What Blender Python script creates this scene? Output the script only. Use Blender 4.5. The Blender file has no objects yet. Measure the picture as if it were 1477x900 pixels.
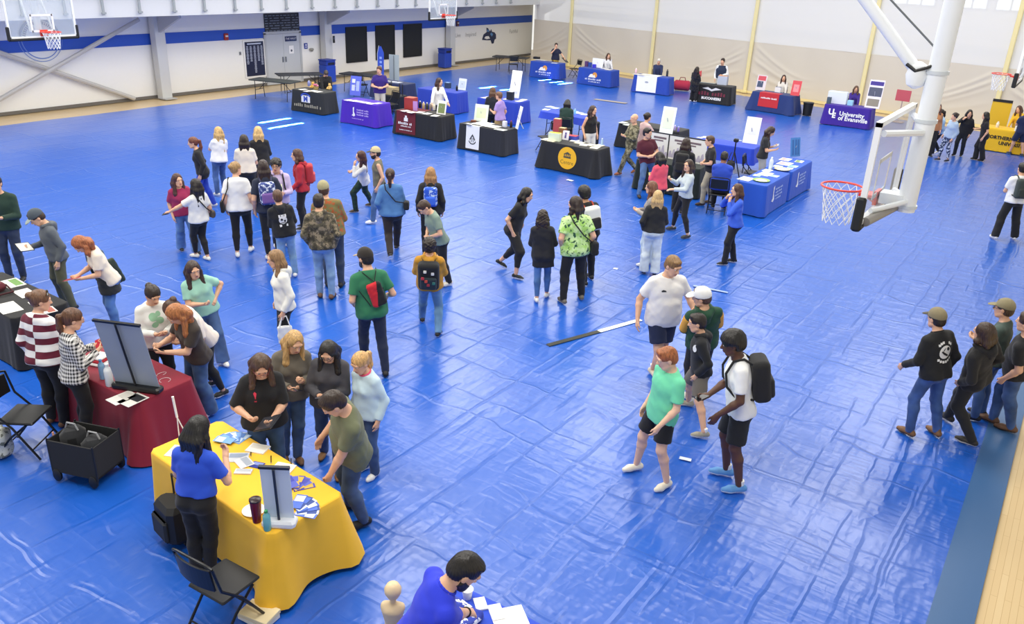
import bpy, math, random
import numpy as np
from mathutils import Vector, Matrix
from mathutils.bvhtree import BVHTree
rnd = random.Random(7)
C = bpy.context.scene.collection
A = lambda *a: np.array(a, float)
def nrm(v):
    v = np.asarray(v, float); return v / (np.linalg.norm(v) + 1e-12)

# ---------------------------------------------------------------- camera (calibrated: metres, Z up, camera above the origin)
CF, CPITCH, CROLL, CYAW, CH = 1183.54, 0.40467, -0.043184, -0.590448, 5.3
def cam_rows():
    fh = A(math.sin(CYAW), math.cos(CYAW), 0); r = A(math.cos(CYAW), -math.sin(CYAW), 0); up = A(0, 0, 1)
    fw = fh * math.cos(CPITCH) - up * math.sin(CPITCH); d = -(up * math.cos(CPITCH) + fh * math.sin(CPITCH))
    return np.array([r * math.cos(CROLL) + d * math.sin(CROLL), -r * math.sin(CROLL) + d * math.cos(CROLL), fw])
CR = cam_rows()
def ray(x, y):
    return CR.T @ A((x - 738.5) / CF, (y - 450) / CF, 1)
def G(x, y, z=0.0):                       # the place at height z seen at a point of the photograph
    d = ray(x, y); return A(0, 0, CH) + d * ((z - CH) / d[2])
def onX(x, y, X):
    d = ray(x, y); return A(0, 0, CH) + d * (X / d[0])
def onplane(x, y, p, n):
    d = ray(x, y); o = A(0, 0, CH); return o + d * (np.dot(p - o, n) / np.dot(d, n))
cam = bpy.data.objects.new('camera', bpy.data.cameras.new('camera')); C.objects.link(cam)
cam.data.sensor_width = 36; cam.data.lens = CF * 36 / 1477; cam.data.clip_end = 300
m = Matrix.Identity(4)
for i in range(3):
    m[i][0], m[i][1], m[i][2] = CR[0][i], -CR[1][i], -CR[2][i]
m[2][3] = CH
cam.matrix_world = m
bpy.context.scene.camera = cam

# ---------------------------------------------------------------- materials
def lin(h):
    if isinstance(h, str):
        h = h.lstrip('#'); h = [int(h[i:i + 2], 16) / 255 for i in (0, 2, 4)]
    return tuple(c / 12.92 if c <= 0.04045 else ((c + 0.055) / 1.055) ** 2.4 for c in h) + (1,)
_M = {}
class NT:                                  # small helper round a node tree
    def __init__(s, name):
        s.m = bpy.data.materials.new(name); s.m.use_nodes = True; s.t = s.m.node_tree; s.b = s.t.nodes['Principled BSDF']
    def n(s, kind, **kw):
        nd = s.t.nodes.new('ShaderNode' + kind)
        for k, v in kw.items():
            if k in nd.inputs: nd.inputs[k].default_value = v
            else: setattr(nd, k, v)
        return nd
    def l(s, a, b): s.t.links.new(a, b)
    def ramp(s, fac, stops, interp='LINEAR'):
        r = s.n('ValToRGB'); r.color_ramp.interpolation = interp
        e = r.color_ramp.elements
        while len(e) < len(stops): e.new(0.5)
        for q, (p, c) in zip(e, stops): q.position = p; q.color = c if len(c) == 4 else lin(c)
        s.l(fac, r.inputs[0]); return r.outputs[0]
    def math(s, op, a, b=None):
        nd = s.n('Math', operation=op)
        for i, q in enumerate((a, b)):
            if q is None: continue
            if isinstance(q, (int, float)): nd.inputs[i].default_value = q
            else: s.l(q, nd.inputs[i])
        return nd.outputs[0]
    def mix(s, f, a, b):
        nd = s.n('Mix', data_type='RGBA'); 
        for i, q in ((0, f), (6, a), (7, b)):
            if isinstance(q, (int, float)): nd.inputs[i].default_value = q
            elif isinstance(q, (tuple, str)): nd.inputs[i].default_value = q if not isinstance(q, str) else lin(q)
            else: s.l(q, nd.inputs[i])
        return nd.outputs[2]
    def coord(s): return s.n('TexCoord').outputs['Object']
    def xyz(s):
        sp = s.n('SeparateXYZ'); s.l(s.coord(), sp.inputs[0]); return sp.outputs
    def noise(s, scale, detail=3, vec=None, rough=0.55):
        nz = s.n('TexNoise', Scale=scale, Detail=detail, Roughness=rough); s.l(vec if vec is not None else s.coord(), nz.inputs['Vector']); return nz.outputs['Fac']
    def bump(s, h, strength=.3, dist=.01):
        bp = s.n('Bump', Strength=strength, Distance=dist); s.l(h, bp.inputs['Height']); s.l(bp.outputs[0], s.b.inputs['Normal'])
    def base(s, c): 
        if isinstance(c, (str, tuple)): s.b.inputs['Base Color'].default_value = lin(c) if isinstance(c, str) else c
        else: s.l(c, s.b.inputs['Base Color'])
    def set(s, **kw):
        for k, v in kw.items(): s.b.inputs[k.replace('_', ' ')].default_value = v
        return s
def plain(col, rough=.5, metal=0, name=None, **kw):
    key = ('p', col, rough, metal, tuple(sorted(kw.items())))
    if key not in _M:
        t = NT(name or 'plain'); nz = t.noise(9, 2)
        c = lin(col); t.base(t.mix(t.math('MULTIPLY', nz, .12), c, tuple(x * .8 for x in c[:3]) + (1,)))
        t.set(Roughness=rough, Metallic=metal, **kw); _M[key] = t.m
    return _M[key]
def skin(col):
    key = ('s', col)
    if key not in _M:
        t = NT('skin'); nz = t.noise(14, 3); c = lin(col)
        t.base(t.mix(t.math('MULTIPLY', nz, .35), c, (c[0] * .9, c[1] * .72, c[2] * .68, 1)))
        t.set(Roughness=.5); _M[key] = t.m
    return _M[key]
def hairm(col):
    key = ('h', col)
    if key not in _M:
        t = NT('hair'); x = t.xyz(); cb = t.n('CombineXYZ')
        t.l(x[0], cb.inputs[0]); t.l(x[1], cb.inputs[1]); t.l(t.math('MULTIPLY', x[2], .12), cb.inputs[2])
        nz = t.noise(85, 3, cb.outputs[0]); c = lin(col)
        t.base(t.ramp(nz, [(.32, tuple(v * .62 for v in c[:3]) + (1,)), (.68, tuple(min(1, v * 1.5 + .004) for v in c[:3]) + (1,))]))
        t.bump(nz, .5, .006); t.set(Roughness=.42); _M[key] = t.m
    return _M[key]
def cloth(col, pat=None, col2=None, rough=.85):
    key = ('c', col, pat, col2, rough)
    if key in _M: return _M[key]
    t = NT('fabric'); c = lin(col); c2 = lin(col2) if col2 else None
    nz = t.noise(7, 4)
    if pat is None:
        t.base(t.mix(t.math('MULTIPLY', nz, .3), c, tuple(v * .75 for v in c[:3]) + (1,)))
    elif pat == 'denim':
        n2 = t.noise(4, 2)
        t.base(t.ramp(n2, [(.35, tuple(v * .72 for v in c[:3]) + (1,)), (.68, tuple(min(1, v * 1.35 + .012) for v in c[:3]) + (1,))]))
    elif pat == 'plaid':
        x = t.xyz(); s = lambda q, f: t.math('GREATER_THAN', t.math('SINE', t.math('MULTIPLY', q, f)), 0.0)
        f = 150
        v = t.math('ADD', s(t.math('ADD', x[0], x[1]), f), s(x[2], f))
        t.base(t.ramp(t.math('MULTIPLY', v, .5), [(.0, c), (.5, tuple((a + b) / 2 for a, b in zip(c, c2))), (1, c2)], 'CONSTANT') if 0 else
               t.ramp(t.math('MULTIPLY', v, .5), [(.0, c), (.5, tuple((a * .5 + b * .5) for a, b in zip(c, c2))), (1, c2)]))
    elif pat == 'stripes':
        x = t.xyz(); v = t.math('GREATER_THAN', t.math('SINE', t.math('ADD', t.math('MULTIPLY', x[2], 40), t.math('MULTIPLY', t.math('GREATER_THAN', x[0], 0.02), 3.1416))), 0)
        t.base(t.mix(v, c, c2))
    elif pat == 'camo':
        n2 = t.noise(11, 3); n3 = t.noise(26, 4)
        a = t.ramp(n2, [(0, c), (.46, c2), (.56, tuple(v * .35 for v in c2[:3]) + (1,))], 'CONSTANT')
        t.base(t.mix(t.math('GREATER_THAN', n3, .57), a, tuple(v * .3 for v in c[:3]) + (1,)))
    elif pat == 'leaf':
        n2 = t.noise(8, 3); n3 = t.noise(17, 2)
        t.base(t.mix(t.math('GREATER_THAN', n3, .60), t.ramp(n2, [(.42, c), (.56, (.62, .85, .38, 1))]), c2))
    elif pat == 'tartan':
        x = t.xyz(); s = lambda q, f, th: t.math('GREATER_THAN', t.math('SINE', t.math('MULTIPLY', q, f)), th)
        t.base(t.mix(t.math('MULTIPLY', t.math('ADD', s(x[2], 70, .6), s(t.math('ADD', x[0], x[1]), 70, .6)), .45), c, c2))
    elif pat == 'spots':
        n2 = t.noise(18, 3); t.base(t.mix(t.math('GREATER_THAN', n2, .55), c, c2))
    elif pat == 'dip':
        x = t.xyz(); t.base(t.mix(t.math('GREATER_THAN', t.math('ADD', x[2], t.math('MULTIPLY', nz, .05)), 1.28), c, c2))
    w = t.noise(420, 2); t.bump(t.math('ADD', w, t.math('MULTIPLY', nz, .8)), .25, .004)
    t.set(Roughness=rough); t.b.inputs['Sheen Weight'].default_value = .1
    _M[key] = t.m
    return t.m

# ---------------------------------------------------------------- meshes and tags
def link(name, me, mats, parent=None, smooth=True):
    o = bpy.data.objects.new(name, me); C.objects.link(o)
    for q in (mats if isinstance(mats, (list, tuple)) else [mats]): me.materials.append(q)
    if parent is not None: o.parent = parent
    if smooth: me.polygons.foreach_set('use_smooth', [True] * len(me.polygons))
    return o
def mesh_np(name, v, q, mats, parent=None, idx=None, smooth=True):
    me = bpy.data.meshes.new(name); v = np.asarray(v, np.float32); q = np.asarray(q, np.int32); k = q.shape[1] if len(q) else 4
    me.vertices.add(len(v)); me.vertices.foreach_set('co', v.ravel())
    me.loops.add(q.size); me.loops.foreach_set('vertex_index', q.ravel())
    me.polygons.add(len(q)); me.polygons.foreach_set('loop_start', np.arange(len(q), dtype=np.int32) * k)
    me.update(calc_edges=True)
    o = link(name, me, mats, parent, smooth)
    if idx is not None: me.polygons.foreach_set('material_index', np.asarray(idx, np.int32))
    return o
class MB:                                   # collects boxes, tubes, lathes, polygons into one mesh
    def __init__(s): s.v = []; s.f = []; s.i = []; s.mi = 0
    def mat(s, k): s.mi = k; return s
    def add(s, v, f):
        b = len(s.v); s.v += [tuple(map(float, p)) for p in v]; s.f += [tuple(b + k for k in q) for q in f]; s.i += [s.mi] * len(f); return s
    def box(s, c, d, R=None, bev=0.0):
        hx, hy, hz = d[0] / 2, d[1] / 2, d[2] / 2
        if bev <= 0 or bev >= min(hx, hy, hz):
            p = [(x * hx, y * hy, z * hz) for z in (-1, 1) for x, y in ((-1, -1), (1, -1), (1, 1), (-1, 1))]
            f = [(3, 2, 1, 0), (4, 5, 6, 7), (0, 1, 5, 4), (1, 2, 6, 5), (2, 3, 7, 6), (3, 0, 4, 7)]
        else:
            p = []; b = bev
            def ring(z, e): return [(sx * (hx - (e if q == 0 else e)) , sy * (hy - e), z) for q, (sx, sy) in enumerate(((-1, -1), (1, -1), (1, 1), (-1, 1)))]
            def ring8(z, e):
                x, y = hx - e, hy - e
                return [(-x + b, -y, z), (x - b, -y, z), (x, -y + b, z), (x, y - b, z), (x - b, y, z), (-x + b, y, z), (-x, y - b, z), (-x, -y + b, z)]
            for z, e in ((-hz, b * .7), (-hz + b, 0), (hz - b, 0), (hz, b * .7)): p += ring8(z, e)
            f = [tuple(reversed(range(8))), tuple(range(24, 32))]
            for k in range(3):
                for j in range(8): f.append((k * 8 + j, k * 8 + (j + 1) % 8, k * 8 + 8 + (j + 1) % 8, k * 8 + 8 + j))
        if R is not None: p = [tuple(np.asarray(R) @ np.array(q)) for q in p]
        return s.add([(q[0] + c[0], q[1] + c[1], q[2] + c[2]) for q in p], f)
    def tube(s, pts, r, n=8, closed=False, cap=True):
        pts = [np.array(p, float) for p in pts]; N = len(pts); rings = []
        up = None
        for i, p in enumerate(pts):
            a = pts[(i - 1) % N] if (i or closed) else p; b = pts[(i + 1) % N] if (i < N - 1 or closed) else p
            t = nrm(b - a)
            if up is None: up = A(0, 0, 1) if abs(t[2]) < .9 else A(1, 0, 0)
            x = nrm(np.cross(t, up)); y = np.cross(x, t); up = y
            rr = r[i] if isinstance(r, (list, tuple)) else r
            rings.append([p + rr * (math.cos(k * 2 * math.pi / n) * x + math.sin(k * 2 * math.pi / n) * y) for k in range(n)])
        v = [q for g in rings for q in g]; f = []
        for i in range(N if closed else N - 1):
            j = (i + 1) % N
            for k in range(n): f.append((i * n + k, j * n + k, j * n + (k + 1) % n, i * n + (k + 1) % n))
        if cap and not closed: f += [tuple(range(n)), tuple((N - 1) * n + k for k in reversed(range(n)))]
        return s.add(v, f)
    def lathe(s, prof, c=(0, 0, 0), n=20, R=None):
        v = []; f = []
        for r, z in prof:
            for k in range(n):
                p = np.array((r * math.cos(k * 2 * math.pi / n), r * math.sin(k * 2 * math.pi / n), z))
                if R is not None: p = np.asarray(R) @ p
                v.append(p + np.array(c))
        for i in range(len(prof) - 1):
            for k in range(n): f.append((i * n + k, i * n + (k + 1) % n, (i + 1) * n + (k + 1) % n, (i + 1) * n + k))
        f.append(tuple(reversed(range(n)))); f.append(tuple((len(prof) - 1) * n + k for k in range(n)))
        return s.add(v, f)
    def poly(s, pts, ex=None):
        n = len(pts); pts = [np.array(p, float) for p in pts]
        if ex is None: return s.add(pts, [tuple(range(n))])
        ex = np.array(ex, float); v = pts + [p + ex for p in pts]
        return s.add(v, [tuple(reversed(range(n))), tuple(range(n, 2 * n))] + [(k, (k + 1) % n, n + (k + 1) % n, n + k) for k in range(n)])
    def build(s, name, mats, parent=None, smooth=False):
        me = bpy.data.meshes.new(name); me.from_pydata(s.v, [], s.f); me.update()
        o = link(name, me, mats, parent, smooth)
        me.polygons.foreach_set('material_index', s.i)
        if smooth and len(s.v) < 20000:
            try: me.set_sharp_from_angle(angle=math.radians(40))
            except Exception: pass
        return o
def tag(o, label=None, cat=None, group=None, kind=None):
    if label: o['label'] = label
    if cat: o['category'] = cat
    if group: o['group'] = group
    if kind: o['kind'] = kind
    return o
def empty(name, loc=(0, 0, 0), rz=0.0):
    o = bpy.data.objects.new(name, None); C.objects.link(o); o.empty_display_size = .1
    o.location = tuple(map(float, loc)); o.rotation_euler = (0, 0, rz); return o
def rz(a): c, s = math.cos(a), math.sin(a); return np.array([[c, -s, 0], [s, c, 0], [0, 0, 1]])
def copy_tree(o, parent=None):
    c = o.copy(); C.objects.link(c); c.parent = parent
    for ch in list(o.children): copy_tree(ch, c)
    return c
def text_mesh(txt, size=1.0, bold=0.0, align='CENTER', ext=0.0):
    cu = bpy.data.curves.new('lettering', 'FONT'); cu.body = txt; cu.size = size; cu.align_x = align; cu.align_y = 'CENTER'
    cu.offset = bold; cu.extrude = ext; cu.resolution_u = 2
    o = bpy.data.objects.new('lettering', cu); C.objects.link(o); dg = bpy.context.evaluated_depsgraph_get()
    me = bpy.data.meshes.new_from_object(o.evaluated_get(dg)); bpy.data.objects.remove(o); bpy.data.curves.remove(cu)
    v = [tuple(p.co) for p in me.vertices]; f = [tuple(p.vertices) for p in me.polygons]; bpy.data.meshes.remove(me)
    return v, f

# ---------------------------------------------------------------- distance fields -> smooth meshes
class Field:
    def __init__(s, lo, hi, v):
        s.v = v; s.lo = np.asarray(lo, float); n = np.maximum(4, np.ceil((np.asarray(hi) - s.lo) / v).astype(int) + 2)
        s.ax = [(s.lo[i] + v * np.arange(n[i])).astype(np.float32) for i in range(3)]
        s.D = np.full(n, 1.0, np.float32)
    def blk(s, lo, hi):
        sl = []
        for i in range(3):
            a = int(np.floor((lo[i] - s.lo[i]) / s.v)); b = int(np.ceil((hi[i] - s.lo[i]) / s.v)) + 1
            sl.append(slice(max(0, a), max(0, min(len(s.ax[i]), b))))
        sl = tuple(sl)
        return sl, s.ax[0][sl[0]][:, None, None], s.ax[1][sl[1]][None, :, None], s.ax[2][sl[2]][None, None, :]
    def put(s, sl, d, k, sub=False):
        c = s.D[sl]
        if c.size == 0: return
        if sub: s.D[sl] = np.maximum(c, -d) if k <= 0 else -s._sm(-c, d, k)
        else: s.D[sl] = np.minimum(c, d) if k <= 0 else s._sm(c, d, k)
    @staticmethod
    def _sm(a, b, k):
        h = np.clip(.5 + .5 * (a - b) / k, 0, 1); return a * (1 - h) + b * h - k * h * (1 - h)
    def cone(s, a, b, ra, rb, k=.02, fl=None, cap=0, sub=False):
        a = np.asarray(a, float); b = np.asarray(b, float); R = max(ra, rb) / (fl[1] if fl else 1) + k + 2.5 * s.v
        sl, X, Y, Z = s.blk(np.minimum(a, b) - R, np.maximum(a, b) + R)
        px, py, pz = X - a[0], Y - a[1], Z - a[2]; d = b - a
        if fl:
            u = np.asarray(fl[0]); w = (px * u[0] + py * u[1] + pz * u[2]) * (fl[1] - 1)
            px, py, pz = px + w * u[0], py + w * u[1], pz + w * u[2]; d = d + u * (np.dot(d, u) * (fl[1] - 1))
        L2 = float(d @ d) + 1e-12; tt = (px * d[0] + py * d[1] + pz * d[2]) / L2; t = np.clip(tt, 0, 1)
        dist = np.sqrt((px - t * d[0]) ** 2 + (py - t * d[1]) ** 2 + (pz - t * d[2]) ** 2) - (ra + (rb - ra) * t)
        if cap: dist = np.maximum(dist, (tt - 1) * math.sqrt(L2))
        s.put(sl, dist, k, sub)
    def ell(s, c, r, R=None, k=.02, sub=False):
        c = np.asarray(c, float); r = np.asarray(r, float); m = r.max() + k + 2.5 * s.v
        sl, X, Y, Z = s.blk(c - m, c + m); p = (X - c[0], Y - c[1], Z - c[2])
        R = np.eye(3) if R is None else np.asarray(R)          # rows = axes
        q = [p[0] * R[i][0] + p[1] * R[i][1] + p[2] * R[i][2] for i in range(3)]
        k0 = np.sqrt(sum((q[i] / r[i]) ** 2 for i in range(3))); k1 = np.sqrt(sum((q[i] / r[i] ** 2) ** 2 for i in range(3))) + 1e-6
        s.put(sl, k0 * (k0 - 1) / k1, k, sub)
    def box(s, c, h, R=None, rad=.02, k=.0, sub=False):
        c = np.asarray(c, float); h = np.asarray(h, float); m = np.linalg.norm(h) + k + 2.5 * s.v
        sl, X, Y, Z = s.blk(c - m, c + m); p = (X - c[0], Y - c[1], Z - c[2]); R = np.eye(3) if R is None else np.asarray(R)
        q = [np.abs(p[0] * R[i][0] + p[1] * R[i][1] + p[2] * R[i][2]) - (h[i] - rad) for i in range(3)]
        d = np.sqrt(sum(np.maximum(x, 0) ** 2 for x in q)) + np.minimum(np.maximum(q[0], np.maximum(q[1], q[2])), 0) - rad
        s.put(sl, d, k, sub)
    def cut(s, p, n):                                          # keep the side opposite to n
        n = np.asarray(n, float); p = np.asarray(p, float)
        s.D = np.maximum(s.D, (s.ax[0][:, None, None] - p[0]) * n[0] + (s.ax[1][None, :, None] - p[1]) * n[1] + (s.ax[2][None, None, :] - p[2]) * n[2]).astype(np.float32)
    def ripple(s, amp, wl, ph=0.0, dirs=((.5, .3, 1), (-.6, .5, .8), (.2, -.8, .6))):
        X, Y, Z = s.ax[0][:, None, None], s.ax[1][None, :, None], s.ax[2][None, None, :]; k = 2 * math.pi / wl
        w = 0
        for i, d in enumerate(dirs):
            d = nrm(d) * k * (1 + .37 * i); w = w + np.sin(X * d[0] + Y * d[1] + Z * d[2] + ph * (i + 1) + 1.3 * np.sin(X * d[1] * .6 + Z * d[0] * .5 + ph))
        s.D = s.D + (amp / len(dirs) * w).astype(np.float32)
    def mesh(s):
        D = np.pad(s.D, 1, constant_values=1.0); n = D.shape; lo = s.lo - s.v
        I = D < 0
        cs = [(i, j, k) for i in (0, 1) for j in (0, 1) for k in (0, 1)]
        sh = lambda Q, c: Q[c[0]:n[0] - 1 + c[0], c[1]:n[1] - 1 + c[1], c[2]:n[2] - 1 + c[2]]
        cnt = sum(sh(I, c).astype(np.int8) for c in cs); act = (cnt > 0) & (cnt < 8)
        ci = np.argwhere(act); N = len(ci)
        if N == 0: return np.zeros((0, 3)), np.zeros((0, 4), int)
        acc = np.zeros((N, 3)); num = np.zeros(N)
        val = {c: D[ci[:, 0] + c[0], ci[:, 1] + c[1], ci[:, 2] + c[2]] for c in cs}
        for a in range(3):
            for c in cs:
                if c[a]: continue
                e = list(c); e[a] = 1; e = tuple(e); va, vb = val[c], val[e]; x = (va < 0) != (vb < 0)
                t = np.where(x, va / np.where(x, va - vb, 1), 0); p = np.tile(np.array(c, float), (N, 1)); p[:, a] += t
                acc += p * x[:, None]; num += x
        v = lo + (ci + acc / num[:, None]) * s.v
        idx = np.full(act.shape, -1, np.int64); idx[tuple(ci.T)] = np.arange(N)
        F = []
        for a in range(3):
            b, c = (a + 1) % 3, (a + 2) % 3
            s0 = [slice(None)] * 3; s1 = [slice(None)] * 3; s0[a] = slice(0, n[a] - 1); s1[a] = slice(1, n[a])
            S0, S1 = I[tuple(s0)], I[tuple(s1)]; e = np.argwhere(S0 != S1)
            e = e[(e[:, b] > 0) & (e[:, c] > 0) & (e[:, b] < n[b] - 1) & (e[:, c] < n[c] - 1)]
            def g(db, dc):
                q = e.copy(); q[:, b] -= db; q[:, c] -= dc; return idx[tuple(q.T)]
            quad = np.stack([g(1, 1), g(0, 1), g(0, 0), g(1, 0)], 1); flip = ~S0[tuple(e.T)]
            quad[flip] = quad[flip][:, ::-1]; F.append(quad)
        return v, np.concatenate(F)
# ---------------------------------------------------------------- people
ARM = {  # wrist targets in the torso frame (outward, forward, up; fractions of height), elbow pole, palm (out, fwd, up), curl, hand bend (dir mix)
 'down': ((.135, .03, -.02), (.35, -1, -.2), (-1, .1, 0), .35, (0, .15, -1)),
 'swingf': ((.125, .13, .005), (.3, -1, -.3), (-1, 0, 0), .45, (0, .5, -1)),
 'swingb': ((.14, -.07, -.02), (.4, -1, 0), (-1, 0, 0), .4, (0, -.1, -1)),
 'hold': ((.035, .155, .125), (.7, -.6, -.6), (-.3, -.2, 1), .7, (-.45, 1, .15)),
 'phone': ((.05, .14, .16), (.6, -.5, -.9), (-.4, -.5, .6), .8, (-.35, .8, .5)),
 'clasp': ((.03, .115, .09), (.9, -.5, -.2), (-.6, -.8, 0), .6, (-1, .5, 0)),
 'hip': ((.115, .03, .075), (1, -.5, .1), (-.6, .3, -.4), .5, (-.5, .9, -.2)),
 'pocket': ((.115, .035, .0), (.6, -1, .1), (-1, 0, 0), .4, (-.1, .3, -1)),
 'chin': ((.02, .10, .27), (.5, .1, -1), (-.2, -1, .2), .8, (-.5, -.1, 1)),
 'face': ((.05, .12, .30), (.7, .2, -.8), (-.3, -1, 0), .7, (-.4, -.3, 1)),
 'fwd': ((.08, .25, .13), (.5, -.4, -.9), (-.3, 0, -1), .4, (0, 1, -.1)),
 'table': ((.09, .22, .02), (.5, -.8, .1), (-.2, 0, -1), .3, (-.1, 1, -.2)),
 'strap': ((.07, .07, .24), (.5, -.2, -1), (-.4, -1, 0), 1.0, (-.5, .2, .9)),
 'cross': ((-.03, .11, .15), (.9, -.4, -.5), (-.2, -1, 0), .3, (-1, .2, .1)),
 'out': ((.27, .12, .05), (.3, -1, -.2), (-.3, 0, -1), .3, (.6, .5, -.3)),
 'up': ((.16, .12, .36), (.8, 0, -.6), (0, 1, 0), .3, (.1, .2, 1)),
}
def two_bone(a, b, l1, l2, pole):
    d = b - a; D = np.linalg.norm(d); D2 = min(D, (l1 + l2) * .999); d = d / (D + 1e-9); b = a + d * D2
    x = (l1 * l1 - l2 * l2 + D2 * D2) / (2 * D2); h = math.sqrt(max(0, l1 * l1 - x * x))
    p = np.asarray(pole, float); p = nrm(p - d * np.dot(p, d)); return a + d * x + p * h, b
def hand_mesh(W, d, n, side, L, curl, v):
    Y = nrm(d); Z = nrm(np.asarray(n) - Y * np.dot(n, Y)); X = np.cross(Y, Z) * side; s = L / .185
    P = lambda x, y, z: W + (X * x + Y * y + Z * z) * s
    F = Field(W - L * 1.15, W + L * 1.15, v)
    F.cone(P(0, -.03, 0), P(0, .01, 0), .024 * s, .024 * s, .01, (Z, 1.35))
    for x in (.022, .008, -.007, -.021): F.cone(P(x * .5, .0, 0), P(x, .085, 0), .018 * s, .0145 * s, .016)
    F.cone(P(.012, .012, .006), P(.03, .05, .008), .019 * s, .015 * s, .014)
    for x, l, sp in ((.0225, .074, .05), (.0078, .082, .015), (-.0075, .077, -.02), (-.0225, .060, -.07)):
        p = np.array((x, .088, 0.)); a = 0
        for i, f in enumerate((.45, .31, .24)):
            a += curl * (.75, 1.0, .7)[i]
            q = p + l * f * np.array((sp * math.cos(a), math.cos(a), math.sin(a)))
            F.cone(P(*p), P(*q), (.0092, .0085, .0078)[i] * s, (.0085, .0078, .0068)[i] * s, .004); p = q
    a = P(.030, .048, .008); b = P(.050 - .012 * curl, .078, .014 + .014 * curl); c = P(.052 - .026 * curl, .106, .020 + .022 * curl)
    F.cone(a, b, .0125 * s, .0105 * s, .008); F.cone(b, c, .0105 * s, .0085 * s, .003)
    return F.mesh()
EYES = {}
def person(label, at, face, H=1.72, fl=None, fr=None, top_px=None, sex='m', build=1.0, lean=(0, 0), twist=0, look=(0, 0), arms=('down', 'down'),
           skin_c='e2b393', hair=('short', '2a1c14'), shirt=None, pants=None, shoes=('2b2b2e', 'f0f0f0'), sit=None, lod=None, cap=None, beard=None, glasses=None,
           extra=None, group=None, z0=0.0):
    at = np.array(at, float); H = float(H)
    cdir = nrm(A(-at[0], -at[1])); t = math.radians(face)
    fd = A(cdir[0] * math.cos(t) - cdir[1] * math.sin(t), cdir[0] * math.sin(t) + cdir[1] * math.cos(t)); phi = math.atan2(-fd[0], fd[1])
    dist = math.hypot(at[0], at[1]) if lod is None else lod
    v = .012 if dist < 13 else .016 if dist < 20 else .021 if dist < 28 else .026
    vh = .0062 if dist < 13 else .009 if dist < 20 else .013 if dist < 28 else .017
    vf = .0058 if dist < 13 else .0075 if dist < 20 else .011
    root = tag(empty('person', (at[0], at[1], z0), phi), label, 'person', group)
    Rw = rz(-phi); loc = lambda p: Rw @ (np.array(p) - A(at[0], at[1], z0))
    fem = sex == 'f'; B = build; b2 = B ** .5
    feet = []
    for q in (fl, fr): feet.append(None if q is None else loc(q)[:2])
    if feet[0] is None and feet[1] is None: feet = [A(-.062 * H, .01 * H), A(.062 * H, -.005 * H)]
    if feet[0][0] > feet[1][0]: feet = feet[::-1]                # 0 = left (-x), 1 = right
    for q in (0, 1):
        n_ = np.linalg.norm(feet[q])
        if n_ > .33 * H: feet[q] = feet[q] * (.33 * H / n_)
    # pelvis
    ank = .052 * H; LL = .485 * H
    spread = max(np.linalg.norm(f - A((-1, 1)[i] * .05 * H, 0)) for i, f in enumerate(feet))
    zp = ank + math.sqrt(max(.05, (LL * .997) ** 2 - spread ** 2)) if sit is None else sit + .055 * H
    pel = A(0, 0, zp) if sit is None else A(0, -.12 * H, zp)
    up = nrm(A(lean[0], lean[1], .42 * H)); tw = math.radians(twist)
    xr = A(math.cos(tw), math.sin(tw), 0); xr = nrm(xr - up * np.dot(xr, up)); yf = np.cross(up, xr)
    T = lambda x, y, z: pel + H * (x * xr + y * yf + z * up)
    prims = []                                                   # (tag, a, b, ra, rb, k, flatten)
    def cone(tg, a, b, ra, rb, k=.02, fl_=None): prims.append((tg, a, b, ra * H, rb * H, k, fl_))
    FL = (xr, .64)
    sw, hw = (.094, .050) if fem else (.106, .049)
    cone('pel', T(0, -.003, -.012), T(0, -.003, .06), (.066 if fem else .061) * B, (.057 if fem else .059) * B, .03, (xr, .62))
    cone('tor', T(0, 0, .07), T(0, 0, .22), (.051 if fem else .057) * B, (.058 if fem else .065) * b2, .03, FL)
    cone('tor', T(0, 0, .2), T(0, -.008, .265), (.058 if fem else .065) * b2, .047 * b2, .03, (xr, .6))
    if B > 1.12: cone('tor', T(0, .025 * B, .04), T(0, .03 * B, .12), .055 * B, .05 * B, .04, (xr, .7))
    for s in (-1, 1):
        cone('tor', T(0, -.012, .290), T(s * (sw - .020), -.006, .268), .034, .030 * b2, .035); cone('trap', T(0, -.012, .318), T(s * (sw - .04), -.008, .277), .022, .020, .03)
        if fem: cone('tor', T(s * .038, .035, .195), T(s * .040, .048, .19), .033 * B, .028 * B, .03)
        cone('pel', T(s * .043, -.03, -.012), T(s * .043, -.025, .012), (.050 if fem else .046) * B, .045 * B, .03)
    cone('neck', T(0, -.008, .285), T(0, .012, .36), (.030 if fem else .035) * b2, .029 if fem else .033, .03)
    # legs
    J = {}
    feetZ = []
    for i, s in enumerate((-1, 1)):
        hip = pel + A(s * hw * H * b2, 0, 0); f = feet[i]
        if sit is None:
            back = f[1] < -.13 * H; a = A(f[0], f[1], ank + (.035 * H if back else 0))
            knee, an = two_bone(hip, a, .2445 * H, .243 * H, A(s * .12, 1, .1))
        else:
            knee = hip + A(s * .02 * H, .238 * H, -.012 * H); an = A(knee[0], knee[1] - .02 * H + (f[1] if fl is not None else 0) * 0, ank); back = False
        J['knee%d' % i], J['ank%d' % i], J['back%d' % i], J['hip%d' % i] = knee, an, back, hip
        cone('thi', hip, knee, (.054 if fem else .051) * b2, .034 * b2, .03)
        mid = knee + (an - knee) * .3 + A(0, -.008 * H, 0)
        cone('cal', knee, mid, .033 * b2, .034 * b2, .02); cone('cal', mid, an, .033 * b2, .021, .02)
    # arms
    names = arms if isinstance(arms, tuple) else (arms, arms)
    hands = []
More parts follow.
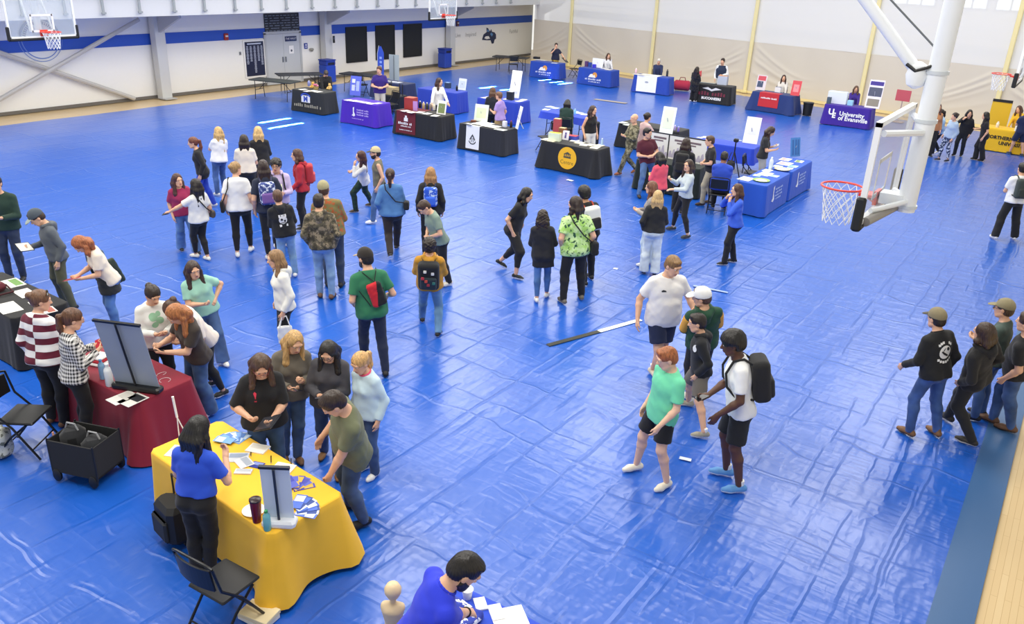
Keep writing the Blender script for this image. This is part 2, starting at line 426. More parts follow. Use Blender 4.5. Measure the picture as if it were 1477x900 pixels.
    for i, s in enumerate((-1, 1)):
        spec = names[i]
        if isinstance(spec, str): tg_, pole, palm, curl, hb = ARM[spec]
        else:
            tg_, pole, palm, curl, hb = ARM[spec[0]]; tg_ = spec[1]
            if len(spec) > 2: curl = spec[2]
        sh = T(s * (sw - .004), -.005, .266); w = loc(tg_[1:]) if tg_[0] == 'w' else T(s * tg_[0] * (1 + .25 * (B - 1) if tg_[0] > .1 else 1), tg_[1] * (1 + .5 * max(0, B - 1)), tg_[2])
        V = lambda q: s * q[0] * xr + q[1] * yf + q[2] * up
        el, w = two_bone(sh, w, .168 * H, .150 * H, V(pole))
        cone('ua%d' % i, sh, el, .031 * b2, .0235 * b2, .025)
        m_ = el + (w - el) * .3; cone('fa%d' % i, el, m_, .0225 * b2, .0235 * b2, .015); cone('fa%d' % i, m_, w, .0235 * b2, .0155, .015)
        hd = nrm(nrm(w - el) * .9 + V(hb) * .7)
        hands.append((w, hd, V(palm), s, curl)); J['sh%d' % i], J['el%d' % i], J['wr%d' % i] = sh, el, w
    allp = np.array([p for q in prims for p in (q[1], q[2])]); lo, hi = allp.min(0) - .17 * H * max(1, B * .9), allp.max(0) + .12 * H
    sk = skin(skin_c)
    F = Field(lo, hi, v)
    for tg_, a, b, ra, rb, k, f_ in prims: F.cone(a, b, ra, rb, k, f_)
    vs, qs, ix = [], [], []
    def addm(mv, mq, mi=0):
        off = sum(len(q) for q in vs); vs.append(mv); qs.append(mq + off); ix.append(np.full(len(mq), mi) if np.isscalar(mi) else mi)
    addm(*F.mesh())
    for w, hd, pn, s, curl in hands: addm(*hand_mesh(w, hd, pn, s, .103 * H, curl, vf))
    # head
    hs = (H / 1.75) ** .6 * (1.05 if not fem else 1.02)
    hy, hp = math.radians(look[0]), math.radians(look[1])
    upv = nrm(up + A(0, 0, .5)); hx = nrm(xr * math.cos(hy) + yf * math.sin(hy)); hx = nrm(hx - upv * np.dot(hx, upv)); hf = np.cross(upv, hx)
    hz = nrm(upv * math.cos(hp) + hf * math.sin(hp)); hf = np.cross(hz, hx)
    neck_top = T(0, .010, .352)
    hc = neck_top + hz * .095 * hs + hf * .018 * hs
    R = np.array([hx, hf, hz]); P = lambda x, y, z: hc + hs * (x * hx + y * hf + z * hz)
    HF = Field(hc - .2, hc + .2, vh)
    HF.ell(P(0, -.012, .03), A(.075, .096, .088) * hs, R, .02)
    HF.ell(P(0, .028, -.028), A(.060, .068, .086) * hs, R, .03)
    HF.cone(P(-.022, .052, -.092), P(.022, .052, -.092), .024 * hs, .024 * hs, .03)
    HF.cone(P(-.05, 0, -.065), P(-.02, .05, -.092), .022 * hs, .02 * hs, .025); HF.cone(P(.05, 0, -.065), P(.02, .05, -.092), .022 * hs, .02 * hs, .025)
    HF.cone(T(0, -.004, .30), P(0, -.018, -.06), (.030 if fem else .035) * b2 * H, (.028 if fem else .032) * H, .025)
    if dist < 29:
        HF.cone(P(-.04, .082, .030), P(.04, .082, .030), .014 * hs, .014 * hs, .02)
        for s in (-1, 1): HF.ell(P(s * .031, .100, .008), A(.019, .014, .013) * hs, R, .014, True)
        HF.cone(P(0, .086, .012), P(0, .108, -.026), .009 * hs, .0135 * hs, .012)
        for s in (-1, 1): HF.cone(P(s * .01, .096, -.030), P(s * .012, .094, -.030), .009 * hs, .008 * hs, .008)
        HF.ell(P(0, .086, -.058), A(.026, .015, .0075) * hs, R, .008); HF.ell(P(0, .083, -.069), A(.021, .015, .0075) * hs, R, .006)
        for s in (-1, 1): HF.ell(P(s * .076, -.006, -.008), A(.011, .022, .033) * hs, R, .006)
    hv, hq = HF.mesh(); cen = hv[hq].mean(1); q = (cen - hc) @ R.T / hs
    lips = ((q[:, 0] / .025) ** 2 + ((q[:, 2] + .063) / .0125) ** 2 < 1) & (q[:, 1] > .083)
    addm(hv, hq, lips.astype(int))
    lc = lin(skin_c); lipm = plain('b4685f' if lc[0] > .35 else '6b3a34', .45, name='lips')
    # the body stays one mesh
    body = mesh_np('body', np.concatenate(vs), np.concatenate(qs), [sk, lipm], root, np.concatenate(ix))
    if dist < 22:
        for s in (-1, 1):
            mb = MB(); mb.lathe([(.0005, -.0125 * hs)] + [(.0120 * hs * math.cos(a), .0120 * hs * math.sin(a)) for a in (-1.1, -.6, -.2, .2, .6, .95)], P(s * .031, .0815, .008), 10, np.array([hx, hz * .62, hf]).T)
            mb.mat(1).lathe([(.0066 * hs, .0112 * hs), (.0062 * hs, .0128 * hs), (.002 * hs, .0134 * hs)], P(s * .031, .0815, .008), 10, np.array([hx, hz * .7, hf]).T)
            e = mb.build('eye', [plain('f2efe8', .2), plain('2a1a10', .15)], root, True)
        hcol = hair[1] if hair else '3a2a20'
        for s in (-1, 1): mb = MB(); mb.tube([P(s * .014, .095, .028), P(s * .030, .096, .034), P(s * .047, .085, .029)], [.0035 * hs, .0042 * hs, .002 * hs], 6); mb.build('eyebrow', hairm(hcol), root, True)
    if glasses and dist < 24:
        mb = MB()
        for s in (-1, 1):
            mb.tube([P(s * .033 + .023 * math.cos(a), .108, .004 + .018 * math.sin(a)) for a in np.linspace(0, 2 * math.pi, 14)[:-1]], .0022, 5, True)
            mb.tube([P(s * .056, .106, .008), P(s * .078, .06, .01), P(s * .081, -.005, .008)], .0022, 5)
        mb.tube([P(-.01, .11, .008), P(.01, .11, .008)], .0022, 5); mb.build('glasses', plain(glasses, .3), root, True)
    if beard and dist < 29:
        b_ = Field(hc - .2, hc + .2, vh); o = .007
        b_.ell(P(0, .028, -.03), A(.060 + o, .068 + o, .087 + o) * hs, R, .02); b_.cone(P(-.022, .052, -.094), P(.022, .052, -.094), (.024 + o) * hs, (.024 + o) * hs, .03)
        b_.cone(P(-.05, 0, -.06), P(-.02, .05, -.092), (.024 + o) * hs, (.022 + o) * hs, .02); b_.cone(P(.05, 0, -.06), P(.02, .05, -.092), (.024 + o) * hs, (.022 + o) * hs, .02)
        b_.cut(P(0, .04, -.038), hz * 1 + hf * .42); b_.ell(P(0, .11, -.062), A(.024, .03, .013) * hs, R, .004, True); b_.cut(P(0, -.01, 0), -hf)
        mv, mq = b_.mesh(); mesh_np('beard', mv, mq, hairm(beard), root)
    # hair
    st, hcol = hair if hair else ('bald', '3a2a20')
    S = {'root': root, 'T': T, 'P': P, 'R': R, 'H': H, 'J': J, 'xr': xr, 'yf': yf, 'up': up, 'v': v, 'vh': vh, 'hs': hs, 'dist': dist, 'hands': hands, 'B': B, 'sw': sw, 'pel': pel, 'hc': hc, 'Rw': Rw, 'phi': phi}
    if st != 'bald':
        dn = -nrm(A(0, 0, 1) * .75 + up * .6)                    # long hair hangs
        h_ = Field(hc - A(.28, .28, .62), hc + A(.28, .28, .26), vh)
        o = {'short': .010, 'buzz': .004, 'afro': .03, 'curly': .024}.get(st, .014)
        h_.ell(P(0, -.015, .034), A(.075 + o, .096 + o, .088 + o) * hs, R, .01)
        if st in ('afro', 'curly'):
            for j in range(26 if st == 'curly' else 30):
                a = j * 2.4; zz = (j + .5) / 30; rr = math.sqrt(max(0, 1 - (zz * 1.15 - .25) ** 2))
                h_.ell(P(.082 * rr * math.cos(a), -.015 + .1 * rr * math.sin(a), .03 + .1 * (zz * 1.15 - .25)), A(.026, .026, .026) * hs, None, .01)
        if st in ('short', 'buzz', 'afro', 'curly'):
            h_.ell(P(0, -.045, -.02), A(.066 + o, .062 + o, .075) * hs, R, .02)
            if st == 'short': h_.ell(P(.008, .050, .092), A(.055, .036, .024) * hs, R, .02)
            h_.cut(P(0, -.075, -.075), -hz * 1 + hf * .3)
        face_c = (.068, .085, .088) if st in ('short', 'buzz', 'afro', 'curly') else (.060, .085, .094)
        cut_face = lambda: h_.ell(P(0, .105, -.030), A(*face_c) * hs * A(1.0, 1, 1), R, .006, True)
        cut_face()
        if st in ('short', 'buzz', 'afro', 'curly'):
            h_.box(P(0, .052, -.055), A(.13, .042, .062) * hs, R, .01, 0, True)
            for s in (-1, 1): h_.ell(P(s * .085, .0, -.03), A(.03, .028, .04) * hs, R, .004, True)
        if st in ('long', 'bob', 'longer', 'wavy', 'bowl'):
            Ln = {'long': .30, 'bob': .15, 'longer': .40, 'wavy': .30, 'bowl': .035}[st]
            for s in (-1, 1):
                p0 = P(s * .062, .0, .03); p1 = P(s * .083, -.006, -.06); p2 = p1 + dn * Ln * .45 + hf * .012 + hx * s * .012; p3 = p1 + dn * Ln * .95 - hf * .01 + hx * s * .006
                h_.cone(p0, p1, .028, .032, .02); h_.cone(p1, p2, .032, .036, .02); h_.cone(p2, p3, .036, .016, .02)
            for q_ in (-.05, 0, .05):
                p0 = P(q_, -.07, .0); p1 = P(q_ * 1.3, -.088, -.08); p2 = p1 + dn * Ln * .9 - yf * .02
                h_.cone(p0, p1, .045, .045, .03); h_.cone(p1, p2, .043, .026, .03)
            h_.ell(P(0, .120, -.020), A(.055, .088, .104) * hs, R, .010, True); h_.ell(P(0, .112, .052), A(.046, .058, .058) * hs, R, .012, True)
        if st in ('pony', 'bun', 'braid'):
            h_.ell(P(0, -.045, -.015), A(.07, .062, .07) * hs, R, .02); h_.cut(P(0, -.07, -.075), -hz + hf * .5)
            h_.box(P(0, .052, -.06), A(.13, .045, .06) * hs, R, .01, 0, True)
            if st == 'bun': h_.ell(P(0, -.115, .055), A(.045, .042, .045) * hs, None, .008)
            else:
                p0 = P(0, -.105, .045); p1 = P(0, -.150, .02); p2 = p1 + dn * .13 - yf * .005; p3 = p1 + dn * .30 + yf * .03
                h_.cone(p0, p1, .022, .03, .01); h_.cone(p1, p2, .03, .034, .01); h_.cone(p2, p3, .034, .014, .01)
        if st in ('wavy', 'curly'): h_.ripple(.006, .055, 1.0)
        # strand grooves round the head axis
        X, Y, Z = h_.ax[0][:, None, None] - hc[0], h_.ax[1][None, :, None] - hc[1], h_.ax[2][None, None, :]
        if dist < 20: h_.D = h_.D + (.0022 * np.sin(np.arctan2(Y, X) * 34 + 3 * np.sin(Z * 30))).astype(np.float32)
        mv, mq = h_.mesh()
        if len(mv): S['hair'] = mesh_np('hair', mv, mq, hairm(hcol), root)
    if cap:
        col, mode = cap[0], (cap[1] if len(cap) > 1 else 'f'); c_ = Field(hc - .26, hc + .26, vh); o = .016; sg = -1 if mode == 'b' else 1
        c_.ell(P(0, -.012, .038), A(.076 + o, .097 + o, .092 + o) * hs, R, .01); c_.cut(P(0, 0, .026), -hz + hf * .10 * sg)
        mv, mq = c_.mesh(); cp = mesh_np('cap', mv, mq, cloth(col), root)
        c_ = Field(hc - .28, hc + .28, vh); c_.ell(P(0, sg * .115, .036), A(.072, .075, .010) * hs, np.array([hx, nrm(hf - hz * .18 * sg), nrm(hz + hf * .18 * sg)]), .004)
        c_.cut(P(0, sg * .07, 0), -hf * sg); mv, mq = c_.mesh(); mesh_np('brim', mv, mq, cloth(cap[2] if len(cap) > 2 else col), cp)
    # clothes
    def garment(name, tags, off, mats, cuts=(), late=(), rip=.004, wl=.11, kk=.02, extra_=(), padd=0.0):
        g = Field(lo - .06, hi + .06, v)
        for tg_, a, b, ra, rb, k, f_ in prims:
            if tg_ in tags: g.cone(a, b, ra + off + (padd if tg_ == 'pel' else 0), rb + off + (padd if tg_ == 'pel' else 0), max(k, kk), f_)
        for e in extra_: g.cone(*e)
        for p, n_ in cuts: g.cut(p, n_)
        for e in late: g.cone(*e)
        if rip: g.ripple(rip, wl, rnd.random() * 6)
        mv, mq = g.mesh(); return mesh_np(name, mv, mq, mats, root) if len(mv) else None
    if pants:
        st, pm = pants[0], pants[1]; fit = pants[2] if len(pants) > 2 else {}
        names_ = {'jeans': 'jeans', 'leggings': 'leggings', 'pants': 'trousers', 'wide': 'trousers', 'shorts': 'shorts', 'skirt': 'skirt', 'widejeans': 'jeans', 'crop': 'trousers'}
        o = {'leggings': .005, 'jeans': .011, 'pants': .013, 'wide': .014, 'widejeans': .013, 'shorts': .016, 'skirt': .012, 'crop': .016}[st]
        late = []
        cut = [(T(0, 0, fit.get('w', .075)), up)]
        if st == 'skirt':
            g_ = fit.get('len', .25); late = [(T(0, 0, .02), pel + A(0, 0, -g_ * H), .066 * H * B, .095 * H * B, .02, (xr, .7), 1)]
        else:
            for i in (0, 1):
                k_, a_, h_p = J['knee%d' % i], J['ank%d' % i], J['hip%d' % i]
                r0 = (.054 if fem else .051) * b2 * H + o
                if st == 'shorts':
                    e = h_p + (k_ - h_p) * fit.get('len', .86); late.append((h_p, e, r0, .047 * b2 * H + o + .006, .03, None, 1))
                else:
                    rk = .034 * b2 * H + {'leggings': .004, 'jeans': .012, 'pants': .016, 'wide': .03, 'widejeans': .022, 'crop': .034}[st]
                    ra = {'leggings': .021 * H + .006, 'jeans': .052, 'pants': .056, 'wide': .085, 'widejeans': .092, 'crop': .05}[st]
                    e = k_ + (a_ - k_) * ({'leggings': .95, 'crop': .72}.get(st, 1.10 if sit is None else 1.0))
                    late.append((h_p, k_, r0, rk, .03)); 
                    if st == 'leggings':
                        m_ = k_ + (a_ - k_) * .3 + A(0, -.008 * H, 0); late.append((k_, m_, rk, .035 * b2 * H + .004, .02)); late.append((m_, e, .035 * b2 * H + .004, ra, .02, None, 1))
                    else:
                        m_ = k_ + (a_ - k_) * .3 + A(0, -.008 * H, 0); late.append((k_, m_, rk, .034 * b2 * H + .010 + max(0, ra - .056) * .5, .02)); late.append((m_, e, .034 * b2 * H + .010 + max(0, ra - .056) * .5, ra, .025, None, 1))
        S['pants'] = garment(names_[st], ('pel',), o, pm, cut, late, 0 if st == 'leggings' else .003, .14)
    if shirt:
        nm, sl, sm = shirt[0], shirt[1], shirt[2]; fit = shirt[3] if len(shirt) > 3 else {}
        hem = fit.get('hem', -.03); lo_ = fit.get('loose', .5); o = .007 + .010 * lo_
        ex = [(T(0, .004, .2), T(0, .004, hem - .05), (.060 * b2 + .004 * lo_) * H + o * .5, ((.066 if fem else .062) * B + .006 * lo_ + fit.get('flare', 0)) * H + (.014 if pants and pants[0] != 'leggings' else .006), .03, (xr, .63))]
        if B > 1.12: ex.append((T(0, .025 * B, .0), T(0, .03 * B, .12), .058 * B * H, .052 * B * H, .04, (xr, .68)))
        nz_ = fit.get('neck', .318)
        cuts = [(T(0, 0, hem), -up), (T(0, .0, nz_), nrm(up + yf * fit.get('scoop', .30)))]
        late = []
        for i in (0, 1):
            s_, e_, w_ = J['sh%d' % i], J['el%d' % i], J['wr%d' % i]; r0 = .031 * b2 * H + o * .9
            if sl == 0: continue
            if sl == 's': late.append((s_, s_ + (e_ - s_) * fit.get('sl', .72), r0, .029 * b2 * H + .008 + .010 * lo_, .025, None, 1))
            else:
                late.append((s_, e_, r0, .0235 * b2 * H + o * .9, .025)); f_ = .97 if sl == 'l' else .35
                late.append((e_, e_ + (w_ - e_) * f_, .0235 * b2 * H + o * .9, (.0165 if sl == 'l' else .0235) * H + .009 + .008 * lo_, .02, None, 1))
        S['shirt'] = garment(nm, ('tor', 'trap', 'pel') if hem < 0.05 else ('tor', 'trap'), o, sm, cuts, late, .0012 + .0028 * lo_, .15, extra_=ex, padd=.012 if pants and pants[0] != 'leggings' else .004)
        if sl == 0:
            pass
        if fit.get('hood'):
            hm = fit['hood'] if not isinstance(fit['hood'], bool) else sm
            g = Field(lo, hi + .1, v)
            for s in (-1, 1): g.cone(T(s * .045, .035, .318), T(s * .052, -.03, .318), .016 * H, .020 * H, .02); g.cone(T(s * .052, -.03, .318), T(0, -.062, .29), .020 * H, .030 * H, .03)
            g.cone(T(0, -.058, .30), T(0, -.066, .245), .032 * H, .022 * H, .03, (xr, .7)); g.ripple(.003, .08, 2); mv, mq = g.mesh(); mesh_np('hood', mv, mq, hm, S['shirt'])
        if fit.get('collar'):
            g = Field(T(0, 0, .32) - .16, T(0, 0, .32) + .16, v * .6); cm = fit['collar']
            n_ = 16
            for j in range(n_):
                a0 = 2 * math.pi * j / n_; a1 = a0 + 2 * math.pi / n_
                g.cone(T(.040 * math.sin(a0), .002 + .037 * math.cos(a0), .318 - .012 * math.cos(a0)), T(.040 * math.sin(a1), .002 + .037 * math.cos(a1), .318 - .012 * math.cos(a1)), .011, .011, .006)
            mv, mq = g.mesh(); mesh_np('collar', mv, mq, cm, S['shirt'])
    if shoes:
        for i in (0, 1):
            a_ = J['ank%d' % i]; s = (-1, 1)[i]; out = .18 * s
            f_ = nrm(A(out, 1, 0)); u_ = A(0, 0, 1)
            if J['back%d' % i]: f_ = nrm(f_ - A(0, 0, .45)); u_ = nrm(A(0, 0, 1) - f_ * f_[2])
            r_ = np.cross(f_, u_); k_ = H / 1.75 * (.93 if fem else 1.0); base = a_ - u_ * ank + (A(0, 0, 0) if not J['back%d' % i] else f_ * .0)
            Q = lambda x, y, z: base + k_ * (x * r_ + y * f_ + z * u_)
            sv = min(v, .010) if dist < 20 else v; g = Field(base - .26, base + .26, sv); FLZ = None
            g.cone(Q(0, -.055, .042), Q(0, .09, .032), .040 * k_, .041 * k_, .03); g.cone(Q(0, .09, .030), Q(s * -.006, .155, .024), .041 * k_, .030 * k_, .03)
            g.cone(Q(0, -.03, .05), Q(0, -.02, shoes[2] if len(shoes) > 2 else .088), .038 * k_, .036 * k_, .02, None, 1)
            g.cut(Q(0, 0, .0), -u_); mv, mq = g.mesh()
            if len(mv):
                cz = ((mv[mq].mean(1) - base) @ u_) / k_
                mesh_np('shoe', mv, mq, [plain(shoes[0], .6), plain(shoes[1], .6)], root, (cz < .024).astype(int))
            if len(shoes) > 3:
                g = Field(base - .26, base + .3, sv); g.cone(Q(0, -.02, .07), Q(0, -.018, .145), .033 * k_, .035 * k_, .01, None, 1); mv, mq = g.mesh(); mesh_np('sock', mv, mq, cloth(shoes[3]), root)
    if extra: extra(S)
    return S
def decal(S, target, verts, faces, c, n, upv, mat, name='print', off=.004, rev=.6):
    """lay a flat figure on the cloth of `target`: c centre, n outward normal, both in the wearer's frame"""
    me = target.data; bv = BVHTree.FromPolygons([v.co for v in me.vertices], [tuple(p.vertices) for p in me.polygons])
    n = nrm(n); u = nrm(np.asarray(upv) - n * np.dot(upv, n)); x = np.cross(u, n); out = []
    for p in verts:
        q = np.asarray(c) + x * p[0] + u * p[1] + n * rev
        hit = bv.ray_cast(Vector(q), Vector(-n), rev * 2)
        out.append(np.array(hit[0]) + n * off if hit[0] is not None else np.asarray(c) + x * p[0] + u * p[1])
    mb = MB(); mb.add(out, faces); return mb.build(name, mat, target)
# ---------------------------------------------------------------- light
w = bpy.data.worlds.new('world'); bpy.context.scene.world = w; w.use_nodes = True
wt = w.node_tree; bgn = wt.nodes['Background']; bgn.inputs[1].default_value = .62
tc = wt.nodes.new('ShaderNodeTexCoord'); sp = wt.nodes.new('ShaderNodeSeparateXYZ'); rp = wt.nodes.new('ShaderNodeValToRGB')
wt.links.new(tc.outputs['Generated'], sp.inputs[0]); wt.links.new(sp.outputs[2], rp.inputs[0]); wt.links.new(rp.outputs[0], bgn.inputs[0])
rp.color_ramp.elements[0].color = (1.33, 1.31, 1.24, 1); rp.color_ramp.elements[1].color = (.50, .49, .46, 1); rp.color_ramp.elements[1].position = .75
def area(name, loc, aim, sx, sy, e, col=(1, 1, 1), spread=180):
    l = bpy.data.lights.new(name, 'AREA'); l.shape = 'RECTANGLE'; l.size = sx; l.size_y = sy; l.energy = e; l.color = col; l.spread = math.radians(spread)
    o = bpy.data.objects.new(name, l); C.objects.link(o); o.location = loc
    o.rotation_euler = (Vector(aim) - Vector(loc)).to_track_quat('-Z', 'Y').to_euler(); return o
for i, x in enumerate((-24, -17, -10, -3)):
    for j, y in enumerate((3, 12, 21, 30)):
        area('high_bay_lamp', (x, y, 9.5), (x, y, 0), 4.5, 3.0, 400, (1, .965, .90))
# narrow lamps added overhead, imitating three small groups of sun patches on the tarpaulin
def patch_beam(px, py, qx, qy, wd, e):
    a, b = G(px, py), G(qx, qy); c = (a + b) / 2; d = b - a
    o = area('sun_patch_beam', (c[0], c[1], 9.2), (c[0], c[1], 0), float(np.linalg.norm(d)), wd, e, (1, .9, .75), .4)
    o.rotation_euler = (0, 0, math.atan2(d[1], d[0]))
for q in ((374, 177, 418, 170, .15, 260), (388, 185, 436, 177, .13, 230), (778, 116, 793, 114, .13, 120), (793, 119, 811, 117, .13, 120), (806, 121.5, 825, 119, .13, 120), (693, 127, 716, 124, .14, 150), (722, 130, 738, 128, .13, 120)): patch_beam(*q)

# ---------------------------------------------------------------- floor
def wood():
    t = NT('maple'); x = t.xyz(); br = t.n('TexBrick', Scale=1.0); br.offset = .37
    mp = t.n('Mapping'); mp.inputs['Rotation'].default_value = (0, 0, math.pi / 2); t.l(t.coord(), mp.inputs['Vector']); t.l(mp.outputs[0], br.inputs['Vector'])
    for k, v in {'Color1': lin('e0c79a'), 'Color2': lin('d6ba8b'), 'Mortar': lin('b9986a'), 'Mortar Size': .002, 'Brick Width': 1.1, 'Row Height': .06}.items(): br.inputs[k].default_value = v
    nz = t.noise(2.5, 4); t.base(t.mix(t.math('MULTIPLY', nz, .3), br.outputs[0], lin('cdae7c'))); t.set(Roughness=.3); return t.m
mb = MB(); mb.box((-11.5, 19, -.11), (44, 56, .16)); o = mb.build('floor', wood()); tag(o, kind='structure')
def tarp():
    t = NT('blue_tarpaulin'); co = t.coord(); x = t.xyz()
    nz = t.noise(.9, 4); n2 = t.noise(.35, 3)
    wx = t.math('ADD', x[0], t.math('MULTIPLY', t.math('SUBTRACT', nz, .5), .16)); wy = t.math('ADD', x[1], t.math('MULTIPLY', t.math('SUBTRACT', nz, .5), .2))
    def ridge(c, period, width, off=0.0):
        f = t.math('FRACT', t.math('ADD', t.math('DIVIDE', c, period), off)); d = t.math('ABSOLUTE', t.math('SUBTRACT', f, .5))
        return t.math('MAXIMUM', t.math('SUBTRACT', 1.0, t.math('DIVIDE', d, width / period)), 0.0)
    m1 = t.math('GREATER_THAN', t.noise(.55, 2, None), .50)
    sm = t.n('MapRange'); sm.inputs[1].default_value = .44; sm.inputs[2].default_value = .56; t.l(t.noise(.7, 2), sm.inputs[0])
    sm2 = t.n('MapRange'); sm2.inputs[1].default_value = .47; sm2.inputs[2].default_value = .58
    mp = t.n('Mapping'); mp.inputs['Location'].default_value = (7, 3, 0); t.l(co, mp.inputs['Vector']); t.l(t.noise(.8, 2, mp.outputs[0]), sm2.inputs[0])
    wv = t.math('ADD', x[1], t.math('MULTIPLY', t.math('SUBTRACT', t.noise(.45, 3), .5), 1.1))
    h = t.math('MULTIPLY', ridge(wx, 1.52, .04), sm.outputs[0])
    h = t.math('ADD', h, t.math('MULTIPLY', ridge(wx, .56, .026, .3), sm2.outputs[0]))
    h = t.math('ADD', h, t.math('MULTIPLY', ridge(wx, .83, .03, .1), t.math('MULTIPLY', t.math('SUBTRACT', 1.0, sm.outputs[0]), .8)))
    h = t.math('ADD', h, t.math('MULTIPLY', ridge(wv, 1.15, .035, .2), t.math('MULTIPLY', sm.outputs[0], .8)))
    h = t.math('ADD', h, t.math('MULTIPLY', ridge(wv, .7, .028, .6), t.math('MULTIPLY', sm2.outputs[0], .55)))
    # crumple: stretched ridged noise in three directions
    my = t.n('MapRange'); my.inputs[1].default_value = 3.0; my.inputs[2].default_value = 9.0; my.inputs[3].default_value = 1.2; my.inputs[4].default_value = 1.0; t.l(x[1], my.inputs[0])
    for rot, sc, st, amp in ((.35, (.5, 2.4, 1), 1.0, .16), (-.5, (2.0, .45, 1), 1.0, .20), (1.1, (1.3, 1.0, 1), 1.2, .14)):
        mp = t.n('Mapping'); mp.inputs['Rotation'].default_value = (0, 0, rot); mp.inputs['Scale'].default_value = sc; t.l(co, mp.inputs['Vector'])
        v = t.noise(st, 3, mp.outputs[0], .6); r_ = t.math('SUBTRACT', 1.0, t.math('ABSOLUTE', t.math('MULTIPLY', t.math('SUBTRACT', v, .5), 7)))
        r_ = t.math('MAXIMUM', r_, 0.0)
        h = t.math('ADD', h, t.math('MULTIPLY', t.math('MULTIPLY', t.math('POWER', r_, 1.6), amp), my.outputs[0]))
    h = t.math('ADD', h, t.math('MULTIPLY', t.noise(5, 3), .07))
    mr = t.n('MapRange'); mr.inputs[1].default_value = -9.0; mr.inputs[2].default_value = -2.5; mr.inputs[3].default_value = .8; mr.inputs[4].default_value = 2.2; t.l(x[0], mr.inputs[0])
    h = t.math('MULTIPLY', h, mr.outputs[0])
    t.bump(h, .27, .05)
    c1, c2 = lin('1254ba'), lin('1d60c8')
    t.base(t.mix(n2, c1, c2)); t.set(Roughness=.28, IOR=1.5); t.b.inputs['Coat Weight'].default_value = .38; t.b.inputs['Coat Roughness'].default_value = .24; t.b.inputs['Specular IOR Level'].default_value = .55
    return t.m
# a thin sheet with low swells in it, edges at the taped borders
nx, ny = 110, 150; X = np.linspace(-27.32, 0, nx); Y = np.linspace(-5, 39.6, ny)
gx, gy = np.meshgrid(X, Y, indexing='ij'); lim = 40.15 - (gx + 27) * .160
gy = np.minimum(gy, 1e9); gy = -5 + (gy + 5) * ((lim + 5) / 44.6)
gz = -.012 + .007 * np.sin(gx * 2.1 + .6 * np.sin(gy * 1.7)) * np.sin(gy * 1.3 + .8 * np.sin(gx * .9))
ii = np.arange(nx * ny).reshape(nx, ny); q = np.stack([ii[:-1, :-1], ii[1:, :-1], ii[1:, 1:], ii[:-1, 1:]], -1).reshape(-1, 4)
o = mesh_np('floor_tarpaulin', np.stack([gx, gy, gz], -1).reshape(-1, 3), q, tarp())
tag(o, 'huge shiny wrinkled blue tarpaulin covering the gym floor', 'tarpaulin')
mb = MB(); mb.box((.17, 17, -.019), (.36, 44, .024)); o = mb.build('trim_1', plain('3d6494', .3)); tag(o, kind='structure')
# tape strip lying on the tarpaulin
a, b, c = G(790, 498), G(864, 478), G(924, 461)
def strip(name, p, q, wd, mat, lab, cat='tape'):
    d = nrm(q - p); s = np.array([-d[1], d[0], 0]) * wd / 2; mb = MB(); mb.poly([p - s, q - s, q + s, p + s], (0, 0, .004)); o = mb.build(name, mat); return tag(o, lab, cat)
strip('floor_tape', a, b, .09, plain('39392f', .6), 'dark grey half of the long tape strip on the open blue floor')
strip('floor_tape', b, c, .09, plain('f4f4ee', .5), 'bright white half of the long tape strip on the open blue floor')
strip('floor_tape', G(980, 660), G(997, 664), .06, plain('d8e0ee', .5), 'short pale tape scrap behind the boy in the mint t-shirt')
strip('floor_tape', G(1000, 412), G(1050, 422), .06, plain('9db4ea', .5), 'thin pale line of tape beyond the white cap')
strip('floor_tape', G(858, 143), G(904, 149), .28, plain('a99f96', .5), 'long beige tape patch on the floor before the back row tables')
strip('paper_scrap', G(818, 259), G(826, 261), .1, plain('f0f0f0', .6), 'small white paper scrap on the floor before the round gold emblem', 'paper')
strip('paper_scrap', G(885, 387), G(891, 388), .07, plain('f0f0f0', .6), 'tiny white paper scrap on the open floor left of the woman in white jeans', 'paper')

# ---------------------------------------------------------------- left wall
WX = -28.9
wallm = plain('f3f3f0', .7)
mb = MB(); mb.box((WX - .15, 19.5, 1.55), (.3, 49, 3.1)); o = mb.build('wall_left', wallm); tag(o, kind='structure')
mb = MB(); mb.box((WX + .012, 19.6, 2.11), (.024, 48.6, .39)); o = mb.build('trim_2', plain('2354bd', .55)); tag(o, kind='structure')
mb = MB(); mb.box((WX + .02, 19.6, .05), (.04, 48.6, .1)); o = mb.build('baseboard_left', plain('6d6a66', .6)); tag(o, kind='structure')
mb = MB(); mb.box((-27.85, 19.5, 3.36), (2.4, 49, .56)); o = mb.build('balcony', plain('d4d6d8', .6)); tag(o, kind='structure', label='pale running track balcony along the left wall', cat='balcony')
rail = empty('balcony_railing', (-26.6, 19, 3.5)); tag(rail, 'grey metal railing bolted along the edge of the balcony', 'railing')
for x_, y_ in ((30, 14), (92, 12), (147, 11), (200, 10), (250, 9), (294, 9), (338, 8), (376, 7), (412, 7), (449, 6), (482, 6), (514, 5), (544, 5), (572, 4), (599, 4), (672, 3), (695, 3), (715, 3), (736, 2)):
    p = onX(x_, y_, -26.62); mb = MB(); mb.box((.03, p[1] - 19, .15), (.05, .07, .95)); mb.box((.045, p[1] - 19, -.27), (.08, .13, .06)); mb.build('post', plain('9aa0a4', .4), rail)
for z in (.24, .6): mb = MB(); mb.tube([(.04, -24, z), (.04, 21.8, z)], .022, 6); mb.build('rail', plain('8f9294', .4), rail)
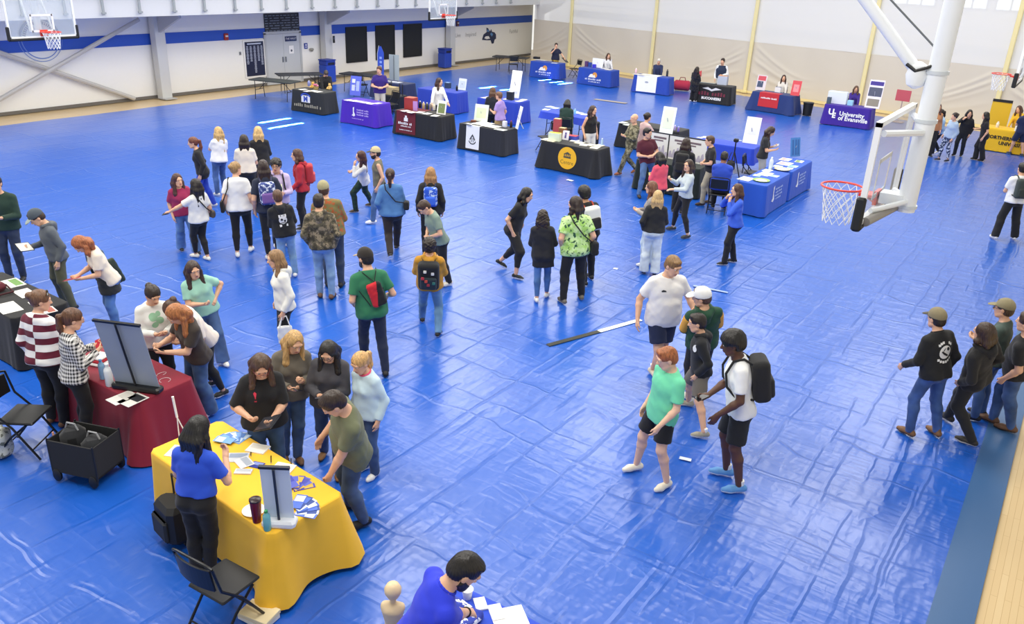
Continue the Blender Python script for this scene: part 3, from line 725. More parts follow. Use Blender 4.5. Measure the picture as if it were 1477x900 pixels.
def column(y, x, lab):
    r = empty('steel_column', (x, y, 0)); tag(r, lab, 'column')
    f = 1; mb = MB(); mb.box((0, 0, 1.54), (.07, .40, 3.08)); mb.box((-.13, -.19, 1.54), (.3, .03, 3.08)); mb.box((-.13, .19, 1.54), (.3, .03, 3.08)); mb.build('post', plain('cfd0ce', .5), r)
    mb = MB(); mb.poly([(.0, -.05, 2.35), (.0, -.05, 3.07), (1.35, -.05, 3.07), (1.35, -.05, 2.95)], (0, .1, 0)); mb.build('bracket', plain('b9babb', .5), r)
    mb = MB(); mb.box((.02, 0, .015), (.5, .5, .03)); mb.build('base_plate', plain('b5b5b2', .5), r)
column(18.62, -28.5, 'grey steel column by the crossed braces on the left wall')
column(26.9, -28.5, 'grey steel column between the double door and the black boards')
column(35.75, -28.5, 'grey steel column beside the far blue bin and hoop')
column(44.1, -28.3, 'grey steel column at the far end of the left wall')
for (p, q), lab in ((((0, 143), (200, 28)), 'steel brace rising to the right across the left wall'), (((-10, 72), (198, 143)), 'steel brace falling to the right across the left wall')):
    a, b = onX(*p, -28.55), onX(*q, -28.55); d = b - a; a = a - d * ((a[2] - .07) / d[2] if d[2] > 0 else .06); b[2] = min(b[2], 3.07)
    if a[2] < .06: a = b + (a - b) * ((b[2] - .06) / (b[2] - a[2]))
    if b[2] < .06: b = a + (b - a) * ((a[2] - .06) / (a[2] - b[2]))
    if 'falling' in lab: a[0] = b[0] = -28.72
    mb = MB(); mb.tube([a, b], .075, 8); tag(mb.build('diagonal_brace', plain('c2c0bc', .45), None, True), lab, 'brace')
def wallbox(name, p, q, mat, lab, cat, th=.05, parent=None):
    a, b = onX(*p, WX), onX(*q, WX); c = (a + b) / 2; mb = MB(); mb.box((WX + th / 2 + (.012 if parent is None else .012), c[1], c[2]), (th, abs(b[1] - a[1]), abs(b[2] - a[2])))
    o = mb.build(name, mat); return tag(o, lab, cat)
def wall_text(parent, y0, z0, txt, size, mat, x, name='lettering', bold=0.0):
    v, f = text_mesh(txt, size, bold); mb = MB(); mb.add([(x, y0 + p[0], z0 + p[1]) for p in v], f)   # read from +X: +Y runs to the reader's right
    return mb.build(name, mat, parent)
white = plain('f2f2f2', .5); black = plain('131416', .5); navy = plain('141d3d', .4)
# record board left of the door
b_ = empty('record_board', (WX + .03, 23.1, 1.12)); tag(b_, 'dark navy record board with columns of white lettering and white border', 'board')
mb = MB(); mb.box((0, 0, 0), (.04, 1.08, 1.5)); mb.build('border', white, b_)
mb = MB(); mb.box((.012, 0, 0), (.04, .94, 1.36)); mb.build('panel', navy, b_)
mb = MB()
for cx_, n_ in ((-.37, 14), (-.19, 12), (.0, 21), (.19, 12), (.36, 15)):
    for k in range(n_): mb.box((.034, cx_, .50 - k * .052), (.004, .12 * (.7 + .3 * ((k * 7) % 5) / 5), .022))
mb.box((.034, 0, .60), (.004, .7, .05)); mb.build('lettering', plain('c9d2e6', .5), b_)
# dark board over the door
b_ = empty('honour_board', (WX + .03, 24.66, 2.48)); tag(b_, 'black board with rows of small lettering above the grey double door', 'board')
mb = MB(); mb.box((0, 0, 0), (.05, 1.85, .76)); mb.build('panel', plain('1c1f26', .4), b_)
mb = MB()
for k in range(7):
    for j in range(9): mb.box((.027, -.8 + j * .2 + .04 * ((j * k) % 3 - 1), .30 - k * .1), (.004, .12 + .05 * ((j + k) % 2), .035))
mb.build('lettering', plain('77828f', .5), b_)
# double door
d_ = empty('door_1', (WX, 24.63, 0)); tag(d_, kind='structure')
mb = MB()
for y in (-.95, .95): mb.box((.03, y, 1.05), (.1, .1, 2.1))
mb.box((.03, 0, 2.1), (.1, 2.0, .1)); mb.build('door_frame', plain('b7bbc0', .5), d_)
for s in (-1, 1):
    mb = MB(); mb.box((.03, s * .452, 1.02), (.06, .895, 2.04)); lf = mb.build('door_leaf', plain('c3c8ce', .45), d_)
    mb = MB(); mb.box((.08, s * .08 + (0 if s > 0 else 0), 1.0), (.05, .05, .22)); mb.build('door_handle', plain('8d9296', .3, .6), lf)
s_ = empty('door_sign', (WX + .075, 25.05, 1.83)); tag(s_, 'dark blue door sign with white lettering on the grey double door', 'sign')
mb = MB(); mb.box((0, 0, 0), (.02, .62, .2)); mb.build('plate', plain('1c2a5a', .4), s_); wall_text(s_, 0, 0, 'THE VAULT', .115, white, .0125)
p_ = empty('notice', (WX + .07, 25.05, 1.38)); tag(p_, 'white paper notice taped on the grey double door', 'notice')
mb = MB(); mb.box((0, 0, 0), (.006, .26, .33)); mb.build('sheet', white, p_); mb = MB(); mb.lathe([(.05, 0), (.05, .003)], (.004, 0, -.04), 12, np.array([[0, 0, 1], [0, 1, 0], [1, 0, 0]])); mb.build('print', plain('44506a'), p_)
s_ = empty('room_sign', (WX + .02, 25.92, 1.48)); tag(s_, 'small blue square sign beside the grey double door', 'sign')
mb = MB(); mb.box((0, 0, 0), (.025, .2, .24), None, .01); mb.build('plate', plain('2b44a0', .4), s_); mb = MB(); mb.box((.015, 0, .04), (.004, .07, .07)); mb.box((.015, 0, -.05), (.004, .12, .03)); mb.build('pictogram', white, s_)
c_ = empty('wall_dispenser', (WX + .06, 26.2, 1.32)); tag(c_, 'small grey dispenser on the wall beside the blue sign', 'dispenser'); mb = MB(); mb.box((0, 0, 0), (.12, .22, .1), None, .03); mb.build('case', plain('9c9c94', .4), c_); mb = MB(); mb.box((.03, 0, -.06), (.05, .08, .03)); mb.build('spout', plain('55585a', .4), c_)
for px, lab, dk in ((325, 'red fire alarm under the blue stripe left of the record board', 'a02a22'), (659, 'dark fire alarm under the blue stripe left of the bear emblem', '5a2a2c')):
    p = onX(px, 53 if px < 400 else 34, WX); r = empty('fire_alarm', (WX + .05, p[1], p[2])); tag(r, lab, 'alarm')
    mb = MB(); mb.box((0, 0, 0), (.08, .2, .26), None, .02); mb.build('case', plain(dk, .4), r); mb = MB(); mb.box((.05, 0, .03), (.04, .12, .06), None, .01); mb.build('strobe', plain('e8e4e0', .2), r)
r = empty('light_switch', (WX + .02, *onX(346, 77, WX)[1:])); tag(r, 'small grey switch plate left of the record board', 'switch'); mb = MB(); mb.box((0, 0, 0), (.02, .09, .13)); mb.build('plate', plain('8d8f92', .4), r); mb = MB(); mb.box((.015, 0, 0), (.02, .03, .05)); mb.build('toggle', plain('55585a', .4), r)
r = empty('card_reader', (-28.28, 26.9 + .12, 1.75)); tag(r, 'small black card reader on the column right of the door', 'reader'); mb = MB(); mb.box((.01, 0, 0), (.05, .13, .3), None, .02); mb.build('case', black, r); mb = MB(); mb.box((.04, 0, .05), (.01, .08, .1)); mb.build('screen', plain('5a6270', .2), r)
for i, (y0, y1) in enumerate(((28.35, 29.68), (30.32, 31.62), (32.3, 33.66))):
    r = empty('black_board', (WX + .03, (y0 + y1) / 2, 1.38)); tag(r, ('leftmost of the three black wall boards', 'middle of the three black wall boards', 'rightmost of the three black wall boards')[i], 'board', 'black wall boards')
    mb = MB(); mb.box((0, 0, 0), (.05, y1 - y0, 1.54), None, .015); mb.build('panel', plain('1d2024', .8), r)
    mb = MB()
    for s in (-1, 1): mb.box((.01, s * (y1 - y0) / 2, 0), (.06, .03, 1.58)); mb.box((.01, 0, s * .78), (.06, y1 - y0, .03))
    mb.build('frame', plain('0e0f11', .5), r)
# wall emblems
r = empty('wall_emblem', (WX + .005, 39.62, 1.42)); tag(r, 'navy growling bear emblem painted on the white wall', 'emblem')
def flat(parent, pts, mat, name, k=.004): mb = MB(); mb.poly([(k, p[0], p[1]) for p in pts], (.006, 0, 0)); return mb.build(name, mat, parent)
flat(r, [(-.72, -.30), (-.60, -.02), (-.30, .10), (-.34, .34), (-.18, .30), (0, .12), (.12, .24), (.20, .10), (.44, .06), (.60, -.06), (.62, -.30), (.48, -.34), (.40, -.54), (.22, -.56), (.10, -.36), (-.3, -.34)], plain('17264f', .5), 'silhouette')
flat(r, [(-.52, -.22), (-.40, -.12), (-.12, -.12), (.02, -.26), (-.3, -.28)], plain('f0f0ee', .5), 'muzzle', .012)
flat(r, [(.02, -.02), (.14, .06), (.30, -.04), (.2, -.16)], plain('5b8fc8', .5), 'cheek', .012); flat(r, [(-.28, .12), (-.24, .24), (-.14, .22), (-.1, .1)], plain('5b8fc8', .5), 'ear', .012)
r = empty('wall_script', (WX + .005, 37.4, 1.45)); tag(r, 'faint grey script left of the bear emblem', 'lettering')
wall_text(r, 0, 0, 'Live     Inspired', .3, plain('a8a8a6', .6), .006)
r = empty('wall_script', (WX + .005, 42.0, 1.45)); tag(r, 'faint grey script right of the bear emblem', 'lettering')
wall_text(r, 0, 0, 'Faithful', .3, plain('a8a8a6', .6), .006)
r = empty('wall_seal', (WX + .03, 14.5, 2.3)); tag(r, 'round navy ring seal on the wall behind the left hoop', 'emblem')
ra = lambda R_, n=40, a0=0, a1=2 * math.pi: [(R_ * math.cos(a0 + (a1 - a0) * k / n), R_ * math.sin(a0 + (a1 - a0) * k / n)) for k in range(n + 1)]
def ringm(R0, R1, mat, name, k, a0=0, a1=2 * math.pi):
    o_, i_ = ra(R1, 40, a0, a1), ra(R0, 40, a0, a1); mb = MB()
    for j in range(40): mb.poly([(k, *o_[j]), (k, *o_[j + 1]), (k, *i_[j + 1]), (k, *i_[j])])
    return mb.build(name, mat, r)
ringm(.60, .68, plain('35478c', .5), 'ring', .004, .1, math.pi - .1); ringm(.60, .63, plain('6f8fd0', .5), 'ring', .006, math.pi, 2 * math.pi); ringm(.70, .72, plain('6f8fd0', .5), 'ring', .006, math.pi, 2 * math.pi)
mb = MB()
for k in range(22):
    a = .25 + k * (math.pi - .5) / 21 
    R_ = np.array([[1, 0, 0], [0, math.cos(a), -math.sin(a)], [0, math.sin(a), math.cos(a)]]); mb.box((.008, .52 * math.cos(a), .52 * math.sin(a)), (.004, .1, .04), R_)
mb.build('lettering', plain('40508c', .5), r)
# bins
def bin_(x, y, lab):
    r = empty('recycling_bin', (x, y, 0)); tag(r, lab, 'bin')
    mb = MB(); mb.box((0, 0, .36), (.5, .56, .72), None, .03); mb.build('body', plain('1f45b4', .45), r)
    mb = MB(); mb.box((0, 0, .82), (.5, .56, .2), None, .03); mb.box((0, 0, .94), (.54, .6, .05), None, .02); mb.build('hood', plain('1a3aa0', .45), r)
    mb = MB(); mb.box((.252, 0, .8), (.01, .38, .1)); mb.build('slot', plain('0b1330', .6), r)
bin_(-28.05, 26.35, 'blue recycling bin left of the column by the double door'); bin_(-28.2, 34.75, 'blue recycling bin beside the far column')
# ---------------------------------------------------------------- curtain wall at the far end
p0, p1 = A(-24.15, 40.82, 0), A(-2.83, 37.27, 0); cd = nrm(p1 - p0); cn = A(cd[1], -cd[0], 0)           # cn points towards the camera
posts = [-.1, 5.39, 10.86, 16.3, 21.55, 26.9]
def sheet(name, s0, s1, z0, z1, mat, ns, nz_, disp):
    S_, Z_ = np.meshgrid(np.linspace(s0, s1, ns), np.linspace(z0, z1, nz_), indexing='ij'); D_ = disp(S_, Z_)
    v = p0 + S_[..., None] * cd + D_[..., None] * cn + Z_[..., None] * A(0, 0, 1); ii = np.arange(ns * nz_).reshape(ns, nz_)
    return mesh_np(name, v.reshape(-1, 3), np.stack([ii[:-1, :-1], ii[1:, :-1], ii[1:, 1:], ii[:-1, 1:]], -1).reshape(-1, 4), mat)
def swag(S_, Z_):
    t = ((S_ + .1) / 5.42) % 1.0; k = np.floor((S_ + .1) / 5.42); v = Z_ / 2.28; out = .015 * np.sin(S_ * 3 + Z_)
    for j, (a, b_, c_, wd, am) in enumerate(((.25, .55, 1, .035, .05), (.32, .62, 1, .03, .05), (.40, .70, 1, .03, .04), (.15, .35, 1, .04, .03))):
        tt = np.where(k % 2 == 1, t, 1 - t); line = a + b_ * np.clip(tt - .45, 0, 1) ** 1.5 * 2.2
        out = out + am * np.exp(-((v - line) / wd) ** 2) * np.clip((tt - .35) * 3, 0, 1) * np.clip((.97 - tt) * 12, 0, 1) * (.4 + .6 * ((k * 7 + j) % 3 > 0))
    return out
vin = NT('tan_vinyl'); vin.base(vin.mix(vin.math('MULTIPLY', vin.noise(1.2, 3), .35), 'd9d2c4', 'cdc3b2')); vin.set(Roughness=.55)
tag(sheet('divider_curtain', -2.9, 29, .10, 2.28, vin.m, 420, 40, swag), 'tan vinyl lower half of the divider curtain behind the back tables', 'curtain')
net = NT('white_netting'); tr = net.n('BsdfTransparent'); mx = net.n('MixShader'); mx.inputs[0].default_value = .72
net.base('fbfcfc'); net.set(Roughness=.9); net.l(tr.outputs[0], mx.inputs[1]); net.l(net.b.outputs[0], mx.inputs[2]); net.l(mx.outputs[0], net.t.nodes['Material Output'].inputs[0])
tag(sheet('curtain_netting', -2.9, 29, 2.28, 8, net.m, 60, 8, lambda S_, Z_: .02 * np.sin(S_ * 2.2)), 'white see-through netting above the tan vinyl curtain', 'netting')
labs = ('at the left end of the back curtain', 'behind the white draped table at the back', 'behind the navy and red table at the back', 'behind the purple university table', 'behind the yellow table at the far right', 'beyond the right frame edge')
for s, lb in zip(posts[:5], labs):
    p = p0 + cd * s + cn * .09; r = empty('curtain_pole', (p[0], p[1], 0), math.atan2(cd[1], cd[0])); tag(r, 'pale yellow curtain pole ' + lb, 'pole')
    mb = MB(); mb.box((0, 0, 4), (.17, .09, 8), None, .02); mb.build('pole', plain('efe3ab', .45), r); mb = MB(); mb.box((0, -.03, .04), (.3, .2, .08), None, .01); mb.build('foot', plain('e6d89c', .45), r)
mb = MB(); a, b = p0 - cd * 2.9 + cn * .03, p0 + cd * 29 + cn * .03; mb.poly([a + A(0, 0, .0), b, b + cn * .07, a + cn * .07], (0, 0, .11)); o = mb.build('baseboard_back', plain('ead9a2', .5)); tag(o, kind='structure')
# what stands behind the netting: the back wall with its windows and the track parapet
bw = p0 - cn * 7
mb = MB(); a, b = bw - cd * 8, bw + cd * 34; mb.poly([a, b, b - cn * .3, a - cn * .3], (0, 0, 9)); o = mb.build('wall_back', plain('f8f9f9', .7)); tag(o, kind='structure')
glassm = NT('daylight_glass'); glassm.base('dcebf7'); glassm.b.inputs['Emission Color'].default_value = (.75, .88, 1, 1); glassm.b.inputs['Emission Strength'].default_value = 1.0
for i in range(4):
    c = bw + cd * (15.2 + i * 2.25) + cn * .02; r = empty('window_%d' % (i + 1), (c[0], c[1], 4.9), math.atan2(cd[1], cd[0])); tag(r, kind='structure')
    mb = MB(); mb.box((0, -.02, 0), (1.9, .05, 1.6)); mb.build('window_pane', glassm.m, r)
    mb = MB()
    for x in (-.95, -.32, .32, .95): mb.box((x, -.05, 0), (.08, .08, 1.7))
    for z in (-.8, 0, .8): mb.box((0, -.05, z), (2.0, .08, .08))
    mb.build('window_frame', plain('c4cbd0', .5), r)
tp = p0 - cn * 3.4
mb = MB(); a, b = tp - cd * 3, tp + cd * 30
for z, h_ in ((2.35, .4), (3.05, .06), (3.4, .06)): mb.poly([a + A(0, 0, z), b + A(0, 0, z), b - cn * .1 + A(0, 0, z), a - cn * .1 + A(0, 0, z)], (0, 0, h_))
o = mb.build('track_parapet', plain('cfd4d8', .6)); tag(o, 'pale rails of the running track dimly seen behind the netting', 'railing')

# ---------------------------------------------------------------- hoops
def net_mesh(mb, c, r0, r1, h, n=12, rows=6, rad=.004):
    P = lambda k, j: A(c[0] + (r0 + (r1 - r0) * (j / rows) ** .6) * math.cos(2 * math.pi * k / n), c[1] + (r0 + (r1 - r0) * (j / rows) ** .6) * math.sin(2 * math.pi * k / n), c[2] - h * j / rows)
    for k in range(n):
        for d in (1, -1):
            mb.tube([P(k + d * j * .5, j) for j in range(rows + 1)], rad, 4)
def hoop(x, y, sgn, lab, near=False, top='pole'):
    """sgn: +1 the rim points to -X (right wall hoop)"""
    r = empty('basketball_hoop', (x, y, 2.88), 0 if sgn > 0 else math.pi); tag(r, lab, 'basketball hoop')
    g = NT('clear_board'); g.base('c4d0da'); g.set(Roughness=.05); g.b.inputs['Alpha'].default_value = .28  # grey of faint reflections put into the glass tint and opacity
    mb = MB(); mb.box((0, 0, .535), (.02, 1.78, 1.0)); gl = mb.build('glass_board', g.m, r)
    mb = MB()
    for s in (-1, 1): mb.box((.01, s * .89, .535), (.06, .05, 1.07)); mb.box((.01, 0, .535 + s * .515), (.06, 1.83, .05))
    mb.build('board_frame', plain('f2f4f6', .35), r)
    mb = MB()
    for s in (-1, 1): mb.box((-.014, s * .29, .37), (.006, .05, .45)); mb.box((-.014, 0, .37 + s * .2), (.006, .6, .05))
    mb.build('target_square', white, r)
    mb = MB()
    for s in (-1, 1): mb.box((0, s * .92, .12), (.10, .07, .36), None, .02)
    mb.box((0, 0, -.03), (.10, 1.9, .07), None, .02); mb.build('edge_padding', plain('17181b', .6), r)
    rim = empty('rim', (0, 0, 0)); rim.parent = r
    red = plain('e2402f', .35)
    mb = MB(); mb.tube([(-.41 + .23 * math.cos(a), .23 * math.sin(a), .17) for a in np.linspace(0, 2 * math.pi, 37)[:-1]], .012, 8, True); mb.build('ring', red, rim, True)
    mb = MB(); mb.box((-.10, 0, .135), (.2, .22, .03)); mb.box((-.02, 0, .12), (.04, .2, .16)); mb.poly([(-.04, -.09, .07), (-.04, .09, .07), (-.22, .06, .15), (-.22, -.06, .15)], (0, 0, .012)); mb.build('bracket', red, rim)
    mb = MB(); net_mesh(mb, (-.41, 0, .165), .225, .15, .42, 12, 6, .0045 if near else .007); mb.build('net', plain('eef0f0', .8), rim)
    wm = plain('eef2f6', .35)
    if top == 'big':
        mb = MB(); mb.tube([(.30, 0, .02), (.30, 0, 7.1)], .10, 24); mb.build('hanging_pole', wm, r, True)
        mb = MB()
        for z in (.06, 1.0, 1.5): mb = MB(); mb.tube([(.30, 0, z), (.30, 0, z + .035)], .114, 24); mb.build('collar', plain('cfd6dc', .3), r, True)
        mb = MB()
        for s in (-1, 1):
            mb = MB(); mb.tube([(.05, s * .78, .95), (.30, s * .1, .90)], .035, 8); mb.build('support_arm', wm, r, True); mb = MB(); mb.tube([(.05, s * .6, .1), (.30, s * .09, .14)], .03, 8); mb.build('support_arm', wm, r, True)
        mb = MB()
        mb.box((.14, 0, .14), (.24, .2, .12)); mb.build('mount', wm, r)
        mb = MB(); mb.tube([(.06, -.8, .02), (.20, -.05, .06)], .05, 10); mb.build('lower_arm', plain('8f8a84', .4), r, True)
        # the slanting brace with its ball joint and cables, rising to the left
        mb = MB(); mb.tube([(.09, 0, 1.52), (-2.5, 0, 4.15)], .062, 14); mb.build('slanting_brace', wm, r, True)
        mb = MB(); mb.lathe([(.02, -.14), (.09, -.1), (.115, 0), (.09, .1), (.02, .14)], (.11, 0, 1.47), 16); mb.tube([(.11, 0, 1.45), (.30, 0, 1.45)], .03, 8); mb.build('ball_joint', wm, r, True)
        for a_, b_ in (((.04, .06, 1.55), (-2.55, .06, 4.15)), ((.22, .0, 1.76), (-2.0, 0, 3.6))): mb = MB(); mb.tube([a_, b_], .011, 6); mb.build('cable', plain('6c7074', .4), r)
        mb = MB(); mb.tube([(.0, -.09, 1.58), (.10, -.1, 1.52), (.20, -.08, 1.56), (.28, -.05, 1.6)], .018, 8); mb.build('clamp', black, r)
    else:
        for s in (-1, 1): mb = MB(); mb.tube([(.05, s * .3, .9), (.5, s * .25, 5)], .04, 8); mb.tube([(.05, s * .3, .15), (.5, s * .25, 1.2)], .03, 8); mb.build('hanger', wm, r, True)
        mb = MB(); mb.tube([(.25, 0, .1), (.3, 0, 6)], .09, 12); mb.build('hanging_pole', wm, r, True)
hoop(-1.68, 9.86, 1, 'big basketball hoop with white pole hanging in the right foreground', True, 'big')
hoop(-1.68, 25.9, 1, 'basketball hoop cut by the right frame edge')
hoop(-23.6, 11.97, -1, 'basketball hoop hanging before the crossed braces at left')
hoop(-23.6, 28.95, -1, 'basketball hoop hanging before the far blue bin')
# ---------------------------------------------------------------- tables, cloths and what lies on them
TZ = .745
def tablecloth(cx, cy, ang, L, W, mat, label, drop=.735, flare=.03, fold=.012, corner=.05, wl=.16, group=None, h=TZ, lift=(1, 1, 1, 1)):
    r = .05; per = []; hx, hy = L / 2, W / 2
    def seg(a, b, n):
        for k in range(n): per.append(a + (b - a) * k / n)
    cs = [A(-hx + r, -hy), A(hx - r, -hy), A(hx, -hy + r), A(hx, hy - r), A(hx - r, hy), A(-hx + r, hy), A(-hx, hy - r), A(-hx, -hy + r)]
    for k in range(8): seg(cs[k], cs[(k + 1) % 8], (max(8, int(np.linalg.norm(cs[(k + 1) % 8] - cs[k]) / .03)) if k % 2 == 0 else 5))
    P = np.array(per); n = len(P); nxt = np.roll(P, -1, 0) - np.roll(P, 1, 0); N = np.stack([nxt[:, 1], -nxt[:, 0]], 1); N /= np.linalg.norm(N, axis=1)[:, None]
    s = np.concatenate([[0], np.cumsum(np.linalg.norm(np.diff(P, axis=0), axis=1))]); tot = s[-1] + np.linalg.norm(P[0] - P[-1])
    cf = sum(w_ * np.exp(-(np.linalg.norm(P - A(a * hx, b * hy), axis=1) / .2) ** 2) for (a, b), w_ in zip(((-1, -1), (1, -1), (1, 1), (-1, 1)), lift))
    ph = rnd.random() * 6; kk = 2 * math.pi * round(tot / wl) / tot
    wave = np.sin(s * kk + ph) * .6 + np.sin(s * kk * .5 + 1.7 * ph) * .4
    v = []; R_ = 10
    v.append(np.column_stack([P * (1 - .012 / max(hx, hy)) - N * .012, np.full(n, h)])); v.append(np.column_stack([P - N * .003, np.full(n, h - .003)]))
    for j in range(R_ + 1):
        t = j / R_; off = .002 + flare * t ** 1.2 + fold * (.25 + .75 * cf * 1.5) * t * wave + corner * cf * t ** 1.1 + fold * .3 * t * np.sin(s * 2.1 + ph)
        z = h - .012 - (drop - .012) * t
        v.append(np.column_stack([P + N * off[:, None], np.full(n, z) + .012 * t * wave * cf]))
    V = np.concatenate(v); f = []
    for j in range(len(v) - 1):
        for k in range(n): f.append((j * n + k, j * n + (k + 1) % n, (j + 1) * n + (k + 1) % n, (j + 1) * n + k)[::-1])
    me = bpy.data.meshes.new('tablecloth'); me.from_pydata([tuple(p) for p in V], [], f + [tuple(range(n))]); me.update()
    o = link('tablecloth', me, mat); o.location = (cx, cy, 0); o.rotation_euler = (0, 0, ang)
    return tag(o, label, 'tablecloth', group)
def folding_table(cx, cy, ang, L, W, label, col='1b1d20', group=None, h=TZ - .006):
    r = empty('folding_table', (cx, cy, 0), ang); tag(r, label, 'table', group)
    mb = MB(); mb.box((0, 0, h - .022), (L, W, .044), None, .015); mb.build('tabletop', plain(col, .5), r)
    for s in (-1, 1):
        mb = MB(); x = s * (L / 2 - .22)
        for t in (-1, 1): mb.tube([(x, t * (W / 2 - .1), h - .045), (x, t * (W / 2 - .1), .35), (x, t * (W / 2 - .06), .012)], .014, 8)
        mb.tube([(x, -(W / 2 - .1), .35), (x, W / 2 - .1, .35)], .011, 6); mb.tube([(x, 0, .35), (x - s * .35, 0, h - .05)], .011, 6); mb.build('leg', plain('2a2c30', .4, .5), r, True)
    return r
def table_px(fl, fr, W, *a, L=None, side=1, **k):
    """front left and front right top corners, as seen"""
    p, q = G(*fl, TZ), G(*fr, TZ); d = q - p; ang = math.atan2(d[1], d[0]); L = L or float(np.linalg.norm(d)); u = d / np.linalg.norm(d); n = A(-u[1], u[0], 0) * side
    c = p + u * L / 2 + n * W / 2; return c, ang, L
BL = cloth('1a1b1f', rough=.8)
TAB = {}
def T_(key, fl, ang, L, W, mat, label, **k):
    a = math.radians(ang); u = A(math.cos(a), math.sin(a)); n = A(-u[1], u[0]); c = A(*fl) + u * L / 2 + n * W / 2
    o = tablecloth(c[0], c[1], a, L, W, mat, label, **k); TAB[key] = (o, L, W); return o
def blocks(words, size, mb, cx, cy, wd, x3=None):
    """an unreadable line of lettering: a row of letter-sized bars"""
    x = -wd / 2
    while x < wd / 2:
        n = words[int(abs(x) * 37) % len(words)]
        for k in range(n):
            if x > wd / 2: break
            hh = size * (1, .75, .75, .95)[(k + n) % 4]; mb.append((cx + x, cy - size / 2 + hh / 2, size * .5, hh)); x += size * .78
        x += size * .6
def figure(key, items, mat, name, dy=-.5, off=.006):
    """flat shapes (list of polygons in x, z around the middle of the front) laid on the front of cloth `key`"""
    o, L, W = TAB[key]; me = o.data; bv = BVHTree.FromPolygons([v.co for v in me.vertices], [tuple(p.vertices) for p in me.polygons]); mb = MB()
    for poly in items:
        pts = []
        for x, z in poly:
            h = bv.ray_cast(Vector((x, -3, z)), Vector((0, 1, 0)), 6); pts.append((x, (h[0][1] if h[0] is not None else -W / 2) - off, z))
        mb.poly(pts)
    return mb.build(name, mat, o)
def rect(x, z, w_, h_, n=1): return [[(x - w_ / 2 + w_ * k / n, z - h_ / 2), (x - w_ / 2 + w_ * (k + 1) / n, z - h_ / 2), (x - w_ / 2 + w_ * (k + 1) / n, z + h_ / 2), (x - w_ / 2 + w_ * k / n, z + h_ / 2)] for k in range(n)]
def lines(key, rows, mat, name='lettering'):
    R_ = []
    for cx, z, wd, sz in rows:
        b = []; blocks((7, 2, 9, 5, 8), sz, b, cx, z, wd)
        for x, zz, w_, h_ in b: R_ += rect(x, zz, w_, h_)
    return figure(key, R_, mat, name, off=.008)
def words_on(key, txt, x, z, size, mat, bold=0.0, name='lettering'):
    v, f = text_mesh(txt, size, bold); return figure(key, [[(x + v[i][0], z + v[i][1]) for i in q] for q in f], mat, name, off=.010)
disc = lambda x, z, rx, rz_, n=32: [[(x + rx * math.cos(2 * math.pi * k / n), z + rz_ * math.sin(2 * math.pi * k / n)) for k in range(n)]]
W_ = plain('f4f4f4', .6); 
# --- front row, left to right
T_('msu', (-23.62, 20.4), 3, 1.5, .74, cloth('26292c'), 'black tablecloth with blue arched letters on the leftmost front row table')
figure('msu', rect(-.05, .47, .42, .24), W_, 'badge'); words_on('msu', 'M', -.05, .46, .26, plain('2f4fb5'), .012); figure('msu', [[(-.05 + .24 * math.cos(a), .55 + .13 * math.sin(a)), (-.05 + .24 * math.cos(b), .55 + .13 * math.sin(b)), (-.05 + .17 * math.cos(b), .55 + .08 * math.sin(b)), (-.05 + .17 * math.cos(a), .55 + .08 * math.sin(a))] for a, b in [(k * math.pi / 8, (k + 1) * math.pi / 8) for k in range(8)]], plain('3a5cc4'), 'arch', off=.009)
lines('msu', [(.05, .24, 1.25, .11)], plain('a8a28c'))
T_('purple', (-20.78, 20.06), 1, 1.56, .78, cloth('4a23b8'), 'purple tablecloth with white emblem and lettering in the front row', corner=.06)
fl_ = lambda x, z, s: [[(x - .10 * s, z - .16 * s), (x - .02 * s, z - .1 * s), (x - .03 * s, z + .16 * s), (x + .05 * s, z + .2 * s), (x + .03 * s, z), (x + .11 * s, z - .14 * s), (x + .03 * s, z - .2 * s)]]
figure('purple', fl_(-.2, .42, .8), W_, 'emblem'); lines('purple', [(.22, .50, .5, .05), (.22, .42, .5, .05), (.22, .34, .5, .05), (.0, .2, .5, .03)], plain('cbb9f2'))
T_('maroon', (-18.22, 19.9), 1, 1.86, .8, BL, 'black tablecloth under a maroon banner panel in the front row', fold=.02)
T_('au', (-15.38, 19.62), -1, 1.68, .75, cloth('22242b'), 'charcoal tablecloth under a white runner in the front row')
T_('lu', (-12.23, 19.3), -3, 1.84, .72, BL, 'black tablecloth with a big round gold emblem', corner=.10, flare=.05)
def runner(key, x, wd, mat, label, z1=.06, depth=None, name='table_runner'):
    o, L, W = TAB[key]; depth = depth or W; r = empty(name, o.location, o.rotation_euler[2]); tag(r, label, 'runner')
    bv = BVHTree.FromPolygons([v.co for v in o.data.vertices], [tuple(p.vertices) for p in o.data.polygons]); n = 10
    mb = MB(); mb.box((x, -W / 2 + depth / 2 - .01, TZ + .004), (wd, depth, .006)); mb.build('top_panel', mat, r)
    zs = np.linspace(TZ + .004, z1, 9); g = []
    for z in zs:
        row = []
        for k in range(n + 1):
            xx = x - wd / 2 + wd * k / n; h = bv.ray_cast(Vector((xx, -3, min(z, TZ - .02))), Vector((0, 1, 0)), 6); row.append((xx, (h[0][1] if h[0] is not None else -W / 2) - .012, z))
        g += row
    mb = MB(); f = [(i * (n + 1) + k, (i + 1) * (n + 1) + k, (i + 1) * (n + 1) + k + 1, i * (n + 1) + k + 1) for i in range(8) for k in range(n)]
    mb.add(g, f); dp = mb.build('front_panel', mat, r, True); TAB[key + '_r'] = (dp, wd, W); dp['z1'] = z1; return r
runner('maroon', -.42, .78, cloth('6a1626'), 'maroon banner panel with white tower emblem hung over a black tablecloth')
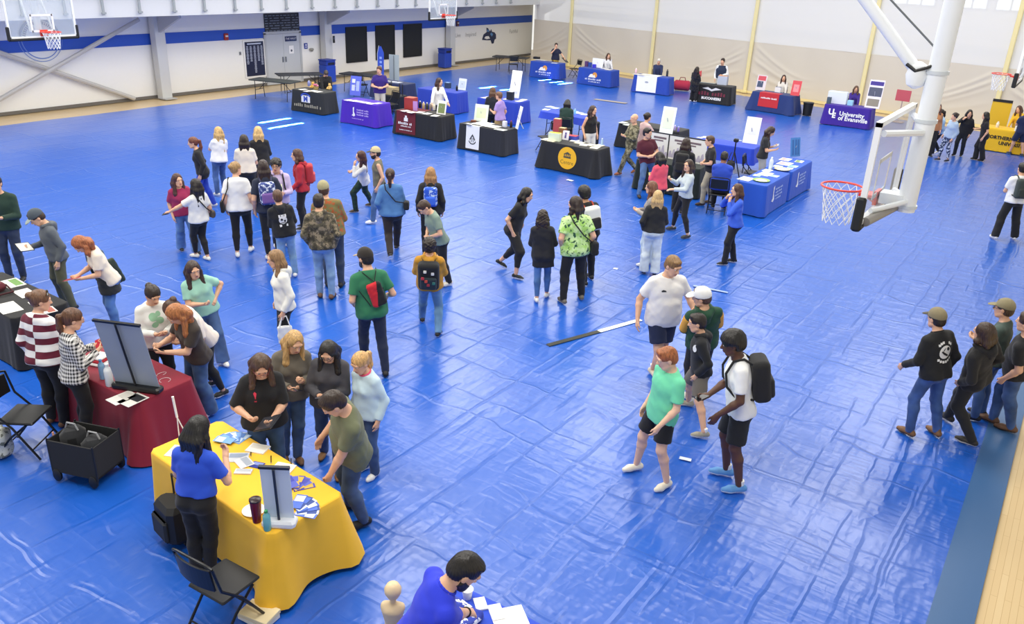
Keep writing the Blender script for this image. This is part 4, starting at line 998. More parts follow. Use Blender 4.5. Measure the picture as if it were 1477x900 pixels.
figure('maroon_r', [[(-.5, .45), (-.34, .45), (-.34, .56), (-.38, .56), (-.38, .63), (-.46, .63), (-.46, .56), (-.5, .56)]], W_, 'emblem'); lines('maroon_r', [(-.42, .38, .58, .075), (-.42, .29, .4, .04), (-.42, .17, .5, .03)], W_)
runner('au', -.27, .50, cloth('f1f2f3'), 'white runner with a dark arrowhead emblem hung over the charcoal tablecloth')
bar = lambda p, q, w_: [[(p[0] - w_, p[1] - w_), (p[0] + w_, p[1] + w_), (q[0] + w_, q[1] + w_), (q[0] - w_, q[1] - w_)]]
DK = plain('20242c')
figure('au_r', [[(-.38, .34), (-.27, .50), (-.16, .34), (-.19, .31), (-.27, .44), (-.35, .31)], [(-.32, .26), (-.30, .26), (-.28, .38), (-.30, .38)], [(-.24, .26), (-.22, .26), (-.24, .38), (-.26, .38)]] + [[(-.27 + .14 * math.cos(a), .31 + .12 * math.sin(a)), (-.27 + .14 * math.cos(b), .31 + .12 * math.sin(b)), (-.27 + .11 * math.cos(b), .31 + .09 * math.sin(b)), (-.27 + .11 * math.cos(a), .31 + .09 * math.sin(a))] for a, b in [(-math.pi * (.05 + .9 * k / 10), -math.pi * (.05 + .9 * (k + 1) / 10)) for k in range(10)]], DK, 'emblem')
figure('lu', disc(.02, .40, .30, .30), plain('f2b71c', .6), 'disc', off=.008)
figure('lu', [[(-.10, .40), (.14, .40), (.14, .44), (-.10, .44)], [(-.11, .50), (.02, .57), (.15, .50)]] + [[(x, .44), (x + .03, .44), (x + .03, .50), (x, .50)] for x in (-.09, -.03, .03, .09)], plain('4a4a3c'), 'building', off=.012)
words_on('lu', 'Centre', .02, .28, .15, plain('7a6420'))
# --- second row (backs towards us) and the two blue ones at right
BLU = cloth('2340b4'); 
T_('navy', (-23.4, 24.2), 2, 1.7, .76, cloth('1d2c58'), 'navy tablecloth behind the man in the purple polo', drop=.62)
T_('b1', (-20.9, 24.1), 2, 1.83, .78, BLU, 'royal blue tablecloth behind the woman in white', fold=.02)
T_('b2', (-18.0, 24.0), 2, 1.7, .9, BLU, 'royal blue tablecloth behind the woman in the lavender t-shirt', fold=.02)
T_('b3', (-14.9, 23.35), -6, 1.83, .76, cloth('2a48c8'), 'bright blue half length tablecloth under the hunched person in green', drop=.22, flare=.03); folding_table(*(TAB['b3'][0].location[:2]), math.radians(-6), 1.78, .72, 'folding table under the bright blue half length cloth', '2b3040')
T_('ba', (-12.0, 23.45), -3, 2.1, .78, BL, 'black tablecloth behind the soldier in camouflage', corner=.08)
T_('bm', (-9.15, 19.05), 3, 1.7, .76, cloth('16221f'), 'dark green black tablecloth behind the man in the maroon polo')
T_('bb', (-9.05, 22.5), 3, 1.75, .76, cloth('2546c4'), 'blue tablecloth in front of the seated man in blue', drop=.45); folding_table(*(TAB['bb'][0].location[:2]), math.radians(3), 1.7, .72, 'folding table under the blue cloth of the seated man', '2b3040')
SB = cloth('2257c4')
for k, y in ((0, 20.45), (1, 22.34)):
    o = T_('r%d' % k, (-5.60, y - 1.78), 90, 1.76, .70, SB, ('nearer of the two bright blue cloths with white emblems at right centre', 'farther of the two bright blue cloths with white emblems at right centre')[k], corner=.05, fold=.012, flare=.02, lift=((1, 0, 0, 1), (0, 1, 1, 0))[k])
    figure('r%d' % k, fl_(-.3, .45, 1.0), W_, 'emblem'); lines('r%d' % k, [(.1, .54, .5, .05), (.1, .46, .45, .05), (.1, .38, .5, .05), (.1, .30, .35, .05)], plain('c4d6f6'))
# --- back row
KY = cloth('1f47ac')
T_('ky1', (-23.3, 35.42), 1, 1.65, .7, KY, 'blue tablecloth with orange and white emblem at the left end of the back row', flare=.02)
T_('ky2', (-20.4, 35.2), -4, 1.83, .8, KY, 'blue tablecloth with orange and white emblem under the white display, second in the back row', flare=.02)
for k in ('ky1', 'ky2'):
    figure(k, disc(.06, .48, .13, .13, 20), plain('e8a04a'), 'sun'); figure(k, [[(-.3, .36), (-.2, .50), (-.08, .53), (-.02, .44), (.04, .50), (.12, .36)]], W_, 'silhouette', off=.009); lines(k, [(0, .28, .9, .08), (.05, .17, .6, .05)], plain('dfe6f4'))
T_('kc', (-17.3, 34.9), 4, 1.7, .7, cloth('2246ae'), 'blue tablecloth under a white front sheet in the back row'); runner('kc', -.18, .95, cloth('f4f6f8'), 'white front sheet with small grey mark over a blue tablecloth', z1=.05); figure('kc_r', disc(-.18, .48, .09, .04, 16), plain('a4acb8'), 'mark')
T_('camp', (-14.1, 34.4), 3, 1.6, .75, BL, 'black tablecloth with maroon and white lettering in the back row')
figure('camp', [[(-.45, .60), (-.2, .66), (-.03, .58), (.14, .66), (.4, .60), (.12, .55), (-.03, .50), (-.16, .55)]], plain('d8d8dc'), 'crest'); lines('camp', [(-.05, .40, 1.25, .16)], plain('6e2236')); words_on('camp', 'BUCCANEERS', .0, .2, .14, W_, .006)
T_('red', (-11.5, 34.2), -6, 1.75, .76, cloth('1d3470'), 'navy tablecloth under a red front panel in the back row', corner=.16, flare=.05); runner('red', -.1, .85, cloth('c02a34'), 'red front panel with white lettering over a navy tablecloth', z1=.2, depth=.35); lines('red_r', [(-.1, .55, .65, .06)], W_)
T_('ue', (-8.25, 33.1), 0, 1.7, .78, cloth('3a1f94'), 'purple university tablecloth with big white lettering at the back')
words_on('ue', 'University', .20, .46, .22, W_, .006); words_on('ue', 'of Evansville', .27, .29, .22, W_, .006); words_on('ue', 'U', -.55, .48, .30, W_, .012); words_on('ue', 'E', -.44, .36, .26, W_, .012)
T_('nku', (-2.75, 32.3), -6, 1.83, .76, cloth('e9b922'), 'yellow university tablecloth with black lettering at the far right')
words_on('nku', 'NORTHERN KENTUCKY', .1, .46, .155, plain('16161a'), .006); words_on('nku', 'UNIVERSITY', .1, .29, .155, plain('16161a'), .006)
# --- near tables
ct = G(230, 553, TZ)
T_('left', (-12.65, 4.42), 0, 1.86, .76, cloth('17181b'), 'black tablecloth at the left edge behind the striped shirt', corner=.03)
T_('near_maroon', (-9.30, 4.12), 1.5, 1.68, .73, cloth('8c1630', rough=.7), 'dark red tablecloth under the tall grey banner back', flare=.05, corner=.12, fold=.02)
T_('yellow', (-6.70, 3.70), -4, 1.96, .80, cloth('ffc52e', rough=.75), 'bright yellow tablecloth scattered with leaflets in the left foreground', corner=.17, fold=.02, wl=.3, drop=.70, lift=(.1, 1, 1, .1), flare=.02)
T_('bottom', (-3.2, 3.40), 3, 1.83, .67, cloth('2b4fd0'), 'blue tablecloth cut by the bottom frame edge')
# bare tables
folding_table(-25.75, 21.45, math.radians(17), 1.83, .76, 'bare black folding table nearest the left wall, front one of two', '3a3f3c')
folding_table(-26.55, 23.4, math.radians(62), 1.83, .76, 'bare black folding table in front of the grey double door', '24262a')
folding_table(-24.9, 25.3, math.radians(10), 1.83, .76, 'bare black folding table below the black wall boards', '24262a')
folding_table(-25.0, 36.2, math.radians(20), 1.83, .76, 'bare black folding table below the bear emblem', '24262a')
# --- chairs
def folding_chair(x, y, rot, label, proto=[None], group=None):
    if proto[0] is None:
        r = empty('folding_chair'); bk = plain('17181a', .45); mt = plain('202225', .3, .5)
        mb = MB(); mb.box((0, .02, .445), (.42, .40, .03), None, .012); mb.build('seat', bk, r)
        mb = MB(); n = 10; f = []
        for k in range(n + 1):
            t = k / n * 2 - 1; y_ = -.215 - .03 * (1 - t * t)
            for z, o in ((.62, 0), (.84, -.03)):
                f.append((t * .2, y_ + o, z)); f.append((t * .2, y_ + o - .018, z))
        q = []
        for k in range(n):
            a = k * 4; b = a + 4; q += [(a, b, b + 2, a + 2), (a + 1, a + 3, b + 3, b + 1), (a, a + 1, b + 1, b), (a + 2, b + 2, b + 3, a + 3)]
        mb.add(f, q + [(0, 2, 3, 1), (n * 4, n * 4 + 1, n * 4 + 3, n * 4 + 2)]); mb.build('backrest', bk, r)
        for s in (-1, 1):
            mb = MB(); mb.tube([(s * .225, -.25, .86), (s * .225, -.19, .60), (s * .225, .0, .40), (s * .225, .24, .012)], .0125, 8); mb.build('front_leg', mt, r, True)
            mb = MB(); mb.tube([(s * .205, .14, .43), (s * .205, -.06, .26), (s * .205, -.26, .012)], .0125, 8); mb.build('rear_leg', mt, r, True)
        mb = MB(); mb.tube([(-.225, -.25, .86), (-.16, -.262, .885), (.16, -.262, .885), (.225, -.25, .86)], .0125, 8); mb.build('top_bar', mt, r, True)
        for y_, z_, w_ in ((.17, .13, .225), (-.2, .09, .205)): mb = MB(); mb.tube([(-w_, y_, z_), (w_, y_, z_)], .009, 6); mb.build('stretcher', mt, r, True)
        proto[0] = r; o = r
    else: o = copy_tree(proto[0])
    o.location = (x, y, .0); o.rotation_euler = (0, 0, rot); return tag(o, label, 'chair', group)
R_ = math.radians
folding_chair(-8.84, 3.52, R_(-56), 'black folding chair behind the dark red table beside the striped shirt')
folding_chair(-4.90, 3.16, R_(4), 'black folding chair at the near side of the yellow table')
folding_chair(-13.15, 21.1, R_(150), 'black folding chair right of the white runner table')
folding_chair(-6.78, 21.1, R_(-80), 'black folding chair behind the bright blue corner table')
folding_chair(-20.3, 22.0, R_(170), 'black folding chair behind the purple table')
folding_chair(-24.3, 24.6, R_(20), 'black folding chair at the bare table below the black boards')
folding_chair(-24.5, 35.7, R_(40), 'black folding chair at the bare table below the bear emblem', group='chairs at the far bare table')
folding_chair(-16.1, 21.75, R_(200), 'black folding chair behind the woman in white')
folding_chair(-22.1, 23.6, R_(120), 'black folding chair beside the navy cloth')
folding_chair(-21.5, 36.8, R_(150), 'black folding chair at the right end of the leftmost back row table')
# --- papers and small things (all real sheets, boxes and bottles lying on the cloths)
def paper(px, py, w_, h_, ang, col, label, z=TZ, th=.004, name='flyer', cat='paper', col2=None, group=None):
    p = G(px, py, z); o = empty(name, (p[0], p[1], z + .001), R_(ang)) if col2 else None; mb = MB()
    mb.box((0, 0, th / 2) if col2 else (p[0], p[1], z + .001 + th / 2), (w_, h_, th), None if col2 else rz(R_(ang)))
    if not col2: return tag(mb.build(name, plain(col, .5)), label, cat, group)
    mb.build('sheet', plain(col, .5), o); mb = MB(); mb.box((0, h_ * .18, th + .0006), (w_ * .84, h_ * .45, .001)); mb.build('picture', plain(col2, .5), o); return tag(o, label, cat, group)
def fan(px, py, n, ang, cols, label, group, w_=.1, h_=.22, spread=14, rad=.12, z=TZ):
    c = G(px, py, z)
    for k in range(n):
        a = R_(ang + (k - (n - 1) / 2) * spread); o = empty('leaflet', (c[0] - math.sin(a) * rad, c[1] + math.cos(a) * rad, z + .002 + k * .0035), a)
        mb = MB(); mb.box((0, 0, .0015), (w_, h_, .003)); mb.build('sheet', plain(cols[k % len(cols)], .45), o); mb = MB(); mb.box((0, h_ * .2, .0034), (w_ * .86, h_ * .42, .001)); mb.build('picture', plain(cols[(k + 1) % len(cols)], .45), o)
        tag(o, label, 'leaflet', group)
def pen(px, py, ang, label, z=TZ, col='15161a', l=.14):
    p = G(px, py, z); d = A(math.cos(R_(ang)), math.sin(R_(ang)), 0); o = empty('pen', (p[0], p[1], z + .007), R_(ang)); mb = MB(); mb.tube([(-l / 2, 0, 0), (l * .35, 0, 0)], .0055, 6); mb.build('barrel', plain(col, .3), o); mb = MB(); mb.tube([(l * .35, 0, 0), (l / 2, 0, 0)], [.0055, .001], 6); mb.build('tip', plain('8a8d90', .3), o); return tag(o, label, 'pen')
def bottle(px, py, h_, r_, col, cap_, label, z=TZ, name='bottle', cat='bottle', alpha=None):
    p = G(px, py, z); o = empty(name, (p[0], p[1], z)); kw = {'Alpha': alpha} if alpha else {}
    mb = MB(); mb.lathe([(r_ * .9, .001), (r_, .01), (r_, h_ * .68), (r_ * .85, h_ * .78), (r_ * .42, h_ * .88), (r_ * .42, h_ * .90)], (0, 0, 0), 18); mb.build('body', plain(col, .2, 0, None, **kw), o, True)
    mb = MB(); mb.lathe([(r_ * .48, h_ * .90), (r_ * .48, h_), (r_ * .40, h_ * 1.01)], (0, 0, 0), 14); mb.build('cap', plain(cap_, .4), o, True); return tag(o, label, cat)
def cup(px, py, h_, r_, col, lid, label, z=TZ, name='tumbler', cat='cup'):
    p = G(px, py, z); o = empty(name, (p[0], p[1], z)); mb = MB(); mb.lathe([(r_ * .72, .001), (r_ * .74, .01), (r_, h_ * .9), (r_, h_ * .92)], (0, 0, 0), 20); mb.build('body', plain(col, .25), o, True)
    mb = MB(); mb.lathe([(r_ * 1.05, h_ * .92), (r_ * 1.05, h_ * .97), (r_ * .8, h_)], (0, 0, 0), 20); mb.build('lid', plain(lid, .3), o, True); return tag(o, label, cat)
def banner(px, py, ang, w_, h_, tilt, col, label, base='17181b', pole='1b1c1f', z=TZ, back=True, name='banner_stand', cat='banner', pics=None):
    """a pull-up banner: base on the table, panel rising with a little tilt; local +Y is the printed side"""
    p = G(px, py, z); o = empty(name, (p[0], p[1], z), R_(ang)); t = R_(tilt)
    X_ = np.array([[1, 0, 0], [0, math.cos(t), -math.sin(t)], [0, math.sin(t), math.cos(t)]])
    mb = MB(); mb.box((0, 0, .035), (w_ + .04, .13, .07), None, .02); mb.build('base', plain(base, .4), o)
    mb = MB(); mb.box(tuple(X_ @ A(0, .02, h_ / 2 + .06)), (w_, .006, h_), X_); pn = mb.build('panel', plain(col, .45), o)
    mb = MB(); mb.tube([X_ @ A(0, -.012, .06), X_ @ A(0, -.012, h_ + .06)], .012, 8); mb.build('pole', plain(pole, .3), o)
    mb = MB(); mb.box(tuple(X_ @ A(0, .015, h_ + .065)), (w_ + .01, .03, .025), X_); mb.build('top_rail', plain(pole, .3), o)
    for (x, zz, a, b, c_) in pics or []: mb = MB(); mb.box(tuple(X_ @ A(x, .026 * (1 if back else -1) + (.0 if back else .03), zz + .06)), (a, .004, b), X_); mb.build('picture', plain(c_, .5), pn)
    return tag(o, label, cat)
def easel(px, py, ang, w_, h_, col, label, pics=(), z=TZ, tilt=-12, name='poster', cat='poster'):
    """a stiff card standing on a table, printed side towards local -Y, with a prop behind"""
    p = G(px, py, z); o = empty(name, (p[0], p[1], z), R_(ang)); t = R_(tilt); X_ = np.array([[1, 0, 0], [0, math.cos(t), -math.sin(t)], [0, math.sin(t), math.cos(t)]])
    mb = MB(); mb.box(tuple(X_ @ A(0, 0, h_ / 2 + .004)), (w_, .008, h_), X_); mb.build('card', plain(col, .45), o)
    mb = MB(); mb.poly([(-.012, .01, .6 * h_), (-.012, .35 * h_, .0), (-.012, .30 * h_, .0)], (.024, 0, 0)); mb.build('prop', plain('c8c8c8', .5), o)
    for (x, zz, a, b, c_) in pics: mb = MB(); mb.box(tuple(X_ @ A(x * w_, -.006, zz * h_)), (a * w_, .005, b * h_), X_); mb.build('picture', plain(c_, .5), o)
    return tag(o, label, cat)
def carton(px, py, d, ang, col, label, z=TZ, lid=None, name='box', cat='box'):
    p = G(px, py, z); o = empty(name, (p[0], p[1], z), R_(ang)); mb = MB(); mb.box((0, 0, d[2] / 2 + .001), d, None, .006); mb.build('body', plain(col, .5), o); mb = MB(); mb.box((0, 0, d[2] + .004), (d[0] * .92, d[1] * .92, .01)); mb.build('lid', plain(lid or col, .4), o); return tag(o, label, cat)
# yellow table
fan(338, 640, 7, 60, ['6fa6e8', 'cfe2f6', '4a7fd0'], 'pale blue leaflet fanned at the far end of the yellow table', 'pale blue leaflet fan on the yellow table', .1, .2, 17, .11)
fan(424, 705, 6, 20, ['3b3fb0', 'd8b23a', '5560c8'], 'violet leaflet fanned in the middle of the yellow table', 'violet leaflet fan on the yellow table', .1, .2, 20, .09)
fan(424, 738, 7, -20, ['4a6ed0', 'dfe8f4', '2c4a98'], 'blue and white leaflet fanned at the near end of the yellow table', 'blue and white leaflet fan on the yellow table', .1, .2, 16, .12)
paper(372, 648, .2, .15, 20, 'f2f0e8', 'white notepad nearest the woman in the black top', col2='e4e0d4', th=.012, name='notepad', cat='notepad'); paper(409, 676, .2, .15, 20, 'f2f0e8', 'white notepad between the pens and the violet leaflets', col2='e4e0d4', th=.012, name='notepad', cat='notepad')
for q, lb in (((362, 654, -40), 'black pen left of the upper notepad'), ((384, 643, -40), 'black pen right of the upper notepad'), ((391, 664, -40), 'black pen alone between the two notepads'), ((401, 683, -40), 'black pen below the lower notepad'), ((420, 668, -40), 'black pen beyond the lower notepad')): pen(*q, lb)
paper(343, 660, .2, .16, 40, 'c9cdd4', 'grey photo sheet beside the raised hand on the yellow table', col2='8e9cb4'); paper(352, 667, .18, .14, -15, 'd8dae0', 'second grey photo sheet overlapping the first on the yellow table', col2='aab2c0', z=TZ + .005)
paper(371, 671, .12, .1, 20, '2f3f96', 'small dark blue card behind the white banner stand', col2='8d9bd8'); paper(351, 681, .16, .08, 35, 'd0d2d8', 'grey phone lying on the yellow table', th=.012, col2='b8bcc4', name='phone', cat='phone')
paper(262, 652, .26, .2, 25, 'efeade', 'white clipboard sheet at the left corner of the yellow table', col2='c8c2b8'); pen(272, 655, 10, 'dark pen on the clipboard at the left corner of the yellow table', z=TZ + .008, col='5a3a28')
banner(404, 757, 34, .25, .54, 4, 'd3dfee', 'pale blue back of a small banner stand on the yellow table', base='e8ecf2', pole='2a2f3a')
cup(371, 752, .24, .05, '6a1626', '2a1a20', 'dark red insulated tumbler on the yellow table'); bottle(386, 764, .2, .033, '6fc4cc', '3a9a5a', 'clear teal water bottle at the near edge of the yellow table', alpha=.75)
p = G(366, 738, TZ); mb = MB(); mb.lathe([(.05, .001), (.09, .012), (.1, .02), (.094, .021), (.05, .006)], (p[0], p[1], TZ), 24); tag(mb.build('paper_plate', W_, None, True), 'white paper plate behind the dark red tumbler', 'plate')
st = G(267, 644, TZ); r = empty('phone_tripod', (st[0], st[1], TZ)); tag(r, 'thin white stand with two rods at the left corner of the yellow table', 'stand')
for e, nm in (((.02, .06, 0), 'rod'), ((-.05, -.02, 0), 'rod')): mb = MB(); mb.tube([(e[0], e[1], .005), (-.02, -.03, .34), (-.03, -.04, .56)], .006, 6); mb.build(nm, W_, r)
mb = MB(); mb.tube([(-.02, -.03, .34), (-.03, -.04, .57)], .012, 8); mb.build('handle', W_, r)
# things on the floor by the yellow table
def suitcase(px, py, ang, d, label, col='191a1d', handle=True):
    p = G(px, py, 0); r = empty('suitcase', (p[0], p[1], 0), R_(ang)); tag(r, label, 'suitcase')
    mb = MB(); mb.box((0, 0, d[2] / 2 + .05), d, None, .05); mb.build('shell', plain(col, .6), r); mb = MB(); mb.box((0, -d[1] / 2 - .01, d[2] * .42 + .05), (d[0] * .8, .05, d[2] * .55), None, .02); mb.build('front_pocket', plain('222428', .7), r)
    for s in (-1, 1): mb = MB(); mb.tube([(s * d[0] * .35 - .02, .05, .03), (s * d[0] * .35 + .02, .05, .03)], .03, 10); mb.build('wheel', black, r)
    mb = MB(); t = d[2] + .05; mb.tube([(-.09, .08, t), (-.09, .08, t + .22), (.09, .08, t + .22), (.09, .08, t)], .01, 6); mb.build('handle', plain('2a2c30', .4), r)
suitcase(254, 780, -10, (.36, .22, .42), 'black suitcase under the left end of the yellow table'); 
for k, (cc, lb) in enumerate((('efe9dc', 'lower cream box at the near corner of the yellow cloth'), ('e9d9b0', 'upper cream box at the near corner of the yellow cloth'))):
    p = G(396, 874, 0); mb = MB(); mb.box((p[0] + .01 * k, p[1] - .17, .012 + k * .045), (.30, .2, .04), rz(.1 + .1 * k), .004); tag(mb.build('carton', plain(cc, .6)), lb, 'box')
# dark red table
banner(199, 562, 24, .54, .84, 12, '9aa5b4', 'tall grey back of a banner stand with black base on the dark red table')
bottle(159, 556, .27, .045, 'e9eef0', 'e2eaee', 'white flask left of the grey banner back', name='flask'); bottle(149, 546, .24, .035, '8fc3e8', '5a9ad0', 'clear blue water bottle left of the white flask', alpha=.8)
paper(177, 574, .2, .28, 0, 'f0ede6', 'white sheet at the near edge of the dark red table', col2='dcd8ce'); paper(192, 577, .2, .26, 4, 'eae6de', 'second white sheet with dark photo on the dark red table', col2='2c2c30')
p = G(143, 522, TZ); r = empty('folded_shirt', (p[0], p[1], TZ), .3); tag(r, 'folded red and white shirt at the left end of the dark red table', 'shirt')
for k, (c_, z_) in enumerate((('f2f2f2', .02), ('b01c30', .05), ('f2f2f2', .08))): mb = MB(); mb.box((0, .0, z_), (.28 - .03 * k, .26 - .04 * k, .034), None, .014); mb.build('fold', cloth(c_), r)
for k, (px, py) in enumerate(((233, 540), (238, 549))): p = G(px, py, TZ); mb = MB(); mb.tube([p + A(.03 * math.cos(a) * (1 + k), .06 * math.sin(a), .006) for a in np.linspace(0, 5, 12)], .003, 5); tag(mb.build('lanyard', plain('d8c8cc', .5)), ('thin pale lanyard right of the grey banner back', 'thin pale lanyard near the corner of the dark red table')[k], 'lanyard')
# wagon behind the dark red table
p = G(142, 668, 0); r = empty('wagon', (-7.86, 3.66, 0), R_(20)); tag(r, 'black folding wagon full of bags beside the dark red table', 'wagon'); r.scale = (.66, .86, .95)
wm_ = cloth('141518'); mb = MB()
for a, b in (((0, -.235, .32), (.86, .02, .4)), ((0, .235, .32), (.86, .02, .4)), ((-.42, 0, .32), (.02, .47, .4)), ((.42, 0, .32), (.02, .47, .4)), ((0, 0, .13), (.86, .47, .02))): mb.box(a, b)
mb.build('body', wm_, r)
for sx in (-1, 1):
    for sy in (-1, 1):
        mb = MB(); mb.lathe([(.07, -.02), (.08, -.012), (.08, .012), (.07, .02)], (sx * .34, sy * .24, .08), 16, np.array([[1, 0, 0], [0, 0, 1], [0, 1, 0]])); wh = mb.build('wheel', black, r, True)
for sx in (-1, 1):
    for sy in (-1, 1): mb = MB(); mb.tube([(sx * .42, sy * .235, .1), (sx * .42, sy * .235, .54)], .014, 6); mb.build('upright', plain('25272b', .4, .4), r)
mb = MB(); mb.tube([(-.42, 0, .15), (-.55, 0, .12), (-.66, .1, .42)], .012, 6); mb.build('pull_handle', plain('25272b', .4, .4), r)
mb = MB(); mb.box((-.43, -.12, .5), (.02, .02, .12)); mb.box((.3, .245, .5), (.14, .015, .03)); mb.build('reflective_tab', plain('e6a890', .4), r)
for (x, y, d_, c_, lb) in ((-.20, .0, (.22, .26, .42), '1d1f24', 'dark rucksack standing in the wagon'), (.19, .0, (.22, .26, .36), '24262b', 'dark grey bag in the wagon next to the table')):
    o = A(-7.86, 3.66, 0) + rz(R_(20)) @ A(x * .66, y * .86, 0); g = empty('bag', (o[0], o[1], .13), R_(18)); tag(g, lb, 'bag'); mb = MB(); mb.box((0, 0, d_[2] / 2), d_, None, .06); mb.build('body', cloth(c_), g, True); mb = MB(); mb.tube([(-.08, 0, d_[2] - .01), (-.05, 0, d_[2] + .06), (.05, 0, d_[2] + .06), (.08, 0, d_[2] - .01)], .01, 6); mb.build('handle', plain('9a9ca0', .4), g)
# left black table
paper(18, 409, .36, .24, -5, 'eef0e8', 'white and green booklet at the far side of the left black table', col2='6f9a50', th=.01, name='booklet', cat='booklet'); paper(36, 423, .34, .2, -5, 'f0eee8', 'plain white sheet beside the green booklet'); paper(12, 444, .4, .25, -8, 'e8e6e0', 'large white sheet behind the sunglasses on the head', col2='d6d4cc'); paper(55, 437, .2, .2, -10, 'eeebe4', 'white sheet near the far corner of the left black table'); paper(68, 448, .22, .2, -10, 'e9e4dc', 'red and white flyer at the corner of the left black table', col2='a05040')
p = G(8, 433, TZ); r = empty('bag', (-11.95, 4.75, TZ), .2); tag(r, 'maroon bag lying on the left black table', 'bag'); mb = MB(); mb.box((0, 0, .06), (.3, .22, .12), None, .04); mb.build('body', cloth('5c1424'), r, True); mb = MB(); mb.tube([(.1, -.1, .08), (.28, -.12, .03), (.32, .05, .03), (.12, .1, .08)], .014, 6); mb.build('strap', cloth('43101b'), r, True)
# patterned bag on the floor at the left edge
p = G(-3, 655, 0); r = empty('tote_bag', (p[0], p[1], 0), .4); tag(r, 'grey and white patterned bag on the floor at the left frame edge', 'bag')
F = Field((-.24, -.2, -.02), (.24, .2, .5), .014); F.box((0, 0, .17), (.17, .11, .17), None, .07); F.ripple(.01, .16, 1); mv, mq = F.mesh(); mesh_np('body', mv, mq, cloth('c9cdc6', 'spots', '6c7268'), r)
for s in (-1, 1): mb = MB(); mb.tube([(-.08, s * .06, .31), (-.05, s * .07, .44), (.05, s * .07, .44), (.08, s * .06, .31)], .012, 6); mb.build('handle', cloth('dfe2dc'), r, True)
# bottom table
paper(693, 872, .13, .09, -40, 'f2f2f0', 'white card nearest the white cup on the bottom table', th=.012); paper(716, 884, .16, .1, -38, 'f4f4f2', 'white card under the pointing hand on the bottom table', th=.012, col2='e8e8ea'); paper(738, 900, .34, .26, -38, 'f4f4f4', 'large white sheet at the right of the bottom table', col2='d8dade')
cup(674, 862, .09, .045, 'f4f4f2', 'f8f8f6', 'white lidded cup on the bottom table'); paper(657, 848, .05, .09, -30, 'dfe4ee', 'white badge at the far edge of the bottom table', th=.03, col2='5a6aa8', name='badge', cat='badge')
p = G(676, 890, TZ); F = Field((-.22, -.16, -.01), (.22, .16, .1), .012); F.box((0, 0, .025), (.17, .11, .03), None, .02); F.ripple(.008, .12, 2); mv, mq = F.mesh(); o = mesh_np('bandana', mv, mq, cloth('2a3ea8', 'spots', 'e8ecf4')); o.location = (p[0] - .06, p[1] - .05, TZ + .018); tag(o, 'crumpled blue and white patterned cloth on the bottom table', 'cloth')
# mannequin
p = G(566, 905, 1.1); r = empty('mannequin', (-2.95, 3.05, 0), .5); tag(r, 'cream jointed mannequin with a ball head by the bottom table', 'mannequin')
mq_ = G(566, 842, 1.08); r.location = (mq_[0], mq_[1], 0); r.scale = (.82, .82, 1.08 / 1.31)
cm = plain('e6cda2', .45)
F = Field((-.14, -.14, .62), (.14, .14, 1.34), .008)
F.cone((0, 0, .70), (0, .0, .84), .062, .050, .02, ((1, 0, 0), .75)); F.cone((0, 0, .84), (0, -.01, 1.02), .05, .075, .03, ((1, 0, 0), .72)); F.cone((-.07, 0, 1.06), (.07, 0, 1.06), .04, .04, .03); F.cone((0, 0, 1.08), (0, .01, 1.16), .03, .028, .01); F.cut((0, 0, .66), (0, 0, -1))
mv, mqq = F.mesh(); mesh_np('torso', mv, mqq, cm, r)
mb = MB(); mb.lathe([(.01, -.085), (.05, -.07), (.075, -.02), (.078, .02), (.055, .065), (.012, .085)], (0, .012, 1.225), 20); mb.build('head', cm, r, True)
mb = MB(); mb.lathe([(.16, .001), (.16, .02), (.03, .035), (.016, .06), (.016, .68)], (0, 0, 0), 20); mb.build('stand', plain('2a2a2c', .4), r, True)
# --- front row tables
def scatter(pts, lab, grp, w_=.22, h_=.28, cols=('f0efea',), z=TZ, ang=0):
    for k, (x, y) in enumerate(pts): paper(x, y, w_, h_, ang + (k * 37) % 25 - 12, cols[k % len(cols)], lab, z=z + (.010 if 'runner' in lab or 'maroon panel' in lab or 'white fronted' in lab else .0) + .0045 * (k % 2), col2=('d6d8de', 'e2ddd0', 'bcc6d6')[k % 3], group=grp)
scatter([(437, 129), (444, 131.5), (452, 131), (459, 132.5)], 'white sheet on the leftmost front row table', 'sheets on the leftmost front row table')
bottle(446, 124, .2, .06, '8d93c8', 'd8dcf0', 'violet and white jar on the leftmost front row table', name='jar', cat='jar')
for (x, y, c_, lb) in ((452, 127, 'd8a850', 'small golden bear ornament on the leftmost front row table'), (476, 129, 'd9b36c', 'golden bear ornament at the right of the leftmost front row table')):
    p = G(x, y, TZ); F = Field((-.12, -.12, 0), (.12, .12, .26), .014); F.ell((0, 0, .07), (.075, .065, .075)); F.ell((0, -.01, .165), (.05, .048, .048), None, .01)
    for s in (-1, 1): F.ell((s * .038, 0, .21), (.018, .012, .018), None, .004); F.cone((s * .05, -.03, .09), (s * .07, -.07, .06), .024, .02, .01); F.cone((s * .04, -.04, .03), (s * .05, -.1, .03), .028, .026, .01)
    F.cut((0, 0, .004), (0, 0, -1)); mv, mqq = F.mesh(); o = mesh_np('bear_ornament', mv, mqq, cloth(c_)); o.location = (p[0], p[1], TZ); tag(o, lb, 'ornament')
p = G(457, 116, TZ); r = empty('flower_basket', (p[0], p[1], TZ)); r.location = (-22.95, 20.95, TZ); tag(r, 'basket of pink flowers at the back of the leftmost front row table', 'basket'); mb = MB(); mb.lathe([(.08, .001), (.11, .1), (.1, .1)], (0, 0, 0), 14); mb.build('basket', plain('b09a60', .7), r)
for k in range(7): mb = MB(); a = k * 2.4; mb.lathe([(.012, 0), (.045, .02), (.05, .05), (.03, .065)], (.06 * math.cos(a), .06 * math.sin(a), .10 + .02 * (k % 3)), 8); mb.build('flower', plain(('d88fa8', 'e8c0cc', 'c86a8c')[k % 3], .6), r, True)
